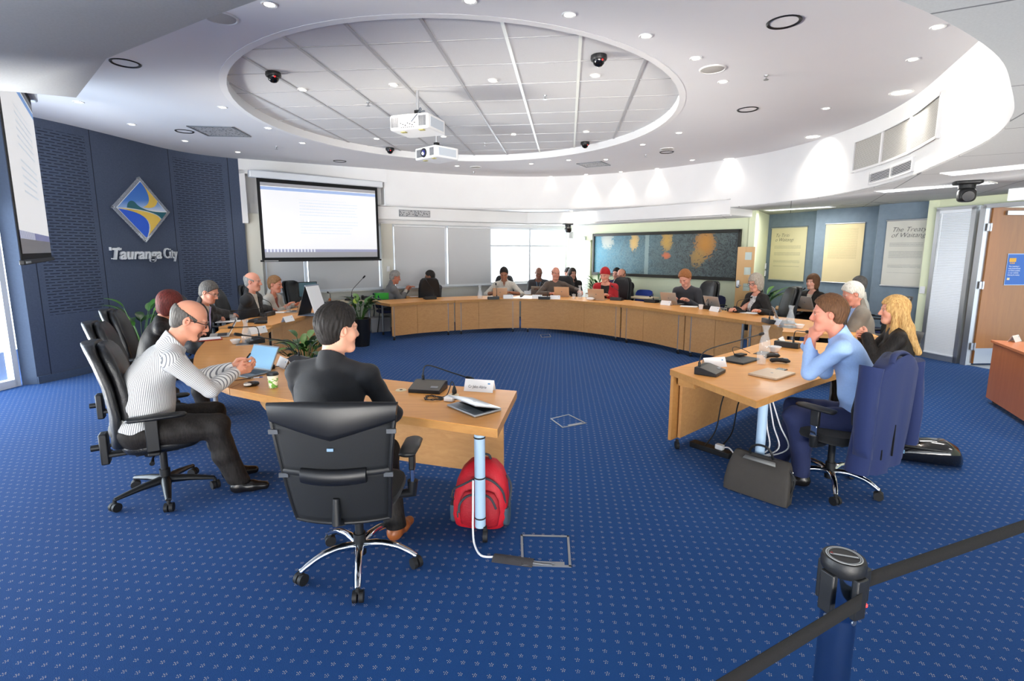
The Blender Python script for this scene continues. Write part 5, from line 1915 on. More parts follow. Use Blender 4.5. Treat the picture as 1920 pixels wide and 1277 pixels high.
def surface_nets(G, lo, h):
	s = G < 0
	n = np.array(G.shape)
	acc = np.zeros(tuple(n - 1) + (3,))
	cnt = np.zeros(tuple(n - 1))
	I = np.indices(tuple(n)).astype(float)
	quads = []
	idx = -np.ones(tuple(n - 1), int)
	edges = []
	for a in range(3):
		s0 = [slice(None)] * 3
		s1 = [slice(None)] * 3
		s0[a], s1[a] = slice(0, -1), slice(1, None)
		g0, g1 = G[tuple(s0)], G[tuple(s1)]
		cr = np.argwhere((g0 < 0) != (g1 < 0))
		if not len(cr):
			edges.append((cr, None))
			continue
		v0 = g0[tuple(cr.T)]
		v1 = g1[tuple(cr.T)]
		t = v0 / (v0 - v1)
		pos = cr.astype(float)
		pos[:, a] += t
		b, c = [(1, 2), (2, 0), (0, 1)][a]
		for db in (0, -1):
			for dc in (0, -1):
				q = cr.copy()
				q[:, b] += db
				q[:, c] += dc
				ok = np.all((q >= 0) & (q < n - 1), axis=1)
				np.add.at(acc, tuple(q[ok].T), pos[ok])
				np.add.at(cnt, tuple(q[ok].T), 1)
		edges.append((cr, v0 < 0))
	cells = np.argwhere(cnt > 0)
	idx[tuple(cells.T)] = np.arange(len(cells))
	V = acc[tuple(cells.T)] / cnt[tuple(cells.T)][:, None] * h + lo
	for a in range(3):
		cr, ins = edges[a]
		if ins is None:
			continue
		b, c = [(1, 2), (2, 0), (0, 1)][a]
		q = []
		for db, dc in ((0, 0), (-1, 0), (-1, -1), (0, -1)):
			e = cr.copy()
			e[:, b] += db
			e[:, c] += dc
			q.append(e)
		ok = np.all([np.all((e >= 0) & (e < n - 1), axis=1) for e in q], axis=0)
		F = np.stack([idx[tuple(e[ok].T)] for e in q], 1)
		i_ = ins[ok]
		F[~i_] = F[~i_][:, ::-1]
		quads.append(F)
	return V, np.concatenate(quads)
def np_mesh(V, F, name, m, parent, attr=None):
	me = bpy.data.meshes.new(name)
	me.vertices.add(len(V))
	me.vertices.foreach_set('co', V.astype(np.float32).ravel())
	me.loops.add(F.size)
	me.loops.foreach_set('vertex_index', F.astype(np.int32).ravel())
	me.polygons.add(len(F))
	me.polygons.foreach_set('loop_start', np.arange(0, F.size, 4, dtype=np.int32))
	me.polygons.foreach_set('use_smooth', np.ones(len(F), bool))
	me.update(calc_edges=True)
	if attr is not None:
		a = me.color_attributes.new('tint', 'FLOAT_COLOR', 'POINT')
		a.data.foreach_set('color', np.concatenate([attr, np.ones((len(attr), 1))], 1).astype(np.float32).ravel())
	me.materials.append(m)
	o = bpy.data.objects.new(name, me)
	COL.objects.link(o)
	o.parent = parent
	return o
M_skin = mat('skin', rgb(214, 160, 130), .5, spec=.35)
g = NT(M_skin)
at_ = g.n('ShaderNodeVertexColor', layer_name='tint')
nzs = g.noise(g.obj(), 60, 4)['Fac']
g.put(g.mix(g.math('MULTIPLY', nzs, .10), at_.outputs['Color'], rgb(176, 98, 78)), g.b.inputs['Base Color'])
g.b.inputs['Subsurface Weight'].default_value = .08
g.b.inputs['Subsurface Radius'].default_value = (.02, .008, .004)
g.bump(nzs, .08, .004)
M_eye = mat('eyeball', rgb(228, 224, 220), .2)
M_iris = mat('iris', rgb(46, 34, 26), .15)
M_specs = mat('glasses_frame', rgb(18, 18, 22), .3)
M_lens = mat('glasses_lens', (.9, .95, 1, 1), .03, alpha=.12)
_cl = {}
def cloth(name, col, rough=.85, kind=None, col2=None):
	if name in _cl:
		return _cl[name]
	m = mat('cloth_' + name, col, rough, sheen=.06, noise=.10, nscale=90, bump=.12, bscale=260)
	if kind == 'stripe':
		g = NT(m)
		at_ = g.n('ShaderNodeVertexColor', layer_name='tint')
		r_, g_, b_ = g.n('ShaderNodeSeparateColor'), None, None
		g.put(at_.outputs['Color'], r_.inputs[0])
		f = g.math('LESS_THAN', g.math('FRACT', g.math('MULTIPLY', r_.outputs[0], 1 / .0085)), .34)
		g.put(g.mix(f, col, col2), g.b.inputs['Base Color'])
	elif kind == 'print':
		g = NT(m)
		n_ = g.noise(g.obj(), 42, 3, .6, 1.2)['Fac']
		g.put(g.mix(g.math('GREATER_THAN', n_, .58), col, col2), g.b.inputs['Base Color'])
	_cl[name] = m
	return m
def hair_mat(name, c1, c2):
	m = mat('hair_' + name, c1, .62, spec=.25)
	if name in _cl:
		return m
	g = NT(m)
	mp = g.n('ShaderNodeMapping')
	g.put(g.obj(), mp.inputs[0])
	mp.inputs['Scale'].default_value = (70, 70, 9)
	n_ = g.noise(mp.outputs[0], 1.6, 4, .6, .6)['Fac']
	g.put(g.ramp(n_, [(.3, c1), (.7, c2)]), g.b.inputs['Base Color'])
	g.bump(n_, .3, .004)
	_cl[name] = m
	return m
def rot_axis(axis, a):
	return np.array(Matrix.Rotation(a, 3, Vector(axis)))
def head_frame(yaw, pitch, roll=0.0):
	"""columns x right, y forward, z up; yaw left positive, pitch down positive"""
	return rot_axis((0, 0, 1), yaw) @ rot_axis((1, 0, 0), -pitch) @ rot_axis((0, 1, 0), roll)
def ik(S, W, l1, l2, hint):
	S, W = np.asarray(S, float), np.asarray(W, float)
	d = W - S
	L = np.linalg.norm(d)
	if L > (l1 + l2) * .995:
		W = S + d / L * (l1 + l2) * .995
		d = W - S
		L = np.linalg.norm(d)
	u = d / L
	a = (l1 * l1 - l2 * l2 + L * L) / (2 * L)
	hgt = math.sqrt(max(l1 * l1 - a * a, 0))
	hv = np.asarray(hint, float)
	hv = nrm(hv - u * (hv @ u))
	return S + u * a + hv * hgt, W
def add_hand(B, W, fwd, palm, right, s=1.0, curl=.45, coarse=False, spread=.0, thumb=.5, index=None):
	"""W wrist, fwd finger direction, palm the way the palm faces"""
	f = nrm(fwd)
	n = nrm(np.asarray(palm, float) - f * (np.asarray(palm, float) @ f))
	sd = np.cross(f, n) * (1 if right else -1)     # towards the thumb
	sd = -sd if False else sd
	kn = []
	offs = (.030, .010, -.010, -.028)
	for o, l in zip(offs, (.088, .092, .088, .080)):
		a = W + f * .012 * s + sd * o * .55 * s
		b = W + f * l * s + sd * o * s - n * .004
		B.cone(a, b, .0155 * s, .0125 * s, .012)
		kn.append(b)
	B.cone(W - f * .03 * s, W + f * .02 * s, .026 * s, .022 * s, .02)
	B.ell(W + f * .05 * s + n * .008, (.02 * s, .02 * s, .02 * s), .02)
	fl = ((.040, .025, .020), (.045, .029, .022), (.041, .027, .021), (.032, .020, .018))
	rr = .0098 * s if not coarse else .0115 * s
	for i, (b, L) in enumerate(zip(kn, fl)):
		c = curl if (index is None or i) else index
		d = nrm(f + sd * spread * (1.5 - i))
		ax = np.cross(d, n)
		p = b
		ang = 0
		r0 = rr * (.92 if i == 3 else 1)
		for j, l in enumerate(L):
			ang += c * (1.0, 1.15, .7)[j]
			dd = d * math.cos(ang) + n * math.sin(ang)
			q = p + dd * l * s
			B.cone(p, q, r0 * (1 - .08 * j), r0 * (.92 - .1 * j), .004)
			p = q
	p = W + f * .022 * s + sd * .022 * s + n * .004
	d1 = nrm(f * .62 + sd * (.72 - .3 * thumb) + n * .45 * thumb)
	q = p + d1 * .045 * s
	B.cone(p, q, .016 * s, .0125 * s, .012)
	d2 = nrm(f * .9 + sd * (.28 - .35 * thumb) + n * .4 * thumb)
	r = q + d2 * .034 * s
	B.cone(q, r, .0115 * s, .010 * s, .004)
	d3 = nrm(f + sd * (.05 - .3 * thumb) + n * .3 * thumb)
	B.cone(r, r + d3 * .026 * s, .010 * s, .0082 * s, .004)
def person(lab, loc, yaw, group=None, s=1.0, res=.008, lean=.12, lean2=None, side=0.0, twist=0.0, bulk=1.0, sh=.172,
		   head=(0, .15), hroll=0.0, hup=0.0, hands=None, elbow=(.35, -.45, -.75), curl=.45, knees=None, seat=.47, torso=1.0,
		   skin=(214, 162, 134), hair=('short', 'brown'), beard=None, top=('shirt', 'white'), under=None, tie=None,
		   legs='black', shoes='black', glasses=None, belly=1.0, sleeves='long', fem=False, hand_dir=None, palm=None, index=None, lanyard=None, thumb=.5, head_s=1.0, feet=None, folds=1.0, leg_len=1.0, headf=0.0):
	t = thing('person', lab, 'person', loc, yaw, group)
	lean2 = lean if lean2 is None else lean2
	X, Y, Z = np.eye(3)
	P = np.array([0, 0, seat + .085])
	u1 = np.array([side, math.sin(lean), math.cos(lean)])
	u1 = nrm(u1)
	u2 = nrm(np.array([side * 1.2, math.sin(lean2), math.cos(lean2)]))
	mid = P + u1 * .24 * s * torso
	N = mid + u2 * .27 * s * torso
	xd = rot_axis((0, 0, 1), twist) @ X
	fd = nrm(np.cross(u2, xd))           # chest forward
	fd1 = nrm(np.cross(u1, X))
	TR1 = np.stack([X, fd1, u1], 1)
	xd2 = nrm(np.cross(fd, u2))
	TR2 = np.stack([xd2, fd, u2], 1)
	w = sh * s
	shp = {}
	for k in (-1, 1):
		shp[k] = N - u2 * .055 * s + xd2 * k * w + fd * .015
	hf = head_frame(head[0], head[1], hroll)
	hs = s * head_s
	nd = nrm(u2 * .8 + Z * .6 + fd * (.12 + headf))
	H = N + nd * .105 * hs + hf[:, 2] * (.082 * hs + hup) + hf[:, 1] * .02
	hl = lambda x, y, z: H + hf @ (np.array([x, y, z]) * hs)
	B = Field()
	hipx = .088 * s
	B.ell(P + u1 * .02, np.array([.165 * bulk, .125 * bulk, .12]) * s, .03, TR1)
	B.ell(P + u1 * .15 * s * torso + fd1 * .012 * belly, np.array([.142 * bulk, .10 * bulk * belly, .17]) * s, .05, TR1)
	B.ell(P + u1 * .26 * s * torso + fd * .01, np.array([.15 * bulk, .10 * bulk, .15]) * s, .05, TR1)
	B.ell(N - u2 * .16 * s, np.array([w * .90, .098 * bulk, .16 * s]), .05, TR2)
	if fem:
		for k in (-1, 1):
			B.ell(N - u2 * .20 * s + xd2 * k * .07 * s + fd * .085 * s, np.array([.062, .055, .062]) * s, .04)
	B.cone(shp[-1] + u2 * .0, shp[1], .046 * s, .046 * s, .035)
	for k in (-1, 1):
		B.cone(shp[k] + u2 * .008, N + u2 * .012 - fd * .01, .036 * s, .046 * s, .03)
	B.cone(N - u2 * .03, hl(0, -.02, -.055), .060 * s * (1 if not fem else .88), .056 * hs * (1 if not fem else .86), .03)
	kn = {}
	ank = {}
	for k in (-1, 1):
		Hp = P + X * k * hipx + np.array([0, .02, -.02])
		kk = np.array(knees[k]) if knees else np.array([k * .13, .44 * leg_len, seat + .055])
		an = np.array(feet[k]) if feet else np.array([kk[0] * 1.0, kk[1] + .03, .085])
		kn[k], ank[k] = kk, an
		B.cone(Hp, kk, .088 * s * (.5 + .5 * bulk), .056 * s, .04)
		B.cone(kk, kk * .5 + an * .5 + np.array([0, -.02, 0]), .054 * s, .050 * s, .02)
		B.cone(kk * .5 + an * .5 + np.array([0, -.02, 0]), an, .050 * s, .036 * s, .02)
		fdv = nrm(np.array([k * .15, 1, 0]))
		B.cone(an + np.array([0, -.02, -.035]), an + fdv * .15 + np.array([0, 0, -.055]), .036, .028, .02)
	el, wr = {}, {}
	hands = hands or {-1: (-.13, .42, .80), 1: (.13, .42, .80)}
	for k in (-1, 1):
		hint = np.array([k * elbow[0], elbow[1], elbow[2]])
		E_, W_ = ik(shp[k], hands[k], .285 * s, .25 * s, hint)
		el[k], wr[k] = E_, W_
		B.cone(shp[k], E_, .050 * s * (.6 + .4 * bulk), .040 * s, .03)
		B.cone(E_, E_ * .6 + W_ * .4, .039 * s, .040 * s, .015)
		B.cone(E_ * .6 + W_ * .4, W_, .040 * s, .027 * s, .015)
		hd_ = nrm(W_ - E_) if hand_dir is None or hand_dir.get(k) is None else nrm(hand_dir[k])
		pn_ = np.array(palm[k]) if palm and palm.get(k) is not None else np.array([0, 0, -1.0])
		cc = curl[k] if isinstance(curl, dict) else curl
		ii = index[k] if isinstance(index, dict) else index
		add_hand(B, W_ + hd_ * .012, hd_, pn_, k == 1, s * (.9 if fem else 1.0), cc, res > .0065, .03, thumb, ii)
	B.ell(hl(0, -.012, .030), np.array([.077, .098, .093]) * hs, .02, hf)
	B.ell(hl(0, .022, -.035), np.array([.063, .070, .085]) * hs, .03, hf)
	B.cone(hl(-.018, .066, -.100), hl(.018, .066, -.100), .024 * hs, .024 * hs, .025)
	for k in (-1, 1):
		B.cone(hl(k * .052, -.005, -.055), hl(k * .02, .06, -.098), .020 * hs, .020 * hs, .025)
		B.ell(hl(k * .040, .058, -.028), np.array([.026, .026, .026]) * hs, .025, hf)
	B.cone(hl(-.036, .079, .022), hl(.036, .079, .022), .013 * hs, .013 * hs, .015)
	for k in (-1, 1):
		B.ell(hl(k * .032, .098, .004), np.array([.019, .014, .012]) * hs, .012, hf, 's')
		B.ell(hl(k * .031, .076, .003), np.array([.0135, .0135, .0125]) * hs, .003, hf)
	for k in (-1, 1):
		B.cone(hl(k * .019, .0865, .0095), hl(k * .043, .0815, .0085), .0050 * hs, .0046 * hs, .004)
		B.cone(hl(k * .020, .0855, -.0075), hl(k * .042, .0805, -.0065), .0042 * hs, .0040 * hs, .004)
	B.cone(hl(0, .088, .012), hl(0, .110, -.030), .0095 * hs, .0135 * hs, .010)
	for k in (-1, 1):
		B.ell(hl(k * .013, .098, -.036), np.array([.0095, .011, .008]) * hs, .006, hf)
	B.cone(hl(-.020, .083, -.063), hl(.020, .083, -.063), .0085 * hs, .0085 * hs, .008)
	B.cone(hl(-.016, .082, -.075), hl(.016, .082, -.075), .009 * hs, .009 * hs, .008)
	B.cone(hl(-.024, .094, -.0685), hl(.024, .094, -.0685), .0026 * hs, .0026 * hs, .004)
	B.p[-1] = ('s',) + B.p[-1][1:]
	er = rot_axis((0, 0, 1), .0)
	for k in (-1, 1):
		tl = hf @ rot_axis((0, 0, 1), -k * .35)
		B.ell(hl(k * .080, -.012, -.004), np.array([.011, .021, .032]) * hs, .006, tl)
		B.ell(hl(k * .088, -.006, -.002), np.array([.006, .011, .018]) * hs, .004, tl, 's')
	V, F = B.mesh(res)
	q = ((V - H) @ hf) / hs
	sk = np.array(_lin(tuple(c / 255 for c in skin)))
	col = np.tile(sk, (len(V), 1))
	lip = np.exp(-(((q[:, 0]) / .026) ** 4 + ((q[:, 2] + .069) / .012) ** 4)) * (q[:, 1] > .06)
	col = col * (1 - .55 * lip[:, None]) + np.array([.42, .13, .11]) * (.55 * lip)[:, None]
	red = np.exp(-((np.abs(q[:, 0]) - .042) ** 2 + (q[:, 2] + .03) ** 2) / .0006) * (q[:, 1] > .03) + (np.abs(q[:, 0]) > .078) * (np.abs(q[:, 2]) < .05) * .6
	col *= 1 - red[:, None] * np.array([.0, .16, .18])
	hc = HAIR[hair[1]][0] if hair else (.05, .04, .03)
	hcv = np.array(hc[:3])
	brow = np.exp(-(((np.abs(q[:, 0]) - .034) / .020) ** 4 + ((q[:, 2] - .0215 + (np.abs(q[:, 0]) - .034) ** 2 * 6) / .0055) ** 4)) * (q[:, 1] > .05)
	col = col * (1 - .8 * brow[:, None]) + hcv * (.8 * brow)[:, None]
	lash = np.exp(-(((np.abs(q[:, 0]) - .031) / .015) ** 4 + ((q[:, 2] - .011) / .003) ** 4)) * (q[:, 1] > .05)
	col *= 1 - .7 * lash[:, None]
	if beard:
		br = np.clip(1 - np.abs(q[:, 0]) * 0, 0, 1) * (q[:, 2] < -.045 + .25 * np.clip(np.abs(q[:, 0]) - .03, 0, .1)) * (q[:, 2] > -.14) * (q[:, 1] > (.0 if beard[0] == 'full' else .045)) * (np.abs(q[:, 0]) < (.08 if beard[0] == 'full' else .04)) * (1 - lip)
		bc = np.array(_lin(tuple(c / 255 for c in beard[1])))
		a_ = beard[2]
		col = col * (1 - a_ * br[:, None]) + bc * (a_ * br)[:, None]
	np_mesh(V, F, 'body', M_skin, t, col)
	Mh = Matrix([list(r) for r in hf])
	for k in (-1, 1):
		eb = MB()
		c = hl(k * .031, .0775, .0025)
		eb.ell(c, (.0125 * hs,) * 3, 14, 10)
		eo = eb.build('eye', M_eye, t)
		ib = MB()
		c = hl(k * .0305, .0862, .0015)
		ib.ell(c, (.0066 * hs, .0045 * hs, .0066 * hs), 12, 8, Mh)
		ib.build('iris', M_iris, eo)
	def torso_prims(C, off, hem=-.10, k=.035, arms=True, sl='long', loose=0.0, cuff=0.0):
		C.ell(P + u1 * .02, np.array([.165 * bulk + off, .125 * bulk + off, .12 + off]) * s, .03, TR1)
		C.ell(P + u1 * .15 * s * torso + fd1 * .012 * belly, np.array([.142 * bulk + off + loose, .10 * bulk * belly + off + loose, .17 + off]) * s, k, TR1)
		C.ell(P + u1 * .26 * s * torso + fd * .01, np.array([.15 * bulk + off + loose, .10 * bulk + off + loose * .6, .15 + off]) * s, k, TR1)
		C.ell(N - u2 * .16 * s, np.array([w * .90 + off, .098 * bulk + off, .16 * s + off]), k, TR2)
		if fem:
			for q_ in (-1, 1):
				C.ell(N - u2 * .20 * s + xd2 * q_ * .07 * s + fd * .085 * s, np.array([.062 + off, .055 + off, .062 + off]) * s, .05)
		C.cone(shp[-1], shp[1], .046 * s + off, .046 * s + off, k)
		for q_ in (-1, 1):
			C.cone(shp[q_] + u2 * .008, N + u2 * .004 - fd * .01, .036 * s + off, .044 * s + off, .03)
		if arms:
			for q_ in (-1, 1):
				E_, W_ = el[q_], wr[q_]
				C.cone(shp[q_], E_, .047 * s * (.6 + .4 * bulk) + off, .041 * s + off + .002, .022 if off < .018 else .05)
				if sl == 'long':
					C.cone(E_, E_ * .5 + W_ * .5, .041 * s + off + .002, .040 * s + off, .012)
					C.cone(E_ * .5 + W_ * .5, W_ - nrm(W_ - E_) * (.0 + cuff), .040 * s + off, .031 * s + off, .010)
				elif sl == 'half':
					C.cone(E_, E_ * .85 + W_ * .15, .046 * s + off + .004, .046 * s + off, .015)
		lo, hi = C.bounds()
		ph = (hash(lab) % 100) / 10.0
	def wrinkle(C, amp, ph, freq=1.0):
		"""press drifting folds into the last union"""
		base = list(C.p)
		lo, hi = C.bounds()
		def f(Pt):
			return np.zeros(len(Pt))
		C.post = (amp, ph, freq)
	def mesh_cloth(C, name, m, amp=.0035, ph=0.0, trims=(), attr=None, rs=None):
		"""trims: half spaces (point, direction) that are cut away on the direction's side"""
		for (pt, dr) in trims:
			pt, dr = np.array(pt, float), nrm(dr)
			lo, hi = C.bounds()
			ctr, rad_ = (P, 5.0) if pt[2] < .2 else ((N, .185) if pt @ u1 > P @ u1 + .2 else (P, .42))
			C.p.append(('s', (lambda Pt, pt=pt, dr=dr, ctr=ctr, rad_=rad_: np.maximum(-((Pt - pt) @ dr), np.linalg.norm(Pt - ctr, axis=1) - rad_)), lo, hi, .005))
		V, F = C.mesh(rs or res)
		amp *= folds
		if amp and len(V):
			e1 = V[F[:, 2]] - V[F[:, 0]]
			e2 = V[F[:, 3]] - V[F[:, 1]]
			fn_ = np.cross(e1, e2)
			Nn = np.zeros_like(V)
			for j in range(4):
				np.add.at(Nn, F[:, j], fn_)
			Nn /= np.linalg.norm(Nn, axis=1)[:, None] + 1e-12
			x, y, z = V.T
			wv = (np.sin(34 * z + 11 * x + 4 * np.sin(9 * y + ph) + ph) + .8 * np.sin(26 * x - 31 * z + 5 * np.sin(7 * z + 2 * ph) + 2.1 * ph) + .7 * np.sin(47 * y + 23 * z + 3 * np.sin(12 * x) + ph))
			wv = np.sign(wv) * np.abs(wv) ** 1.2
			near = np.zeros(len(V))
			for q_ in (-1, 1):
				d_ = np.linalg.norm(V - el[q_], axis=1)
				near += np.exp(-(d_ / .11) ** 2)
				d_ = np.linalg.norm(V - shp[q_] + u2 * .08, axis=1)
				near += .6 * np.exp(-(d_ / .12) ** 2)
			near += .9 * np.exp(-(((V - P) @ u1 - .08) / .09) ** 2)
			V = V + Nn * (amp * (.35 + near) * (wv * .5 + .05))[:, None]
		a = None
		if attr:
			a = attr(V)
		return np_mesh(V, F, name, m, t, a)
	def stripe_attr(V):
		ax_ = (V - P) @ np.stack([X, fd1], 1)
		out = np.arctan2(ax_[:, 0], ax_[:, 1]) * .155 + 2
		for q_ in (-1, 1):
			for A_, B_ in ((shp[q_], el[q_]), (el[q_], wr[q_])):
				d = nrm(B_ - A_)
				L = np.linalg.norm(B_ - A_)
				tt = (V - A_) @ d
				r = V - A_ - tt[:, None] * d
				rad = np.linalg.norm(r, axis=1)
				e1 = nrm(np.cross(d, fd))
				e2 = np.cross(d, e1)
				ang = np.arctan2(r @ e2, r @ e1)
				lat = (V - shp[q_]) @ (xd2 * q_)
				m_ = (rad < .085) & (tt > -.01) & (tt < L + .05) & (lat > -.012)
				out = np.where(m_, ang * .052 + .6, out)
		fbk = np.abs((V - P) @ X) > 10
		return np.stack([out, out, out], 1)
	ph = (sum(ord(c) for c in lab) % 63) / 10.0
	hemcut = (P - u1 * .075, -u1)
	kind, colr = top
	C = Field()
	off = {'shirt': .010, 'sweater': .016, 'jacket': .024, 'cardigan': .020}[kind]
	cloth_col = CLOTH[colr]
	if kind in ('jacket', 'cardigan'):
		U = Field()
		torso_prims(U, .008, arms=False)
		for q_ in (-1, 1):
			if under and under.get('cuff'):
				E_, W_ = el[q_], wr[q_]
				U.cone(E_, W_ + nrm(W_ - E_) * .002, .036 * s, .036 * s, .01)
		if under and under.get('collar', True):
			cd = nrm(hl(0, -.02, -.055) - N)
			U.cone(N - cd * .03 + fd * .01, N + cd * .074 * s + fd * .004, .076 * s * (.9 if fem else 1), .066 * s * (.9 if fem else 1), .010)
			U.cone(N + cd * .05, N + cd * .14 * s, .056 * s, .056 * s, .004)
			U.p[-1] = ('s',) + U.p[-1][1:]
			tr = [(N + cd * .068 * s - fd * .06, nrm(cd + fd * .42))]
		else:
			tr = [(N + u2 * .0 + fd * .03, nrm(u2 * .6 + fd * .4))]
		mesh_cloth(U, 'shirt', CLOTH[under['col']], .0015, ph, tr)
		torso_prims(C, off, loose=.008, sl=sleeves, cuff=.012)
		cd = nrm(hl(0, -.02, -.055) - N)
		C.cone(N - cd * .03 - fd * .012, N + cd * .074 * s - fd * .014, .072 * s, .064 * s, .015)
		C.cone(N + cd * .05, N + cd * .14 * s, .058 * s, .058 * s, .006)
		C.p[-1] = ('s',) + C.p[-1][1:]
		wtop, zb = (.075, .10) if kind == 'jacket' else (.085, -.10)
		wb = .004 if kind == 'jacket' else .045
		Lz = (N - P) @ u2
		def opening(Pt):
			z = (Pt - P) @ u2
			y = (Pt - N) @ fd
			x = np.abs((Pt - P) @ xd2 - 0.0)
			f = np.clip((z - zb * s) / max(Lz - zb * s, .05), 0, 1)
			ww = (wb + (wtop - wb) * f ** 1.2) * s
			ww = np.where(z < zb * s, (wb if kind == 'cardigan' else -.02), ww)
			return np.maximum(x - ww, -((y) + .005 + 10 * 0))
		lo, hi = C.bounds()
		C.p.append(('s', opening, lo, hi, .006))
		trims = [hemcut]
	else:
		torso_prims(C, off, sl=sleeves, loose=.006 if kind == 'shirt' else .01)
		cd = nrm(hl(0, -.02, -.055) - N)
		if kind == 'shirt':
			C.cone(N - cd * .03 + fd * .004, N + cd * .074 * s, .084 * s * (.9 if fem else 1), .073 * s * (.9 if fem else 1), .008)
			C.cone(N + cd * .05, N + cd * .14 * s, .057 * s, .057 * s, .004)
			C.p[-1] = ('s',) + C.p[-1][1:]
			Lz = (N - P) @ u2
			def vneck(Pt):
				z = (Pt - N) @ u2
				x = np.abs((Pt - N) @ xd2)
				y = (Pt - N) @ fd
				return np.maximum(x - np.clip((z + .10) * .30, -.02, .026), -(y - .0))
			if under != 'closed':
				lo, hi = C.bounds()
				C.p.append(('s', vneck, lo, hi, .004))
			trims = [hemcut, (N + cd * .068 * s - fd * .06, nrm(cd + fd * .42))]
		else:
			trims = [hemcut, (N + cd * .070 + fd * .0, nrm(cd + fd * .35))]
	st = colr.endswith('stripe')
	mesh_cloth(C, {'shirt': 'shirt', 'sweater': 'sweater', 'jacket': 'jacket', 'cardigan': 'cardigan'}[kind], cloth_col, .0045 if kind == 'shirt' else .004, ph, trims, stripe_attr if st else None)
	if tie:
		b = MB()
		rings = []
		for k_, f in enumerate(np.linspace(0, 1, 9)):
			z = ((N - P) @ u2) * (1 - f) * 1.03 + .10 * f
			c = P + u2 * z + (N - P) * 0
			base_x = (N - P) - u2 * ((N - P) @ u2)
			c = c + base_x * (1 - f)
			ys = np.linspace(.25, -.05, 60)
			pts = c[None, :] + fd[None, :] * ys[:, None]
			dd = U.eval(pts)
			hit = np.argmax(dd < .004)
			p = pts[hit] if dd[hit] < .004 else c + fd * .11
			ww = (.018 + .022 * f) * s * (1.25 if k_ == 0 else 1)
			rings.append([p - xd2 * ww + fd * .002, p - xd2 * ww + fd * .008, p + fd * .013, p + xd2 * ww + fd * .008, p + xd2 * ww + fd * .002])
		b.loft(rings)
		b.build('necktie', CLOTH[tie], t, smooth=60)
	if lanyard:
		b = MB()
		for k in (-1, 1):
			pts = []
			for f in np.linspace(0, 1, 8):
				z = -.0 - .26 * f
				c = N + u2 * z + xd2 * k * (.055 * (1 - f) + .004)
				ys = np.linspace(.25, -.05, 60)
				pp = c[None, :] + fd[None, :] * ys[:, None]
				dd = C.eval(pp) if kind not in ('jacket', 'cardigan') else np.minimum(C.eval(pp), U.eval(pp))
				hit = np.argmax(dd < .004)
				pts.append(pp[hit] + fd * .003)
			b.tube([tuple(p) for p in pts], .004, 6)
		pp = pts[-1]
		ln = b.build('lanyard', CLOTH[lanyard], t)
		MB().box(tuple(pp + fd * .004 - u2 * .04), (.055, .003, .08), frame_rot(tuple(xd2), tuple(u2))).build('badge', M_paper, ln)
	Tt = Field()
	Tt.ell(P - Z * .01, np.array([.17 * bulk + .006, .13 * bulk + .006, .115]) * s, .03, TR1)
	for k in (-1, 1):
		Hp = P + X * k * hipx + np.array([0, .02, -.02])
		Tt.cone(Hp, kn[k], .104 * s * (.5 + .5 * bulk), .078 * s, .04)
		cm_ = kn[k] * .5 + ank[k] * .5 + np.array([0, -.02, 0])
		Tt.cone(kn[k], cm_, .074 * s, .069 * s, .03)
		Tt.cone(cm_, ank[k] + np.array([0, 0, -.01]), .069 * s, .062 * s, .03)
	mesh_cloth(Tt, 'trousers', CLOTH[legs], .004, ph + 1, [(P + Z * .115, Z)] + [(np.array([0, 0, .085]), (0, 0, -1))], rs=max(res, .008))
	for k in (-1, 1):
		S_ = Field()
		fdv = nrm(np.array([k * .15, 1, 0]))
		a_ = ank[k]
		S_.cone(a_ + np.array([0, -.025, -.038]), a_ + fdv * .08 + np.array([0, 0, -.045]), .044, .040, .02)
		S_.cone(a_ + fdv * .08 + np.array([0, 0, -.045]), a_ + fdv * .165 + np.array([0, 0, -.055]), .040, .030, .02)
		S_.cone(a_ + np.array([0, -.01, -.03]), a_ + np.array([0, -.005, .03]), .046, .044, .02)
		zf = a_[2] - .085
		V, F = None, None
		S_.p.append(('i', (lambda Pt, z=zf: (z + .002) - Pt[:, 2]), *S_.bounds(), .004))
		V, F = S_.mesh(max(res, .007))
		np_mesh(V, F, 'shoe', CLOTH['shoe_' + shoes], t)
	if hair and hair[0] != 'none':
		style = hair[0]
		hm = HAIRM[hair[1]]
		A = Field()
		def strands(Pt, f0, a=.0013):
			qq = ((Pt - H) @ hf) / hs
			an = np.arctan2(qq[:, 0], -qq[:, 1] + .02)
			return a * np.sin(an * f0 + 5 * np.sin(qq[:, 2] * 14 + an * 3)) + a * .6 * np.sin(qq[:, 2] * 60 + an * 27 + 4 * np.sin(an * 5))
		def shell(th, top_extra=.0, fr=.0):
			c, r = hl(0, -.014, .032), (np.array([.077, .098, .093]) + np.array([th, th, th + top_extra])) * hs
			def f(Pt):
				qv = (Pt - c) @ hf
				k0 = np.linalg.norm(qv / r, axis=1)
				k1 = np.linalg.norm(qv / (r * r), axis=1)
				return k0 * (k0 - 1) / np.maximum(k1, 1e-9) + strands(Pt, 46, .0026 if style == 'shortvol' else .0014)
			A.fn(f, c - max(r), c + max(r), .01)
		def cut(pt, dr, k=.006):
			pt, dr = hl(*pt), hf @ nrm(dr)
			lo, hi = A.bounds()
			A.p.append(('i', (lambda Pt, pt=pt, dr=dr: (Pt - pt) @ dr + strands(Pt, 38, .002)), lo, hi, k))
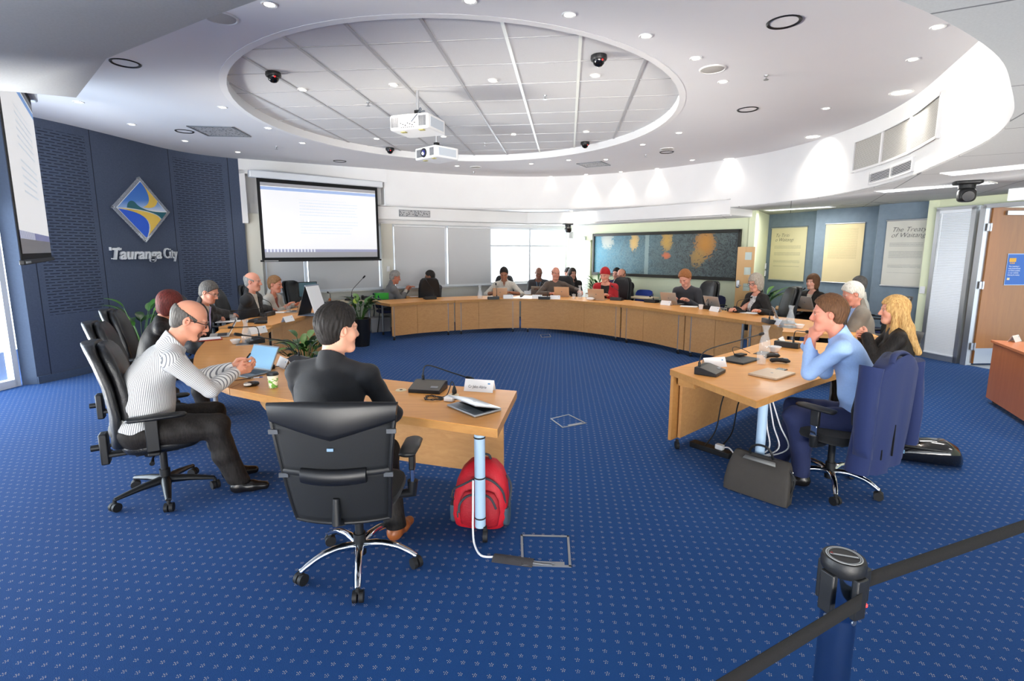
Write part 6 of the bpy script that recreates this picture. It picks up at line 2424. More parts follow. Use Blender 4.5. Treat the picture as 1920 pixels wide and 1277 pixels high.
		if style in ('short', 'shortvol', 'receding'):
			shell(.012 if style == 'short' else (.02 if style == 'shortvol' else .009), .008 if style != 'receding' else .0)
			A.ell(hl(0, -.055, -.035), np.array([.064, .05, .06]) * hs, .02, hf)
			fy = .075 if style != 'receding' else .035
			cut((0, fy, .078 if style != 'receding' else .10), (0, .80, -.60) if style != 'receding' else (0, .86, -.50))
			cut((0, -.06, -.085), (0, .0, -1))
			for k in (-1, 1):
				pt = hl(k * .085, .004, -.018)
				lo, hi = A.bounds()
				A.p.append(('s', (lambda Pt, pt=pt: np.linalg.norm((Pt - pt) @ hf / np.array([1.3, 1, 1.25]), axis=1) - .034 * hs), lo, hi, .006))
		elif style == 'bald':
			shell(.007)
			A.ell(hl(0, -.055, -.030), np.array([.064, .048, .055]) * hs, .02, hf)
			cut((0, .048, .03), (0, .9, -.30))
			cut((0, -.06, .058), (0, .35, 1))
			cut((0, -.06, -.085), (0, .0, -1))
			for k in (-1, 1):
				pt = hl(k * .085, .006, -.018)
				lo, hi = A.bounds()
				A.p.append(('s', (lambda Pt, pt=pt: np.linalg.norm((Pt - pt) @ hf / np.array([1.3, 1, 1.2]), axis=1) - .029 * hs), lo, hi, .006))
		elif style == 'bob':
			shell(.020, .004)
			for k in (-1, 1):
				A.ell(hl(k * .062, -.015, -.045), np.array([.030, .062, .085]) * hs, .03, hf)
			A.ell(hl(0, -.06, -.04), np.array([.075, .05, .085]) * hs, .03, hf)
			A.fn(lambda Pt: np.maximum(np.abs(((Pt - H) @ hf)[:, 0]) / hs - .052, np.maximum(-(((Pt - H) @ hf)[:, 1] / hs - .052), ((Pt - H) @ hf)[:, 2] / hs - .050)), H - .2, H + .2, .012, 's')
		elif style in ('long', 'longdark'):
			shell(.020, .004)
			bk = hl(0, -.085, -.03)
			dn = np.array([0, 0, -1.0])
			back = N - u2 * (.20 if style == 'long' else .15) * s - fd * .13 * s
			for k in (-1, -.33, .33, 1):
				a_ = hl(k * .062, -.045 - .02 * (1 - abs(k)), .0)
				m_ = N + xd2 * k * .075 * s - fd * (.085 - .03 * abs(k)) * s + u2 * .02
				e_ = back + xd2 * k * .085 * s + fd * .0
				A.cone(a_, m_, .042 * hs, .048 * hs, .03)
				A.cone(m_, e_, .048 * hs, .030 * hs, .03)
			for k in (-1, 1):
				a_ = hl(k * .070, .005, .01)
				m_ = N + xd2 * k * .085 * s + fd * .04 * s - u2 * .01
				e_ = N + xd2 * k * .10 * s + fd * .085 * s - u2 * (.15 if style == 'long' else .12) * s
				A.cone(a_, m_, .024 * hs, .030 * hs, .02)
				A.cone(m_, e_, .030 * hs, .014 * hs, .02)
			A.fn(lambda Pt: np.maximum(np.abs(((Pt - H) @ hf)[:, 0]) / hs - .054, np.maximum(-(((Pt - H) @ hf)[:, 1] / hs - .05), ((Pt - H) @ hf)[:, 2] / hs - .062)), H - .2, H + .2, .012, 's')
		elif style == 'beanie':
			shell(.018, .012)
			cut((0, .08, .048), (0, .42, -.9))
			A.cone(hl(-.02, -.09, .0), hl(.02, -.09, .0), .03, .03, .03)
		V, F = A.mesh(min(res, .006))
		if style.startswith('long'):
			e1 = V[F[:, 2]] - V[F[:, 0]]
			fn_ = np.cross(e1, V[F[:, 3]] - V[F[:, 1]])
			Nn = np.zeros_like(V)
			for j in range(4):
				np.add.at(Nn, F[:, j], fn_)
			Nn /= np.linalg.norm(Nn, axis=1)[:, None] + 1e-12
			lx = (V - H) @ xd2
			lz = (V - H) @ Z
			V = V + Nn * (.0014 * np.sin(lx * 420 + 8 * np.sin(lz * 9) + 2 * np.sin(lz * 19)))[:, None]
		np_mesh(V, F, 'headscarf' if style == 'beanie' else 'hair', hm, t)
	if glasses:
		b = MB()
		gm = M_specs if glasses == 'dark' else mat('thin_glasses_frame', rgb(90, 84, 80), .3, .5)
		for k in (-1, 1):
			c = (k * .033, .102, .002)
			b.tube([tuple(hl(c[0] + .026 * math.cos(a), c[1] - .006 * abs(math.cos(a)) * (k * math.cos(a) > 0), c[2] + .019 * math.sin(a))) for a in np.linspace(0, 2 * PI, 19)], .0026 if glasses == 'dark' else .0018, 6, False)
			b.tube([tuple(hl(k * .058, .096, .007)), tuple(hl(k * .079, .03, .008)), tuple(hl(k * .083, -.02, .004))], .0026, 6)
		b.tube([tuple(hl(-.009, .106, .006)), tuple(hl(.009, .106, .006))], .0022, 6)
		go = b.build('glasses', gm, t)
		lb = MB()
		for k in (-1, 1):
			lb.add([tuple(hl(k * .033 + .025 * math.cos(a), .101, .002 + .018 * math.sin(a))) for a in np.linspace(0, 2 * PI, 17)[:-1]], [tuple(range(16))])
		lb.build('lens', M_lens, go)
	return t, dict(H=H, hf=hf, wr=wr, el=el, P=P, N=N)
HAIR = {
	'black': (rgb(20, 18, 17), rgb(44, 40, 38)), 'dark': (rgb(34, 28, 24), rgb(62, 54, 48)), 'brown': (rgb(70, 46, 30), rgb(112, 78, 52)),
	'auburn': (rgb(52, 24, 22), rgb(112, 46, 40)), 'ginger': (rgb(128, 76, 40), rgb(178, 120, 76)), 'grey': (rgb(104, 100, 96), rgb(170, 166, 160)),
	'darkgrey': (rgb(58, 56, 54), rgb(104, 100, 96)), 'white': (rgb(176, 170, 158), rgb(222, 218, 208)), 'blonde': (rgb(150, 106, 58), rgb(222, 182, 118)),
	'ash': (rgb(134, 122, 108), rgb(190, 180, 166)), 'redcloth': (rgb(150, 24, 30), rgb(184, 40, 46)), 'lightbrown': (rgb(104, 74, 48), rgb(156, 116, 80)),
}
HAIRM = {k: hair_mat(k, *v) for k, v in HAIR.items()}
CLOTH = {
	'white': cloth('white', rgb(228, 228, 230)), 'greystripe': cloth('greystripe', rgb(224, 224, 222), .8, 'stripe', rgb(120, 122, 126)),
	'black': cloth('black', rgb(18, 19, 22), .8), 'blackshirt': cloth('blackshirt', rgb(19, 20, 24), .75), 'navy': cloth('navy', rgb(28, 38, 78), .8),
	'paleblue': cloth('paleblue', rgb(156, 186, 232), .75), 'suit': cloth('suit', rgb(26, 26, 30), .85), 'darksuit': cloth('darksuit', rgb(36, 36, 38), .85),
	'greysuit': cloth('greysuit', rgb(112, 112, 112), .9), 'palegrey': cloth('palegrey', rgb(172, 168, 160), .9), 'taupe': cloth('taupe', rgb(116, 108, 98), .9),
	'charcoal': cloth('charcoal', rgb(62, 62, 66), .9), 'brownshirt': cloth('brownshirt', rgb(92, 80, 72), .9), 'rust': cloth('rust', rgb(132, 58, 38), .85),
	'red': cloth('red', rgb(168, 30, 38), .85), 'lavender': cloth('lavender', rgb(176, 176, 226), .5), 'print': cloth('print', rgb(228, 226, 222), .85, 'print', rgb(120, 116, 112)),
	'sand': cloth('sand', rgb(196, 184, 168)), 'lanyard': cloth('lanyard', rgb(150, 190, 226)), 'greenstrap': cloth('greenstrap', rgb(60, 80, 110)),
	'shoe_black': mat('black_shoe', rgb(24, 22, 22), .25), 'shoe_brown': mat('brown_boot', rgb(152, 86, 44), .35, noise=.25, nscale=14), 'khaki': cloth('khaki', rgb(190, 160, 96), .9),
}
def cast(lab, hx, hy, Y, yaw, world_hands=None, world_feet=None, fit=True, **k):
	"""a seated person whose head is where the photo shows it; yaw in degrees (0 looks away from the door side, +y)"""
	yaw = R(yaw)
	s = k.get('s', 1.0)
	seat = k.get('seat', .47)
	l1 = k.get('lean', .12)
	l2 = k.get('lean2', l1)
	l2 = l1 if l2 is None else l2
	side = k.get('side', 0.0)
	def headpos(tor):
		P = np.array([0, 0, seat + .085])
		u1 = nrm(np.array([side, math.sin(l1), math.cos(l1)]))
		u2 = nrm(np.array([side * 1.2, math.sin(l2), math.cos(l2)]))
		N = P + u1 * .24 * s * tor + u2 * .27 * s * tor
		xd = rot_axis((0, 0, 1), k.get('twist', 0)) @ np.array([1.0, 0, 0])
		fd = nrm(np.cross(u2, xd))
		hd = k.get('head', (0, .15))
		hf = head_frame(hd[0], hd[1], k.get('hroll', 0))
		hs = s * k.get('head_s', 1.0)
		nd = nrm(u2 * .8 + np.array([0, 0, .6]) + fd * (.12 + k.get('headf', 0)))
		return N + nd * .105 * hs + hf[:, 2] * (.082 * hs + k.get('hup', 0)) + hf[:, 1] * .02
	tgt = aty(hx, hy, Y)
	tor = k.pop('torso', None)
	if tor is None:
		tor = 1.0
		if fit:
			a, b = headpos(.8)[2], headpos(1.25)[2]
			tor = min(1.22, max(.82, .8 + .45 * (tgt.z - a) / (b - a)))
	h = headpos(tor)
	cy, sy = math.cos(yaw), math.sin(yaw)
	loc = (tgt.x - (cy * h[0] - sy * h[1]), Y - (sy * h[0] + cy * h[1]), 0)
	def to_local(p):
		d = np.array([p[0] - loc[0], p[1] - loc[1], p[2]])
		return (cy * d[0] + sy * d[1], -sy * d[0] + cy * d[1], d[2])
	if world_hands:
		hd = dict(k.get('hands') or {-1: (-.13, .42, .80), 1: (.13, .42, .80)})
		for q, p in world_hands.items():
			hd[q] = to_local(p)
		k['hands'] = hd
	if world_feet:
		k['feet'] = {q: to_local(p) for q, p in world_feet.items()}
	print('CAST %-60s root %.2f %.2f torso %.2f headz %.2f want %.2f' % (lab[:60], loc[0], loc[1], tor, h[2], tgt.z))
	t, info = person(lab, loc, yaw, torso=tor, **k)
	W = Matrix.Translation(loc) @ Matrix.Rotation(yaw, 4, 'Z')
	info['W'] = W
	return t, info
GP = None
NEAR, MIDR, FAR = .0055, .0065, .0085
tb = lambda x, y, z=.775: tuple(at(x, y, z))
striped, i_striped = cast('balding man in a grey striped shirt with dark glasses and goatee looking at his phone', 356, 600, 3.62, -62, res=.005, s=1.12, bulk=1.2, belly=1.15, lean=.20, lean2=.56,
	 twist=.25, head=(.0, .42), headf=.25, hair=('bald', 'darkgrey'), skin=(206, 146, 120), glasses='dark', beard=('goatee', (52, 40, 36), .85),
	 top=('shirt', 'greystripe'), under='closed', legs='black', world_hands={1: tuple(at(440, 698, .85)), -1: tuple(at(432, 690, .87))}, elbow=(.35, .2, -.95), curl={-1: .75, 1: .65}, thumb=.7,
	 palm={-1: (.9, .2, .25), 1: (-.8, .2, .55)}, hand_dir={-1: (.35, .9, .15), 1: (-.15, .95, .2)}, knees={-1: (-.13, .43, .54), 1: (.16, .46, .53)}, feet={-1: (-.13, .52, .085), 1: (.17, .58, .085)}, folds=1.3)
blackman, i_black = cast('dark haired man in a black shirt seated in the mesh chair, back to the viewer', 634, 617, 2.86, -10, res=.0055, s=1.05, bulk=1.15, sh=.205, lean=.12, lean2=.26,
	 head=(-.62, .10), headf=.1, hair=('shortvol', 'black'), skin=(222, 166, 140), top=('shirt', 'blackshirt'), under='closed', legs='black', shoes='brown',
	 hands={-1: (-.10, .46, .80), 1: (.12, .44, .80)}, elbow=(.75, -.35, -.55), curl=.5, knees={-1: (-.14, .40, .53), 1: (.17, .40, .53)}, world_feet={1: tuple(at(742, 985, .09)), -1: (-1.15, 3.15, .085)}, folds=1.2)
blueman, i_blue = cast('man in a pale blue shirt resting his chin on his hands at the right wing', 1553, 586, 3.76, 62, res=.0055, s=1.0, bulk=1.10, lean=.16, lean2=.44, head=(.06, .10), headf=.30,
	 hair=('shortvol', 'brown'), skin=(214, 142, 118), top=('shirt', 'paleblue'), legs='navy', world_hands={1: tuple(aty(1512, 650, 3.98)), -1: tuple(aty(1521, 640, 3.80))}, elbow=(.30, .25, -.95), curl=1.05, thumb=.6,
	 hand_dir={-1: (.25, -.15, .95), 1: (-.25, -.15, .95)}, palm={-1: (.6, -.6, .1), 1: (-.6, -.6, .1)}, knees={-1: (-.12, .43, .53), 1: (.14, .43, .53)}, feet={-1: (-.14, .36, .085), 1: (.12, .50, .085)}, folds=1.3)
blonde, i_blonde = cast('woman with long blonde hair and black top, fingers interlaced', 1676, 582, 4.62, 62, res=.006, s=.98, fem=True, lean=.10, lean2=.14, head=(.12, .05),
	 hair=('long', 'blonde'), skin=(222, 160, 134), top=('sweater', 'black'), legs='black', world_hands={1: tuple(aty(1618, 630, 4.75)), -1: tuple(aty(1626, 632, 4.62))}, elbow=(.3, .1, -.9), curl=.55,
	 hand_dir={-1: (.7, .4, .3), 1: (-.7, .5, .25)}, palm={-1: (.3, -.9, .0), 1: (-.3, -.9, 0)})
cast('woman with dark auburn bob in black seen from behind at the left bend', 319, 570, 5.28, -58, res=MIDR, s=1.02, fem=True, lean=.25, lean2=.40, head=(.05, .35), hair=('bob', 'auburn'), skin=(210, 150, 124), top=('sweater', 'black'),
	 world_hands={1: tb(398, 629), -1: tb(388, 626)}, curl=.3)
cast('man in a black suit with lavender tie and thin glasses reading papers', 392, 548, 6.75, -78, res=MIDR, s=1.10, lean=.16, lean2=.30, head=(-.22, .42), headf=.1, hair=('short', 'darkgrey'), skin=(208, 146, 120), top=('jacket', 'suit'),
	 under=dict(col='white', cuff=True), tie='lavender', glasses='thin', world_hands={1: tb(418, 598, .80), -1: tb(442, 592, .80)}, curl=.3)
cast('balding man in a dark suit and white open shirt speaking on the left wing', 474, 528, 7.9, -84, res=MIDR, s=1.14, bulk=1.1, lean=.08, lean2=.14, head=(.0, .08), hair=('bald', 'grey'), skin=(212, 150, 126), top=('jacket', 'darksuit'),
	 under=dict(col='white', cuff=True), world_hands={1: tb(482, 582, .80), -1: tb(505, 579, .80)}, curl=.4)
cast('short haired woman in a pale grey jacket over a rust top', 516, 537, 8.85, -88, res=MIDR, s=1.10, fem=True, lean=.2, lean2=.28, head=(-.05, .2), hair=('short', 'lightbrown'), skin=(204, 138, 112), top=('jacket', 'palegrey'),
	 under=dict(col='rust', collar=False), world_hands={1: tb(535, 576, .80), -1: tb(552, 573, .80)}, curl=.3)
cast('grey haired man in a grey suit writing at the small beech table', 741, 523, 11.45, -66, res=FAR, s=1.10, lean=.20, lean2=.34, head=(-.05, .3), hair=('short', 'grey'), skin=(190, 122, 98), top=('jacket', 'greysuit'), under=dict(col='white', cuff=True),
	 legs='darksuit', world_hands={1: tuple(aty(761, 545, 11.55)), -1: tuple(aty(764, 544, 11.7))})
cast('young dark haired man with black glasses seated behind a black chair back', 806, 519, 11.72, 30, res=FAR, s=1.06, lean=.12, head=(1.05, .2), hair=('short', 'black'), skin=(150, 104, 80), glasses='dark', top=('shirt', 'charcoal'), under='closed')
cast('man with dark hair and white short sleeved shirt typing at the far table', 945, 522, 12.2, 178, res=FAR, s=1.18, lean=.18, lean2=.28, head=(0, .45), headf=.1, hair=('short', 'black'), skin=(150, 104, 80), top=('shirt', 'white'), sleeves='half',
	 hands={-1: (-.20, .40, .80), 1: (.20, .40, .80)}, elbow=(.8, -.2, -.5))
cast('bald man in dark clothes with a pale lanyard, second row by the window', 1010, 523, 13.0, 178, res=FAR, s=1.12, lean=.10, head=(.1, .35), hair=('none', 'black'), skin=(126, 88, 72), top=('jacket', 'charcoal'), under=dict(col='charcoal', collar=False), lanyard='lanyard')
cast('balding man in a brown shirt stretching one arm over a chair', 1042, 521, 12.05, 178, res=FAR, s=1.16, bulk=1.1, lean=.08, head=(.25, .15), hair=('bald', 'brown'), skin=(206, 146, 124), top=('sweater', 'brownshirt'),
	 hands={1: (.16, .38, .80), -1: (-.55, .20, .84)}, elbow=(.7, -.2, -.3))
cast('woman with long dark brown hair looking aside in the far corner', 1073, 524, 13.25, 172, res=FAR, s=1.06, fem=True, head=(.5, .1), hair=('longdark', 'dark'), skin=(208, 156, 132), top=('cardigan', 'black'), under=dict(col='charcoal', collar=False))
cast('dark haired person half hidden behind the long haired woman', 1065, 515, 13.75, 168, res=FAR, s=1.06, head=(.6, .2), hair=('short', 'black'), skin=(196, 140, 116), top=('sweater', 'black'))
cast('woman with red head wrap and red cardigan looking down', 1134, 524, 11.35, 158, res=FAR, s=1.16, fem=True, lean=.10, head=(-.25, .30), hair=('beanie', 'redcloth'), skin=(222, 160, 136), top=('cardigan', 'red'), under=dict(col='black', collar=False),
	 hands={-1: (-.14, .38, .80), 1: (.14, .38, .80)})
cast('bespectacled man with receding hair in a dark jacket and white shirt', 1165, 520, 12.15, 150, res=FAR, s=1.12, lean=.12, lean2=.2, head=(-.2, .4), hair=('bald', 'brown'), skin=(206, 148, 124), glasses='dark', top=('jacket', 'suit'), under=dict(col='white'))
cast('dark haired man in navy half hidden below the painting', 1156, 513, 13.0, 145, res=FAR, s=1.08, head=(-.1, .2), hair=('short', 'black'), skin=(206, 150, 128), top=('jacket', 'navy'), under=dict(col='white'))
cast('man with tousled ginger brown hair in a dark grey sweater', 1284, 528, 10.05, 140, res=FAR, s=1.22, bulk=1.1, lean=.22, lean2=.34, head=(-.1, .55), headf=.1, hair=('shortvol', 'ginger'), skin=(220, 160, 138), top=('sweater', 'charcoal'),
	 hands={-1: (-.16, .40, .80), 1: (.16, .40, .80)})
cast('woman with grey bob and dark glasses in a black cardigan over a printed blouse', 1416, 540, 8.75, 96, res=MIDR, s=1.14, fem=True, lean=.05, lean2=.10, head=(.28, .28), hair=('bob', 'ash'), skin=(218, 158, 134), glasses='dark', top=('cardigan', 'black'),
	 under=dict(col='print', collar=False), world_hands={1: tb(1378, 580, .79), -1: tb(1426, 584, .80)}, curl=.35)
cast('brown haired woman in a black blazer by the first poster', 1523, 536, 9.45, 100, res=FAR, s=1.08, fem=True, head=(.3, .05), hair=('bob', 'brown'), skin=(222, 168, 146), top=('jacket', 'black'), under=dict(col='sand', collar=False))
cast('white haired man in a grey brown jacket at the right bend', 1598, 557, 6.75, 72, res=MIDR, s=1.12, bulk=1.12, lean=.08, lean2=.16, head=(.05, .45), headf=.1, hair=('shortvol', 'white'), skin=(204, 140, 118), top=('jacket', 'taupe'), under=dict(col='paleblue'))
cast('grey haired person in a white top partly hidden by the white haired man', 1610, 534, 8.55, 60, res=FAR, s=1.06, head=(-.5, .1), hair=('short', 'darkgrey'), skin=(196, 140, 118), top=('shirt', 'white'))
# ------------------------------------------------------------------ things on the tables
Z1 = Z_T + .0015
def face(x, y, tx=0.0, ty=7.4):
	"""turn so that +y of the thing looks at the ring's middle"""
	return math.atan2(-(tx - x), ty - y)
def P2(px, py, z=Z_T):
	p = at(px, py, z)
	return Vector((p.x, p.y, z + .001))
M_micbody = mat('mic_unit_grey', rgb(92, 88, 82), .4, .2)
M_micdark = mat('mic_unit_black', rgb(26, 26, 28), .4)
def mic(label, p, rz, tip=None, s=1.0, group='conference microphones', dark=False, curl=False):
	"""wedge shaped conference unit; its user sits on the -y side"""
	t = thing('microphone_unit', label, 'microphone', p, rz, group)
	w, d, h = .10 * s, .075 * s, .05 * s
	b = MB()
	prof = [(-d, 0), (d, 0), (d, h), (d * .55, h * 1.05), (-d, h * .42)]
	b.loft([[Vector((x, y, z)) for y, z in prof] for x in (-w, w)])
	b.build('base', M_micdark if dark else M_micdark, t, bevel=.004)
	b = MB()
	b.quad((-w * .96, -d * .97, h * .44), (w * .96, -d * .97, h * .44), (w * .96, d * .5, h * 1.06), (-w * .96, d * .5, h * 1.06))
	b.build('speaker_plate', M_micdark if dark else M_micbody, t)
	MB().box((w * .55, -d * .55, h * .66), (.045 * s, .018 * s, .004), Matrix.Rotation(R(20), 3, 'X')).build('button', M_greymetal, t)
	loc = Vector(p)
	inv = rotz(-rz)
	q0 = Vector((-w * .55, d * .75, h))
	if tip is None:
		q1 = Vector((0, -d * 2.2, .30 * s))
	else:
		q1 = inv @ (Vector(tip) - loc)
	m1 = q0 + Vector((0, .0, .09 * s)) + (q1 - q0) * .10
	m2 = q0 + (q1 - q0) * .62 + Vector((0, 0, .04 * s))
	pts = curve_pts([q0, q0 + Vector((0, 0, .035 * s)), m1, m2, q1], 5)
	MB().tube(pts, .0042 * s, 8).build('gooseneck', M_black, t)
	MB().cyl(q0 - Vector((0, 0, .003)), q0 + Vector((0, 0, .03 * s)), .009 * s).build('socket', M_black, t)
	dq = (pts[-1] - pts[-3]).normalized()
	MB().tube([q1 - dq * .012 * s, q1, q1 + dq * .02 * s, q1 + dq * .045 * s, q1 + dq * .052 * s], [.006 * s, .011 * s, .013 * s, .012 * s, .005 * s], 12).build('foam_tip', M_fabric_black, t)
	return t
def plate(label, p, rz, text='', s=1.0, group='folded name cards'):
	t = thing('name_card', label, 'name card', p, rz, group)
	w, h, d = .20 * s, .075 * s, .036 * s
	b = MB()
	b.add([(-w / 2, -d, 0), (w / 2, -d, 0), (w / 2, 0, h), (-w / 2, 0, h), (-w / 2, d, 0), (w / 2, d, 0)], [(0, 1, 2, 3), (3, 2, 5, 4)])
	b.build('card', M_paper, t, smooth=0, solid=.0012)
	a = math.atan2(h, d)
	for sgn in (-1, 1):
		if text:
			o = text_obj(text, .026 * s, 'printed_name', mat('print_ink', rgb(40, 44, 54), .7), t, (-w * .36 * -sgn if sgn > 0 else -w * .36, sgn * d * .68, h * .30), (a, 0, 0 if sgn < 0 else PI), 0, 0, 0, width=w * .62)
			o.location.y += sgn * .0022
			o.location.z += .001
		lb = MB()
		k = w * .34 * (1 if sgn < 0 else -1)
		for e in (-1, 1):
			lb.add([(k + e * .004 * s, sgn * (d * .36) + sgn * .0022, h * .64), (k + .006 * s + e * .004, sgn * (d * .30) + sgn * .0022, h * .70), (k + e * .004 * s, sgn * (d * .22) + sgn * .0022, h * .78), (k - .006 * s + e * .004, sgn * (d * .30) + sgn * .0022, h * .70)], [(0, 1, 2, 3)])
		lb.build('emblem_mark', mat('card_emblem', rgb(70, 140, 190), .6), t, smooth=0)
	return t
M_lapsilver = mat('laptop_silver', rgb(186, 182, 176), .35, .5)
M_lapgold = mat('laptop_gold', rgb(206, 182, 156), .35, .4)
M_lapblack = mat('laptop_black', rgb(34, 34, 36), .4)
M_keys = mat('laptop_keys', rgb(40, 41, 44), .5)
M_lcd = mat('lcd_glow', rgb(120, 160, 188), .25, emit=.30)
M_lcd_off = mat('lcd_dark', rgb(30, 40, 48), .15)
def laptop(label, p, rz, ang=105, m=None, s=1.0, lcd=None, group='laptops on the council tables'):
	"""user on the -y side"""
	m = m or M_lapsilver
	t = thing('laptop', label, 'laptop', p, rz, group)
	W, D = .32 * s, .22 * s
	MB().box((0, 0, .008), (W, D, .014)).build('base', m, t, bevel=.004)
	MB().box((0, .03 * s, .0155), (W * .88, D * .48, .0015)).build('keyboard', M_keys, t)
	MB().box((0, -.06 * s, .0155), (W * .3, D * .26, .001)).build('touchpad', m, t)
	rx = Matrix.Rotation(R(ang), 3, 'X')
	hinge = Vector((0, D / 2 - .002, .016))
	c = hinge + rx @ Vector((0, -D / 2, -.004)) if False else hinge + Matrix.Rotation(R(180 - ang), 3, 'X') @ Vector((0, D / 2, 0)) if False else None
	o = MB()
	d = Vector((0, -math.cos(R(ang)), math.sin(R(ang))))
	n = Vector((0, math.sin(R(ang)), math.cos(R(ang))))
	rot = Matrix((Vector((1, 0, 0)), d, n)).transposed()
	o.box(hinge + d * D / 2, (W, D, .008), rot)
	lid = o.build('lid', m, t, bevel=.003)
	o = MB()
	o.box(hinge + d * (D / 2) - n * .0045, (W * .94, D * .88, .001), rot)
	o.build('screen', lcd or M_lcd_off, lid)
	o = MB()
	o.cyl(hinge + d * (D / 2) + n * .0042, hinge + d * (D / 2) + n * .0052, .012 * s)
	o.build('lid_mark', M_greymetal, lid)
	return t
def closed_laptop(label, p, rz, m, s=1.0, lines=True):
	t = thing('laptop', label, 'laptop', p, rz)
	W, D = .31 * s, .22 * s
	MB().box((0, 0, .006), (W, D, .010)).build('base', m, t, bevel=.003)
	lid = MB().box((0, 0, .0145), (W, D, .006)).build('lid', m, t, bevel=.003)
	MB().cyl((0, 0, .0175), (0, 0, .0182), .011).build('lid_mark', M_greymetal, lid)
	return t
M_clear = mat('clear_glass', (.86, .92, .94, 1), .02, alpha=.14, spec=.9)
M_water = mat('water', (.88, .95, 1, 1), .02, alpha=.07, spec=.6)
def carafe(label, p, s=1.0, fill=.5):
	t = thing('water_carafe', label, 'carafe', p, 0, 'glass water carafes')
	prof = [(.0, .004), (.040, .004), (.046, .02), (.047, .06), (.040, .11), (.024, .16), (.020, .185), (.026, .215), (.034, .235)]
	inn = [(r - .0025, z) for r, z in reversed(prof[1:])] + [(0, .010)]
	MB().lathe([(r * s, z * s) for r, z in prof + inn], n=28, cap=False).build('glass', M_clear, t, smooth=60)
	w = [(0, .011), (.043, .011), (.0435, .03), (.0435, .06), (.038, .105 * (.6 + fill * .6)), (0, .1055 * (.6 + fill * .6))]
	MB().lathe([(r * s, z * s) for r, z in w], n=24, cap=False).build('water', M_water, t, smooth=60)
	return t
def tumbler(label, p, s=1.0):
	t = thing('drinking_glass', label, 'glass', p, 0, 'drinking glasses')
	prof = [(0, .003), (.030, .003), (.036, .09), (.0335, .09), (.0285, .010), (0, .010)]
	MB().lathe([(r * s, z * s) for r, z in prof], n=24, cap=False).build('glass', M_clear, t, smooth=40)
	MB().lathe([(r * s, z * s) for r, z in [(0, .011), (.0275, .011), (.029, .035), (0, .0352)]], n=24, cap=False).build('water', M_water, t, smooth=40)
	return t
def bowl(label, p, s=1.0, fillm=None):
	t = thing('bowl', label, 'bowl', p, 0, 'small white bowls')
	prof = [(0, .002), (.032, .002), (.040, .02), (.055, .05), (.052, .051), (.036, .022), (0, .012)]
	MB().lathe([(r * s, z * s) for r, z in prof], n=28, cap=False).build('bowl_body', M_whiteplastic, t, smooth=50)
	b = MB()
	for k in range(9):
		a = k * 2.4
		b.soft((.026 * math.cos(a) * (k % 3) / 2 * s, .026 * math.sin(a) * (k % 3) / 2 * s, (.043 + .004 * (k % 2)) * s), (.02 * s, .012 * s, .012 * s), .5, rotz(a), 10, 6)
	b.build('wrapped_mints', M_paper, t)
	return t
def paper(label, p, rz, w=.21, d=.297, m=None, n=3, curl=0.0):
	t = thing('paper_sheets', label, 'papers', p, rz, 'loose papers')
	for k in range(n):
		b = MB()
		a = .05 * k
		b.box((.008 * k, .005 * k, .001 + .0012 * k), (w, d, .001), rotz(a))
		b.build('sheet', m or M_paper, t)
	return t
# ---- left wing, nearest table
mp_ = P2(803, 732)
mic('grey conference microphone on the nearest left table, next to the name card', mp_, R(-12), tip=aty(876, 708, P2(850, 728).y + .18), s=1.22, group='conference microphones')
npz = P2(899, 735)
plate('folded name card beside the half closed laptop, name printed in plain letters', npz + Vector((0, .035, 0)), R(-14), 'Cr Jako Abrie', 1.12)
hF, hR = P2(886, 751), P2(940, 771)
hd_ = (hR - hF).normalized()
hy_ = Vector((-hd_.y, hd_.x, 0))
lp_c = (hF + hR) / 2 - hy_ * .105
laptop('silver laptop left ajar on the nearest left table', lp_c, math.atan2(-hy_.x, hy_.y), 16, mat('laptop_lid_grey', rgb(172, 178, 184), .35, .5), .98, group='laptops on the left wing')
for x, y, lab in ((752, 732, 'cream cable grommet left of the grey conference microphone'), (850, 741, 'cream cable grommet between microphone and name card, a black plug in it')):
	p = P2(x, y)
	t = thing('cable_grommet', lab, 'cable grommet', p, 0, 'cream cable grommets')
	MB().lathe([(0, .004), (.038, .004), (.042, .0)], n=24, cap=False).build('cover', mat('cream_plastic', rgb(226, 208, 168), .4), t)
	MB().cyl((0, 0, .004), (0, 0, .0046), .012).build('cable_hole', M_dark, t)
p = P2(852, 739)
t = thing('power_plug', 'black power plug with cord standing in the cream grommet', 'plug', p, 0)
MB().lathe([(.016, .006), (.018, .02), (.012, .045), (.006, .06)], n=16).build('plug_body', M_black, t)
MB().tube(curve_pts([(0, 0, .058), (-.008, .0, .085), (-.02, -.005, .09), (-.03, -.03, .05), (-.05, -.07, .008), (-.09, -.10, .006)], 5), .0035, 8).build('cord', M_black, t)
p = P2(843, 752)
t = thing('power_adapter', 'white charger block with coiled black cord on the nearest left table', 'charger', p, R(-20))
MB().soft((0, 0, .016), (.07, .05, .03), .2).build('block', M_whiteplastic, t)
b = MB()
pts = []
for k in range(46):
	a = k * .42
	r = .045 + .012 * math.sin(k * 1.3)
	pts.append((-.13 + r * 1.4 * math.cos(a), .005 + r * math.sin(a), .004 + .0025 * (k % 4)))
b.tube(pts, .003, 6)
b.build('coiled_cord', M_black, t)
MB().tube(curve_pts([(.035, .0, .015), (.08, .03, .006), (.16, .04, .005), (.24, -.01, .006), (.27, -.07, .006), (.22, -.12, .012)], 5), .003, 6).build('lead', M_black, t)
p = P2(471, 697)
laptop('open laptop with a lit pale screen in front of the man in the striped shirt', P2(463, 701), math.atan2(P2(489, 699).y - P2(442, 692).y, P2(489, 699).x - P2(442, 692).x), 118, mat('laptop_dark_grey', rgb(126, 130, 134), .35, .5), 1.0, M_lcd, 'laptops on the left wing')
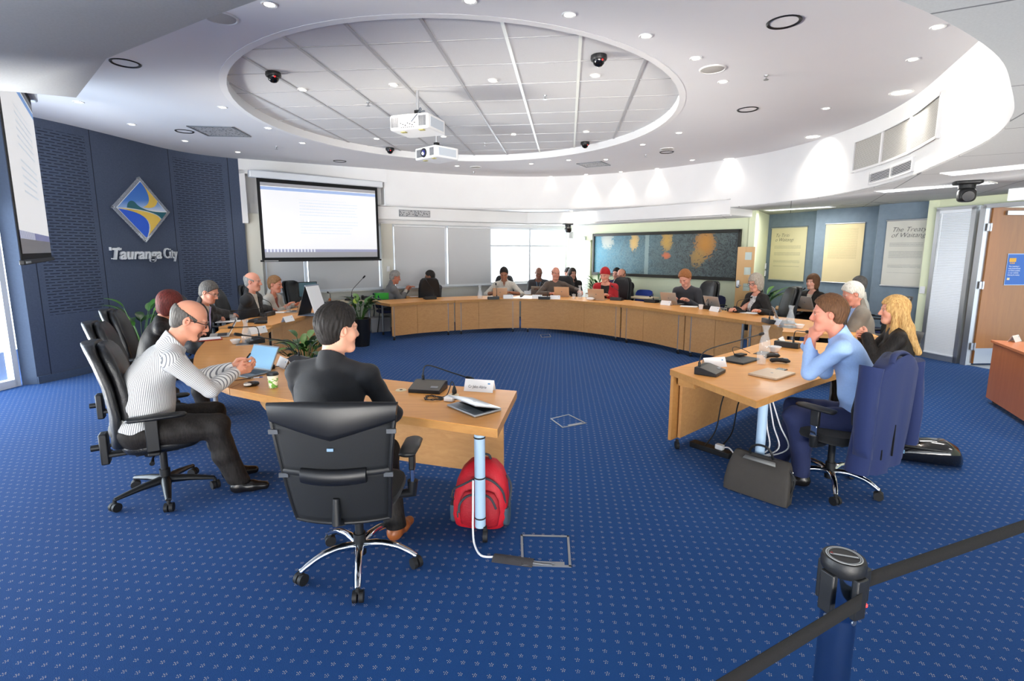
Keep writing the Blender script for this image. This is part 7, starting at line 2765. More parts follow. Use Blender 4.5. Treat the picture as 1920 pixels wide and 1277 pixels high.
t = thing('computer_mouse', 'black and silver computer mouse by the edge of the left table', 'mouse', P2(472, 724), R(-60))
MB().soft((0, 0, .017), (.06, .11, .036), .75).build('shell', M_blackgloss, t)
MB().soft((0, -.02, .019), (.064, .07, .03), .8).build('side_grip', M_lapsilver, t)
t = thing('ballpoint_pen', 'slim brown pen lying beside the computer mouse', 'pen', P2(455, 713), R(35))
MB().cyl((-.065, 0, .006), (.06, 0, .006), .0045).build('barrel', mat('brown_barrel', rgb(90, 60, 40), .4), t)
MB().tube([(.06, 0, .006), (.075, 0, .005)], [.004, .001], 10).build('pen_tip', M_steel, t)
cp_ = P2(513, 727)
t = thing('coffee_cup', 'paper coffee cup with green print and black lid by the man in black', 'cup', cp_, 0)
M_cup = mat('cup_print', rgb(230, 226, 200), .6)
g = NT(M_cup)
n_ = g.noise(g.obj(), 38, 3, .6, .5)['Fac']
x_, y_, z_ = g.sep(g.obj())
g.put(g.mix(g.math('MULTIPLY', g.math('GREATER_THAN', n_, .53), g.math('LESS_THAN', z_, .075)), rgb(230, 226, 200), rgb(104, 160, 60)), g.b.inputs['Base Color'])
MB().lathe([(0, .001), (.030, .001), (.040, .10), (.0, .10)], n=28, cap=False).build('paper_cup', M_cup, t)
MB().lathe([(.0425, .098), (.043, .106), (.039, .108), (.037, .118), (0, .118)], n=28, cap=False).build('cup_lid', M_black, t)
t = thing('power_adapter', 'black charger block with white label beside the striped man laptop', 'charger', P2(503, 692), R(30))
MB().soft((0, 0, .018), (.11, .05, .034), .2).build('block', M_black, t)
MB().box((0, -.0255, .018), (.05, .002, .022)).build('white_label', M_paper, t)
MB().tube(curve_pts([(.05, .0, .015), (.09, .04, .006), (.14, .02, .006), (.17, -.05, .006), (.12, -.09, .006)], 5), .0035, 6).build('lead', M_black, t)
plate('folded name card between the striped man laptop and the leafy plant', P2(534, 688), R(-48), '', 1.1)
t = thing('card', 'white and blue business card beside the pen', 'card', P2(484, 708), R(20))
MB().box((0, 0, .0008), (.07, .04, .001)).build('paper_card', M_paper, t)
MB().box((.022, 0, .0015), (.025, .04, .0006)).build('blue_band', mat('card_blue', rgb(40, 70, 150), .6), t)
mic('conference microphone whose long boom reaches over the striped man laptop', P2(556, 682), R(-38), tip=tuple(aty(452, 628, 4.35)), s=1.15, dark=True)
mic('conference microphone with thin boom at the carafe on the left bend', P2(478, 642), R(-50), tip=tuple(aty(436, 614, 5.5)), s=1.1, dark=True)
carafe('glass water carafe on the left bend beside the small white bowl', P2(463, 643), 1.12, .35)
bowl('small white bowl of mints next to the carafe on the left bend', P2(442, 645), 1.0)
t = thing('tray', 'small dark tray under the carafe on the left bend', 'tray', P2(465, 645) - Vector((0, 0, .0008)), .3)
MB().box((0, 0, .002), (.22, .16, .004)).build('tray_base', M_steel, t)
c_ = i_striped['W'] @ Vector(tuple((i_striped['wr'][1] + i_striped['wr'][-1]) / 2))
ph = aty(458, 679, c_.y + .10)
t = thing('mobile_phone', 'black mobile phone held up by the man in the striped shirt', 'phone', ph, 0)
rt = Matrix.Rotation(R(-40), 3, 'Z') @ Matrix.Rotation(R(48), 3, 'X') @ Matrix.Rotation(R(-28), 3, 'Y')
MB().box((0, 0, 0), (.085, .16, .010), rt).build('body', M_blackgloss, t, bevel=.004)
MB().box(rt @ Vector((0, 0, .0055)), (.078, .15, .001), rt).build('screen', M_lcd_off, t)
laptop('pale open laptop in front of the dark haired woman at the left bend', P2(412, 630), R(-62), 118, M_lapsilver, .95, None, 'laptops on the left wing')
t = thing('notebook', 'red edged open notebook beside the dark haired woman', 'notebook', P2(388, 637), R(-55))
MB().box((0, 0, .006), (.22, .30, .010)).build('cover', mat('red_cover', rgb(170, 50, 36), .6), t)
MB().box((0, 0, .0125), (.20, .28, .004)).build('pages', M_paper, t)
Z3 = .765
mic('black conference microphone before the man with the lavender tie', P2(482, 603, Z3), R(-95), tip=tuple(aty(440, 583, 6.95)), s=1.2, dark=True)
mic('black conference microphone before the balding man in the dark suit', P2(498, 592, Z3), R(-95), tip=tuple(aty(476, 553, 7.95)), s=1.25, dark=True)
plate('folded name card on the left wing before the balding man', P2(540, 603, Z3), R(78), '', 1.05)
plate('tilted name card hanging at the step between the two left tables', P2(483, 625), R(60), '', 1.15)
paper('papers under the hands of the man with the lavender tie', P2(428, 603, Z3), R(-70))
paper('white papers before the balding man in the dark suit', P2(520, 586, Z3), R(-85))
tumbler('drinking glass near the papers of the man with the lavender tie', P2(437, 604, Z3), 1.2)
tumbler('drinking glass by the laptop of the woman in the pale grey jacket', P2(541, 586, Z3), 1.2)
laptop('small open laptop before the woman in the pale grey jacket', P2(549, 585, Z3), R(-82), 112, M_lapsilver, .9, None, 'laptops on the left wing')
t = thing('spectacle_case', 'black case lying on the left wing near the microphone units', 'case', P2(489, 607, Z3), R(10))
MB().soft((0, 0, .02), (.17, .07, .04), .4).build('case_body', M_black, t)
pA = P2(588, 590, Z3)
t = thing('flip_board', 'white tabletop flip board standing open like a tent under the big screen', 'flip board', pA, R(78))
b = MB()
b.quad((-.17, -.14, .004), (.17, -.14, .004), (.17, .0, .46), (-.17, .0, .46))
b.build('white_sheet', M_paper, t, smooth=0, solid=.006)
b = MB()
b.quad((-.17, .16, .004), (.17, .16, .004), (.17, .012, .46), (-.17, .012, .46))
b.build('rear_board', M_black, t, smooth=0, solid=.006)
b = MB()
b.box((0, 0, .002), (.36, .34, .004))
b.build('base_board', mat('board_blue_grey', rgb(120, 132, 150), .5), t)
MB().cyl((-.175, .005, .465), (.175, .005, .465), .012).build('ring_spine', mat('board_blue_grey', rgb(120, 132, 150), .5), t)
plate('folded name card at the far end of the left wing', P2(633, 576, Z3), R(60), '', 1.3)
t = thing('wooden_ornament', 'small carved brown wooden ornament behind the flip board', 'ornament', P2(619, 574, Z3), .3)
MB().lathe([(.03, 0), (.035, .02), (.02, .05), (.03, .08), (.018, .11), (.026, .13), (.004, .15)], n=12).build('figure', mat('carved_wood', rgb(150, 90, 50), .5, noise=.2), t)
MB().lathe([(.02, 0), (.022, .02), (.014, .05), (.018, .07), (.004, .085)], (.07, .0, 0), 12).build('small_figure', mat('carved_wood', rgb(150, 90, 50), .5, noise=.2), t)
mic('conference microphone at the far end of the left wing', P2(610, 572, Z3), R(-95), tip=tuple(aty(616, 549, 9.5)), s=1.3, dark=True)
dk = side_table('staff desk with a monitor below the big screen', V2(-4.5, 9.78), V2(-3.75, 10.22), .32, .72)
p = aty(577, 541, 10.2)
t = thing('monitor', 'black computer monitor on the staff desk below the big screen', 'monitor', (p.x, p.y, .721), R(35))
MB().box((0, 0, .29), (.36, .03, .30)).build('panel', M_black, t, bevel=.006)
MB().box((0, -.017, .29), (.33, .003, .27)).build('screen', mat('monitor_reflection', rgb(86, 118, 128), .15), t)
MB().box((0, .02, .10), (.05, .03, .2)).build('stand', M_black, t)
MB().soft((0, .0, .008), (.2, .14, .016), .4).build('stand_base', M_black, t)
p = aty(598, 552, 10.35)
t = thing('document_camera', 'cream coloured document camera arm beside the monitor', 'camera', (p.x, p.y, .721), 0)
MB().soft((0, 0, .03), (.14, .14, .06), .4).build('camera_base', mat('cream_plastic', rgb(226, 208, 168), .4), t)
MB().tube([(0, 0, .05), (0, 0, .3), (-.04, -.04, .33)], .02, 10).build('arm', mat('cream_plastic', rgb(226, 208, 168), .4), t)
MB().soft((-.06, -.05, .33), (.1, .08, .06), .4).build('camera_head', M_black, t)
sp = st_w
cA = V2(-3.30, 11.0)
mic('long boom microphone standing on the pale side table under the blinds', Vector((-3.42, 10.95, .721)), R(-20), tip=tuple(aty(681, 521, 11.0)), s=1.3, dark=True)
t = thing('desk_phone', 'black desk phone on the pale side table under the blinds', 'phone', (-3.17, 11.13, .721), R(20))
b = MB()
b.loft([[Vector((x, y, z)) for y, z in ((-.1, 0), (.1, 0), (.1, .07), (-.1, .025))] for x in (-.11, .11)])
b.build('phone_body', M_black, t, bevel=.006)
MB().soft((-.08, 0, .075), (.05, .2, .035), .5).build('handset', M_black, t)
MB().box((.05, .05, .063), (.07, .04, .004), Matrix.Rotation(R(12), 3, 'X')).build('display', M_greymetal, t)
t = thing('green_box', 'bright green box on the pale side table under the blinds', 'box', (-2.86, 11.20, .721), R(28))
MB().box((0, 0, .065), (.28, .16, .13)).build('box_body', mat('bright_green', rgb(52, 172, 52), .5), t, bevel=.006)
MB().box((0, 0, .133), (.285, .165, .012)).build('box_lid', mat('bright_green', rgb(52, 172, 52), .5), t, bevel=.003)
t = thing('storage_box', 'grey storage box on the floor under the pale side table', 'box', (-2.95, 11.28, 0), R(30))
MB().box((0, 0, .15), (.42, .3, .30)).build('box_body', mat('grey_box', rgb(150, 150, 152), .6), t, bevel=.006)
MB().box((0, 0, .305), (.44, .32, .02)).build('box_lid', mat('grey_box_lid', rgb(170, 168, 164), .6), t)
paper('writing pad of the man in the grey suit', Vector((-2.22, 11.85, .721)), R(-66))
laptop('open laptop beside the young man with black glasses', Vector((-2.02, 11.98, .721)), R(-150), 110, M_lapgold, .9, None, 'laptops by the blinds')
# ---- far side of the ring
FM = 'conference microphones'
for x, y, lab, tip in [(806, 561, 'conference microphone alone on the empty far left table', None), (925, 561, 'conference microphone of the man in the white shirt', (930, 534)),
					   (1021, 561, 'conference microphone of the man in the brown shirt', (1017, 533)), (1157, 563, 'conference microphone of the woman with the red head wrap', (1149, 538)),
					   (1222, 567, 'conference microphone left of the grey sweater man, its boom folded', (1220, 555)), (1327, 579, 'conference microphone between the grey sweater man and the cardigan woman', (1322, 568)),
					   (1381, 585, 'conference microphone in front of the cardigan woman', (1408, 558)), (1447, 606, 'conference microphone beside the open laptop at the right bend', (1455, 588))]:
	p = P2(x, y)
	rz = face(p.x, p.y)
	mic(lab, p, rz, tuple(aty(tip[0], tip[1], p.y + .12)) if tip else None, 1.25, FM, True)
for x, y, lab in [(953, 560, 'white name card of the man in the white shirt'), (1007, 560, 'white name card left of the far brown shirt man'), (1041, 561, 'white name card in front of the far brown shirt man'),
				  (1249, 572, 'white name card of the man in the grey sweater'), (1341, 584, 'white name card before the open laptop of the cardigan woman'), (1459, 609, 'white name card beside the right bend carafe')]:
	p = P2(x, y)
	plate(lab, p, face(p.x, p.y) + PI, '', 1.1, 'folded name cards')
for x, y, lab, m, s in [(937, 557, 'open laptop of the man in the white shirt', M_lapgold, 1.0), (1055, 556, 'open laptop of the man in the brown shirt', M_lapgold, 1.05), (1122, 562, 'open laptop of the woman with the red head wrap', M_lapgold, 1.1),
						(1262, 570, 'open laptop of the man in the grey sweater', M_lapsilver, 1.08), (1346, 579, 'open laptop of the cardigan woman', M_lapsilver, 1.05)]:
	p = P2(x, y)
	laptop(lab, p, face(p.x, p.y), 112, m, s)
p = P2(1474, 605)
laptop('open grey laptop at the right bend before the white haired man', p, R(70), 112, mat('laptop_blue_grey', rgb(150, 160, 168), .35, .5), 1.0)
for x, y, lab in [(900, 560, 'glass water carafe at the far side, left of the white shirt man'), (1087, 560, 'glass water carafe between the brown shirt man and the red head wrap woman'), (1481, 612, 'glass water carafe at the right bend'), (1433, 662, 'glass water carafe on the right wing beside the drinking glass')]:
	carafe(lab, P2(x, y), 1.22 if y < 620 else 1.2, .6)
for x, y, lab in [(1101, 561, 'drinking glass beside the far carafe'), (1076, 561, 'drinking glass left of the far carafe'), (1427, 683, 'drinking glass half full in front of the right wing carafe'), (1468, 612, 'drinking glass left of the right bend carafe')]:
	tumbler(lab, P2(x, y), 1.25)
paper('white papers between the two far name cards', P2(975, 559), R(90))
paper('white papers beside the grey sweater man', P2(1292, 575), R(60))
paper('white papers in front of the cardigan woman', P2(1404, 587), R(40))
t = thing('napkin', 'crumpled white napkin beside the laptop of the red head wrap woman', 'napkin', P2(1107, 563), 0)
MB().ell((0, 0, .03), (.09, .05, .035), 14, 8).build('cloth', M_paper, t)
t = thing('paper_cup', 'white paper cup right of the grey sweater man', 'cup', P2(1314, 580), 0)
MB().lathe([(0, .001), (.03, .001), (.042, .085), (.039, .085), (.028, .008), (0, .008)], n=20, cap=False).build('cup_body', M_paper, t)
bowl('small white bowl at the right bend beside the carafe', P2(1499, 616), 1.1)
t = thing('tray', 'steel tray under the right bend carafe', 'tray', P2(1481, 613) - Vector((0, 0, .0008)), .5)
MB().box((0, 0, .002), (.3, .2, .004)).build('tray_base', M_steel, t)
plate('small white card standing behind the right bend laptop', P2(1455, 597), R(70), '', .9)
# ---- right wing
mic('grey conference microphone at the near corner of the right wing', P2(1331, 700), R(50), tip=tuple(aty(1425, 627, P2(1400, 690).y + .35)), s=1.22)
plate('white name card behind the near microphone on the right wing', P2(1343, 690) + Vector((0, .06, 0)), R(14), '', 1.1)
closed_laptop('closed black laptop with a small device on top, right wing', P2(1386, 676), R(40), M_lapblack, 1.08)
q = P2(1388, 670)
t = thing('portable_drive', 'small black drive with thin cable lying on the closed black laptop', 'drive', q + Vector((0, 0, .0185)), R(30))
MB().box((0, 0, .009), (.11, .07, .016)).build('drive_case', M_black, t, bevel=.003)
MB().tube(curve_pts([(-.05, .03, .01), (-.06, .05, .06), (.0, .06, .075), (.10, .04, .04), (.15, .0, .006)], 5), .003, 6).build('cable', M_black, t)
t = thing('coaster', 'dark square coaster under the right wing carafe', 'coaster', P2(1433, 663) - Vector((0, 0, .0008)), R(42))
MB().box((0, 0, .002), (.20, .14, .004)).build('mat', M_lapblack, t)
bowl('small white bowl beside the black headset on the right wing', P2(1452, 660), 1.15)
for (x, y, rz, lab) in ((1447, 672, 100, 'black curved handset nearer the carafe on the right wing'), (1462, 681, 70, 'black curved handset nearer the gold laptop on the right wing')):
	t = thing('handset', lab, 'handset', P2(x, y), R(rz), 'black curved handsets')
	b = MB()
	b.tube([(-.0, -.085, .02), (0, -.06, .024), (0, -.02, .030), (0, .03, .028), (0, .07, .022), (0, .085, .018)], [.008, .022, .022, .019, .021, .008], 12)
	b.build('handset_body', M_black, t)
	MB().soft((0, -.04, .046), (.022, .05, .008), .5).build('button', M_greymetal, t)
closed_laptop('closed gold laptop under the elbow of the man in blue', P2(1447, 703), R(38), M_lapgold, 1.08)
t = thing('mobile_phone', 'black mobile phone lying behind the gold laptop', 'phone', P2(1461, 695), R(38), None)
MB().box((0, 0, .004), (.16, .075, .008)).build('body', M_blackgloss, t, bevel=.003)
MB().box((0, 0, .0085), (.15, .07, .001)).build('screen', M_lcd_off, t)
mic('conference microphone before the blonde woman on the right wing', P2(1478, 650), R(135), tip=tuple(aty(1512, 622, 4.9)), s=1.2)
plate('white name card before the blonde woman on the right wing', P2(1463, 645), R(50), '', 1.0)
plate('white name card on the pale table below the painting', Vector((2.6, 12.05, .721)), R(-50), '', 1.3)
laptop('open laptop on the brown table of the black blazer woman', Vector((5.35, 9.1, .742)), R(105), 112, M_lapsilver, 1.05, None, 'laptops in the second row')
plate('white name card on the brown table of the black blazer woman', Vector((4.98, 9.22, .742)), R(-30), '', 1.15)
mic('conference microphone on the brown table of the black blazer woman', Vector((5.12, 9.28, .742)), R(100), None, 1.1, FM, True)
laptop('open laptop of the man with the lanyard in the second row', Vector((.62, 12.72, .701)), R(180), 112, M_lapgold, .95, None, 'laptops in the second row')
mic('conference microphone of the man with the lanyard', Vector((.86, 12.75, .701)), R(180), tuple(aty(1019, 530, 12.8)), 1.1, FM, True)
plate('white name card on the second row table by the window', Vector((.42, 12.66, .701)), R(5), '', 1.2)
plate('white folded card on the reddish desk by the door', Vector((5.78, 5.80, .741)), R(30), '', .95)
# ------------------------------------------------------------------ bags and things on the floor
M_red = mat('red_nylon', rgb(196, 28, 44), .55, bump=.25, bscale=90, noise=.08)
M_redd = mat('dark_red_nylon', rgb(160, 22, 36), .6, bump=.25, bscale=90)
M_trim_grey = mat('charcoal_webbing', rgb(56, 60, 68), .8)
bp = at(903, 992, 0)
bx = Vector((-.205, 3.145, 0))
t = thing('backpack', 'red hiking backpack with charcoal zips behind the pale pole leg', 'backpack', bx, R(-8))
t.scale = (.98, .98, .9)
b = MB()
rings = []
for z, w, d, y in ((.0, .24, .16, .0), (.02, .33, .22, 0), (.10, .37, .25, -.0), (.22, .36, .24, .01), (.33, .33, .21, .02), (.41, .27, .17, .03), (.46, .18, .12, .04), (.475, .08, .06, .045)):
	rings.append(ring_se(.0 + .03 * z, y, z, w, d, .55, 32))
b.loft(rings)
b.build('main_body', M_red, t, smooth=70)
b = MB()
rings = []
for z, w, d in ((.04, .16, .03), (.06, .24, .06), (.15, .27, .075), (.24, .25, .06), (.29, .2, .04), (.305, .12, .02)):
	rings.append(ring_se(.015, -.115, z, w, d, .6, 24))
b.loft(rings)
b.build('front_pocket', M_redd, t, smooth=70)
b = MB()
for pts in ([(-.155, -.09, .30), (-.10, -.125, .345), (.0, -.11, .395), (.09, -.09, .375), (.16, -.085, .30), (.175, -.06, .20)],
			[(-.11, -.158, .16), (-.105, -.155, .22), (-.06, -.145, .275), (.02, -.142, .295), (.09, -.143, .275), (.13, -.15, .20)]):
	z_ = MB()
	z_.tube(curve_pts(pts, 5), .0075, 8)
	z_.build('zip', M_trim_grey, t)
for pts in ([(-.16, -.105, .30), (-.165, -.12, .26), (-.15, -.125, .235)], [(-.12, -.16, .17), (-.115, -.17, .13)]):
	z_ = MB()
	z_.tube(curve_pts(pts, 3), .005, 8)
	z_.build('zip_pull', M_black, t)
for s_ in (-1, 1):
	b = MB()
	b.loft([ring_se(s_ * .175, -.0, z, .045, d, .6, 16) for z, d in ((.02, .10), (.05, .16), (.13, .17), (.16, .15))])
	b.build('side_pocket', mat('grey_mesh_pocket', rgb(60, 78, 92), .8), t, smooth=70)
b = MB()
b.tube(curve_pts([(-.03, .06, .45), (-.02, .03, .51), (.05, .03, .51), (.06, .06, .45)], 4), .009, 8)
b.build('top_handle', M_trim_grey, t)
b = MB()
b.tube(curve_pts([(.17, .04, .36), (.205, .0, .30), (.20, -.04, .2), (.19, -.02, .10)], 4), .008, 8)
b.build('strap', M_trim_grey, t)
M_case = mat('charcoal_nylon', rgb(58, 54, 50), .75, bump=.25, bscale=300, noise=.1)
c0, c1 = at(1345, 917, 0), at(1463, 958, 0)
cc = (c0 + c1) / 2
cdv = (c1 - c0)
t = thing('briefcase', 'soft dark grey briefcase standing on the carpet by the right wing', 'briefcase', (cc.x + .09, cc.y + .06, 0), math.atan2(cdv.y, cdv.x))
b = MB()
rings = []
for z, w, d, y in ((.0, .42, .08, 0), (.008, .455, .125, 0), (.08, .455, .135, .008), (.18, .435, .115, .03), (.255, .405, .08, .052), (.285, .385, .045, .062), (.292, .37, .022, .064)):
	rings.append(ring_se(0, y, z, w, d, .26, 36))
b.loft(rings)
b.build('bag_body', M_case, t, smooth=70)
b = MB()
b.quad((-.11, -.012, .262), (.12, -.012, .262), (.11, .012, .282), (-.10, .012, .282))
b.build('grey_flap', mat('silver_grey_patch', rgb(120, 120, 118), .5), t, solid=.006)
z_ = MB()
z_.tube(curve_pts([(-.20, .045, .245), (-.12, .055, .285), (.0, .058, .292), (.12, .055, .285), (.20, .045, .245), (.222, .03, .17)], 5), .006, 8)
z_.build('zip', M_black, t)
hb = MB()
hb.tube(curve_pts([(-.08, .05, .285), (-.075, .03, .33), (-.03, .02, .375), (.04, .02, .375), (.075, .03, .33), (.08, .05, .285)], 5), .0085, 10)
hb.build('handle', M_black, t)
hb = MB()
hb.tube(curve_pts([(.20, .03, .25), (.24, .02, .2), (.235, .01, .12), (.22, .0, .05)], 5), .007, 8)
hb.build('shoulder_strap', M_black, t)
g0 = at(1735, 868, 0)
t = thing('helmet_bag', 'glossy black motorcycle style bag lying on the carpet behind the jacket chair', 'bag', (g0.x - .02, g0.y + .05, 0), R(-25))
b = MB()
rings = []
for x, w, h in ((-.24, .10, .06), (-.22, .2, .12), (-.1, .26, .17), (.05, .28, .20), (.16, .27, .21), (.24, .2, .17), (.28, .1, .1), (.288, .03, .03)):
	rings.append([Vector((x, w / 2 * math.copysign(abs(math.cos(q)) ** .8, math.cos(q)), .105 + h / 2 * math.copysign(abs(math.sin(q)) ** .8, math.sin(q)) - .105 + h / 2)) for q in [2 * PI * k / 24 for k in range(24)]])
b.loft(rings)
b.build('shell', mat('glossy_black', rgb(18, 18, 20), .12, coat=.6), t, smooth=70)
z_ = MB()
z_.tube(curve_pts([(-.2, -.08, .14), (-.05, -.13, .15), (.12, -.135, .15), (.25, -.07, .13)], 5), .006, 8)
z_.build('seam', M_black, t)
MB().box((-.16, -.115, .10), (.06, .006, .03), rotz(R(-12))).build('badge', mat('pale_blue_badge', rgb(120, 160, 190), .4), t)
ps0, ps1 = at(1296, 838, 0), at(1350, 856, 0)
d_ = ps1 - ps0
m_ = (ps0 + ps1) / 2
t = thing('power_strip', 'black power strip with a white plug on the carpet under the right wing', 'power strip', (m_.x + .05, m_.y, 0), math.atan2(d_.y, d_.x))
MB().box((0, 0, .025), (.38, .09, .05)).build('strip_body', M_black, t, bevel=.006)
MB().soft((.08, .0, .07), (.07, .05, .045), .25).build('white_plug', M_whiteplastic, t)
MB().tube(curve_pts([(.11, 0, .07), (.17, -.01, .09), (.24, -.03, .05), (.32, -.05, .006), (.42, -.04, .006)], 5), .006, 8).build('white_lead', M_whiteplastic, t)
for k, (a, e) in enumerate((((1368, 735), (1320, 838)), ((1398, 742), (1352, 838)))):
	pa = at(a[0], a[1] - 20, .67)
	pe = at(e[0], e[1], .03)
	t = thing('hanging_cable', ('black cable hanging from under the right wing, outer one' if k == 0 else 'black cable hanging from under the right wing, inner one'), 'cable', (0, 0, 0), 0, 'black cables under the right wing')
	MB().tube(curve_pts([pa, pa * .75 + pe * .25 + Vector((.0, .02, -.04)), pa * .4 + pe * .6 + Vector((.02, .0, -.08)), pe], 6), .006, 8).build('cable_run', M_black, t)
for k, dx in enumerate((0, .05, .10)):
	t = thing('hanging_cable', ['white cable hooked on the right wing pole leg', 'white cable drooping in a loop beside the right wing pole leg', 'white cable trailing from the right wing pole leg to the carpet'][k], 'cable', (0, 0, 0), 0, 'white cables by the right wing leg')
	MB().tube(curve_pts([(1.92 + dx * .4, 3.74, .67), (1.95 + dx, 3.76, .45), (2.0 + dx * 1.5, 3.80, .25), (1.97 + dx, 4.0, .10), (1.92 + dx * .6, 4.2, .03), (1.86 - dx, 4.32, .012)], 6), .0055, 8).build('cable_run', M_whiteplastic, t)
t = thing('hung_jacket', 'navy suit jacket draped over the back of the chrome based office chair', 'jacket', (2.40, 3.66, 0), R(28))
M_jk = mat('navy_wool', rgb(26, 40, 86), .8, sheen=.1, noise=.08, nscale=120, bump=.1, bscale=400)
b = MB()
nu, nv = 40, 26
V_ = []
for j in range(nv + 1):
	v = j / nv
	ring = []
	for i in range(nu):
		a = 2 * PI * i / nu
		w = .285 - .035 * (1 - v) ** 2 + .02 * math.sin(v * 4)
		if v < .12:
			w *= .55 + .45 * (v / .12) ** .5
		th = .062 + .045 * v
		x = w * math.copysign(abs(math.cos(a)) ** .8, math.cos(a))
		y = th * math.copysign(abs(math.sin(a)) ** .8, math.sin(a))
		fold = .011 * math.sin(x * 34 + 1.3 * v) * v + .008 * math.sin(x * 71 + 2) * v
		z = 1.095 - v * .80 - .05 * abs(x / w) ** 2.2 * (1 - v) + .02 * math.sin(x * 9) * v
		yy = -.285 - .07 * (1 - v) + .10 * (1 - v) ** 3 * 0 + y + (fold if y < 0 else 0)
		ring.append((x, yy, z))
	V_.append(ring)
b.loft(V_)
b.build('jacket_body', M_jk, t, smooth=70)
for s_ in (-1, 1):
	b = MB()
	rings = []
	for k in range(12):
		f = k / 11
		c = Vector((s_ * (.255 + .045 * math.sin(f * 2.2)), -.335 - .02 * f, .985 - .60 * f + .04))
		r = .062 - .012 * f
		rings.append([c + Vector((r * .8 * math.cos(q), r * 1.15 * math.sin(q) + .004 * math.sin(5 * q + 9 * f), .012 * math.cos(q) * s_)) for q in [2 * PI * m / 18 for m in range(18)]])
	b.loft(rings)
	b.build('sleeve', M_jk, t, smooth=70)
b = MB()
b.tube(curve_pts([(-.13, -.39, 1.04), (-.07, -.37, 1.085), (0, -.362, 1.096), (.07, -.37, 1.085), (.13, -.39, 1.04)], 5), .020, 10)
b.build('collar', M_jk, t, smooth=70)
MB().box((.0, -.392, .50), (.006, .01, .22)).build('back_vent', M_dark, t)
b = MB()
b.box((-.13, -.39, .42), (.012, .006, .07))
b.build('label_tab', M_black, t)
# ------------------------------------------------------------------ plants
M_leafs = []
for k, c_ in enumerate([rgb(44, 84, 34), rgb(62, 110, 40), rgb(34, 62, 30), rgb(96, 134, 62)]):
	M_leafs.append(mat('leaf_%s' % 'abcd'[k], c_, .35, noise=.2, nscale=12))
def leaf(b, base, d, up, L, W, droop=.5):
	d = Vector(d).normalized()
	sd = d.cross(Vector((0, 0, 1))).normalized()
	rows = []
	n = 7
	p = Vector(base)
	v = (d * .7 + Vector((0, 0, up))).normalized()
	for k in range(n):
		f = k / (n - 1)
		w = W * math.sin(PI * min(.97, f ** .8 * .97 + .03)) * .5
		nv_ = sd.cross(v)
		rows.append([p - sd * w + nv_ * w * .25, p + Vector((0, 0, -.0)), p + sd * w + nv_ * w * .25])
		p = p + v * L / (n - 1)
		v = (v + Vector((0, 0, -droop / n)) + d * .06).normalized()
	b.loft(rows, cap=False, closed=False)
def plant(label, p, n, L, W, h, pot=None, up=(.5, 1.6), droop=1.1, seed=1, kind='potted_plant'):
	rnd = random.Random(seed)
	t = thing(kind, label, 'plant', p, 0)
	if pot:
		r, hh, m = pot
		MB().lathe([(0, 0), (r * .78, 0), (r, hh), (r * .92, hh), (r * .85, hh - .04), (0, hh - .05)], n=4 if False else 24, cap=False).build('pot', m, t, smooth=40)
		MB().cyl((0, 0, hh - .05), (0, 0, hh - .03), r * .88).build('soil', mat('soil', rgb(50, 38, 30), .95), t)
		z0 = hh - .04
	else:
		z0 = 0
	for k in range(n):
		a = rnd.uniform(0, 2 * PI)
		d = Vector((math.cos(a), math.sin(a), 0))
		b = MB()
		u = rnd.uniform(*up)
		ln = L * rnd.uniform(.7, 1.15)
		st = Vector((d.x * .03, d.y * .03, z0))
		en = st + (d * .45 + Vector((0, 0, u))).normalized() * (h * rnd.uniform(.45, 1.0))
		b.tube([st, (st + en) / 2 + Vector((0, 0, .01)), en], .004, 5)
		leaf(b, en, d + Vector((rnd.uniform(-.3, .3), rnd.uniform(-.3, .3), 0)), u * .6, ln, W * rnd.uniform(.8, 1.2), droop)
		b.build('leaf', M_leafs[rnd.choice([0, 0, 1, 2, 3])], t, smooth=80)
	return t
M_blackpot = mat('black_pot', rgb(24, 24, 26), .3)
pp = at(555, 690, .30)
plant('broad leaved green plant in the middle of the left bend, behind the man in black', (-2.45, 5.95, 0), 46, .24, .085, .40, (.18, .42, M_blackpot), (.3, 1.5), 1.3, 3)
pp = at(678, 648, 0)
plant('leafy plant in a tall black pot at the end of the left wing', (pp.x, pp.y, 0), 38, .26, .09, .40, (.19, .52, M_blackpot), (.4, 1.6), 1.2, 5)
plant('dim leafy plant against the dark blue wall behind the dark haired woman', (-4.95, 6.75, 0), 26, .30, .10, .5, (.2, .6, M_blackpot), (.5, 1.6), 1.0, 8)
plant('feathery green plant in the far corner below the painting', (2.22, 13.25, 0), 40, .34, .05, .5, (.17, .55, M_blackpot), (.6, 2.0), 1.2, 11)
plant('spiky green plant behind the cardigan woman near the beech door', (5.02, 10.1, 0), 24, .42, .07, .35, (.17, .65, M_blackpot), (.5, 1.8), 1.1, 13)
p = at(668, 590, .62)
t = thing('plant_tag', 'round yellow green tag on a stick above the tall potted plant', 'tag', (pp.x - .12, pp.y + .15, .47), 0)
MB().cyl((0, 0, 0), (0, 0, .40), .005).build('stick', M_black, t)
MB().cyl((0, -.006, .36), (0, .002, .36), .05).build('disc', mat('tag_yellow', rgb(206, 220, 90), .5), t)
MB().soft((0, 0, .43), (.03, .03, .06), .8).build('stick_top', M_black, t)
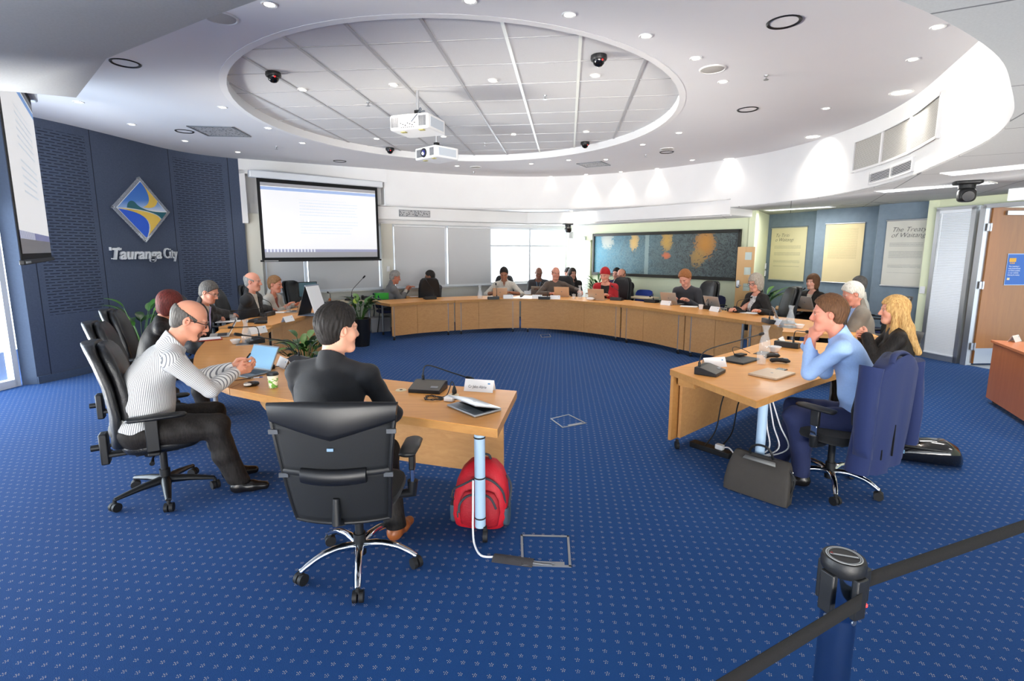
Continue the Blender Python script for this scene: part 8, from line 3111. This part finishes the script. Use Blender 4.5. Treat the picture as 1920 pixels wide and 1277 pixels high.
# ------------------------------------------------------------------ belt barrier in the foreground
sx = at(1583, 1042, .958)
t = thing('barrier_post', 'dark chrome belt barrier post standing close to the viewer', 'barrier post', (sx.x, sx.y, 0), 0)
M_post = mat('dark_chrome', rgb(150, 170, 192), .14, 1)
MB().lathe([(0, 0), (.17, 0), (.17, .012), (.05, .03), (.043, .04)], n=40).build('base_plate', M_black, t)
MB().lathe([(.043, .03), (.043, .80)], n=40, cap=False).build('pole', M_post, t)
MB().lathe([(.043, .79), (.047, .80), (.047, .925)], n=40, cap=False).build('belt_head', M_post, t)
MB().lathe([(.0475, .915), (.053, .925), (.054, .945), (.050, .957), (0, .958)], n=40, cap=False).build('cap', M_black, t, smooth=40)
b = MB()
b.lathe([(.040, .9583), (.043, .9590), (.0435, .9583)], n=40, cap=False)
b.lathe([(.036, .9583), (.0375, .9588), (.0385, .9583)], n=40, cap=False)
cp2 = b.build('cap_rings', mat('cap_print', rgb(190, 192, 190), .5), t)
b = MB()
b.box((0, 0, .9588), (.066, .006, .0008), rotz(R(-20)))
b.build('cap_line', mat('cap_print', rgb(190, 192, 190), .5), t)
MB().add([(-.032, .014, .9592), (-.022, .018, .9592), (-.024, .006, .9592)], [(0, 1, 2)]).build('cap_arrow', mat('cap_red', rgb(200, 60, 60), .5), t)
for a in (R(-70), R(20), R(110), R(200)):
	d = Vector((math.cos(a), math.sin(a), 0))
	b = MB()
	b.box((d.x * .050, d.y * .050, .865), (.018, .040, .115), frame_rot(d))
	sl = b.build('belt_slot', M_black, t, bevel=.004)
	b = MB()
	b.cyl((d.x * .040, d.y * .040, .790), (d.x * .046, d.y * .046, .790), .008)
	b.build('screw', M_steel, sl)
ex_ = at(1640, 1098, .89)
d = Vector((math.cos(R(20)), math.sin(R(20)), 0))
MB().box((d.x * .075, d.y * .075, .86), (.03, .036, .10), frame_rot(d)).build('belt_clip', M_black, t, bevel=.004)
MB().soft((d.x * .078 + .004, d.y * .078 - .018, .805), (.012, .012, .012), .6).build('red_button', mat('red_button', (1, .05, .05, 1), .4, emit=.6), t)
M_belt = mat('black_belt_webbing', rgb(17, 15, 14), .9, bump=.4, bscale=600)
def belt(label, A, B, zA, zB, sag=.02):
	t = thing('barrier_belt', label, 'barrier belt', (A.x, A.y, 0), 0, 'barrier belts')
	b = MB()
	rows = []
	for k in range(25):
		f = k / 24
		p = A + (B - A) * f - A
		z = zA + (zB - zA) * f - sag * 4 * f * (1 - f)
		rows.append([(p.x, p.y, z - .024), (p.x, p.y, z + .024)])
	b.loft(rows, cap=False, closed=False)
	b.build('webbing', M_belt, t, solid=.0018)
	return t
S0 = Vector((sx.x, sx.y, 0))
a1 = S0 + Vector((math.cos(R(-70)), math.sin(R(-70)), 0)) * .058
l1 = at(1405, 1277, .80)
belt('black belt running from the barrier post to the lower edge', a1, a1 + (Vector((l1.x, l1.y, 0)) - a1) * 1.9, .865, .80, .0)
a2 = S0 + d * .09
l2 = at(1920, 990, .84)
belt('black belt running from the barrier post to the right edge', a2, a2 + (Vector((l2.x, l2.y, 0)) - a2) * 1.5, .862, .84, .0)
# ------------------------------------------------------------------ light
w = bpy.data.worlds.new('world')
SC.world = w
w.use_nodes = True
bg = w.node_tree.nodes['Background']
bg.inputs[0].default_value = (.80, .90, 1.0, 1)
bg.inputs[1].default_value = 4.0
def area(name, loc, target, sx, sy, power, col=(1, 1, 1)):
	d = bpy.data.lights.new(name, 'AREA')
	d.shape = 'RECTANGLE'
	d.size, d.size_y = sx, sy
	d.energy = power
	d.color = col
	o = bpy.data.objects.new(name, d)
	o.location = loc
	o.rotation_euler = (Vector(target) - Vector(loc)).to_track_quat('-Z', 'Y').to_euler()
	COL.objects.link(o)
	return o
def spot(name, loc, target, power, deg=80, blend=.6, col=(1, .93, .84), rad=.03):
	d = bpy.data.lights.new(name, 'SPOT')
	d.energy = power
	d.spot_size = R(deg)
	d.spot_blend = blend
	d.shadow_soft_size = rad
	d.color = col
	o = bpy.data.objects.new(name, d)
	o.location = loc
	o.rotation_euler = (Vector(target) - Vector(loc)).to_track_quat('-Z', 'Y').to_euler()
	COL.objects.link(o)
	return o
area('daylight_left', (-7.5, 4.0, 1.6), (0, 4.6, .6), 5.0, 1.8, 430, (.74, .88, 1))
area('daylight_left_rear', (-7.6, -1.6, 1.6), (0, -1.0, 1.0), 5.5, 1.8, 220, (.85, .93, 1))
area('ceiling_fill_left', (-7.6, 4.0, .25), (-1, 6.5, 3.5), 5.0, .5, 330, (.82, .91, 1))  # added fill aimed up to brighten the ceiling, no known source
a = area('ceiling_fill_rear', (.5, -4.9, .3), (0, 6.6, 3.7), 14, .6, 90, (1, .95, .88))  # added narrow uplight for the far ceiling
a.data.spread = R(30)
a = area('ceiling_fill_rear_wide', (.5, -4.9, .3), (0, 3.5, 3.7), 14, .6, 540, (1, .94, .86))  # added broad uplight for the ceiling
a.data.spread = R(75)
a = area('ceiling_fill_left_far', (-7.7, 3.6, .3), (2.4, 4.4, 3.6), 5.5, .6, 130, (1, .92, .78))  # added uplight, brightens the near right ceiling
a.data.spread = R(38)
area('rear_fill', (.5, -4.9, 1.5), (0, 5, 1.3), 14, 2.0, 230, (1, .98, .95))  # added frontal fill from behind the camera
c_ = (wallpt(921) + wallpt(1063)) / 2 - wn * .3
area('daylight_back', (c_.x, c_.y, 1.65), (c_.x + wn.x, c_.y + wn.y, 1.4), 2.4, 1.4, 160, (.9, .96, 1))
for p in LAMPS_SMALL:
	spot('downlight_lamp', (p.x, p.y, p.z - .02), (p.x, p.y, 0), 34, 85, .8, (1, .90, .78))
for p, tgt in LAMPS_WASH:
	spot('washer_lamp', (p.x, p.y, p.z - .03), tgt, 62, 120, .8, (1, .93, .82), .05)
for p, rz in TROFFERS:
	a = area('troffer_lamp', (p.x, p.y, p.z - .03), (p.x, p.y, 0), 1.1, .28, 26, (1, .98, .94))
	a.rotation_euler.z = rz
vs = SC.view_settings
vs.view_transform = 'Standard'
vs.look = 'None'
vs.exposure = -0.06
vs.gamma = 1.0
vs.use_curve_mapping = False
SC.cycles.max_bounces = 8
SC.cycles.diffuse_bounces = 5
SC.cycles.glossy_bounces = 4
SC.cycles.transmission_bounces = 6
SC.cycles.transparent_max_bounces = 12
SC.cycles.caustics_reflective = False
SC.cycles.caustics_refractive = False
SC.cycles.sample_clamp_indirect = 6.0
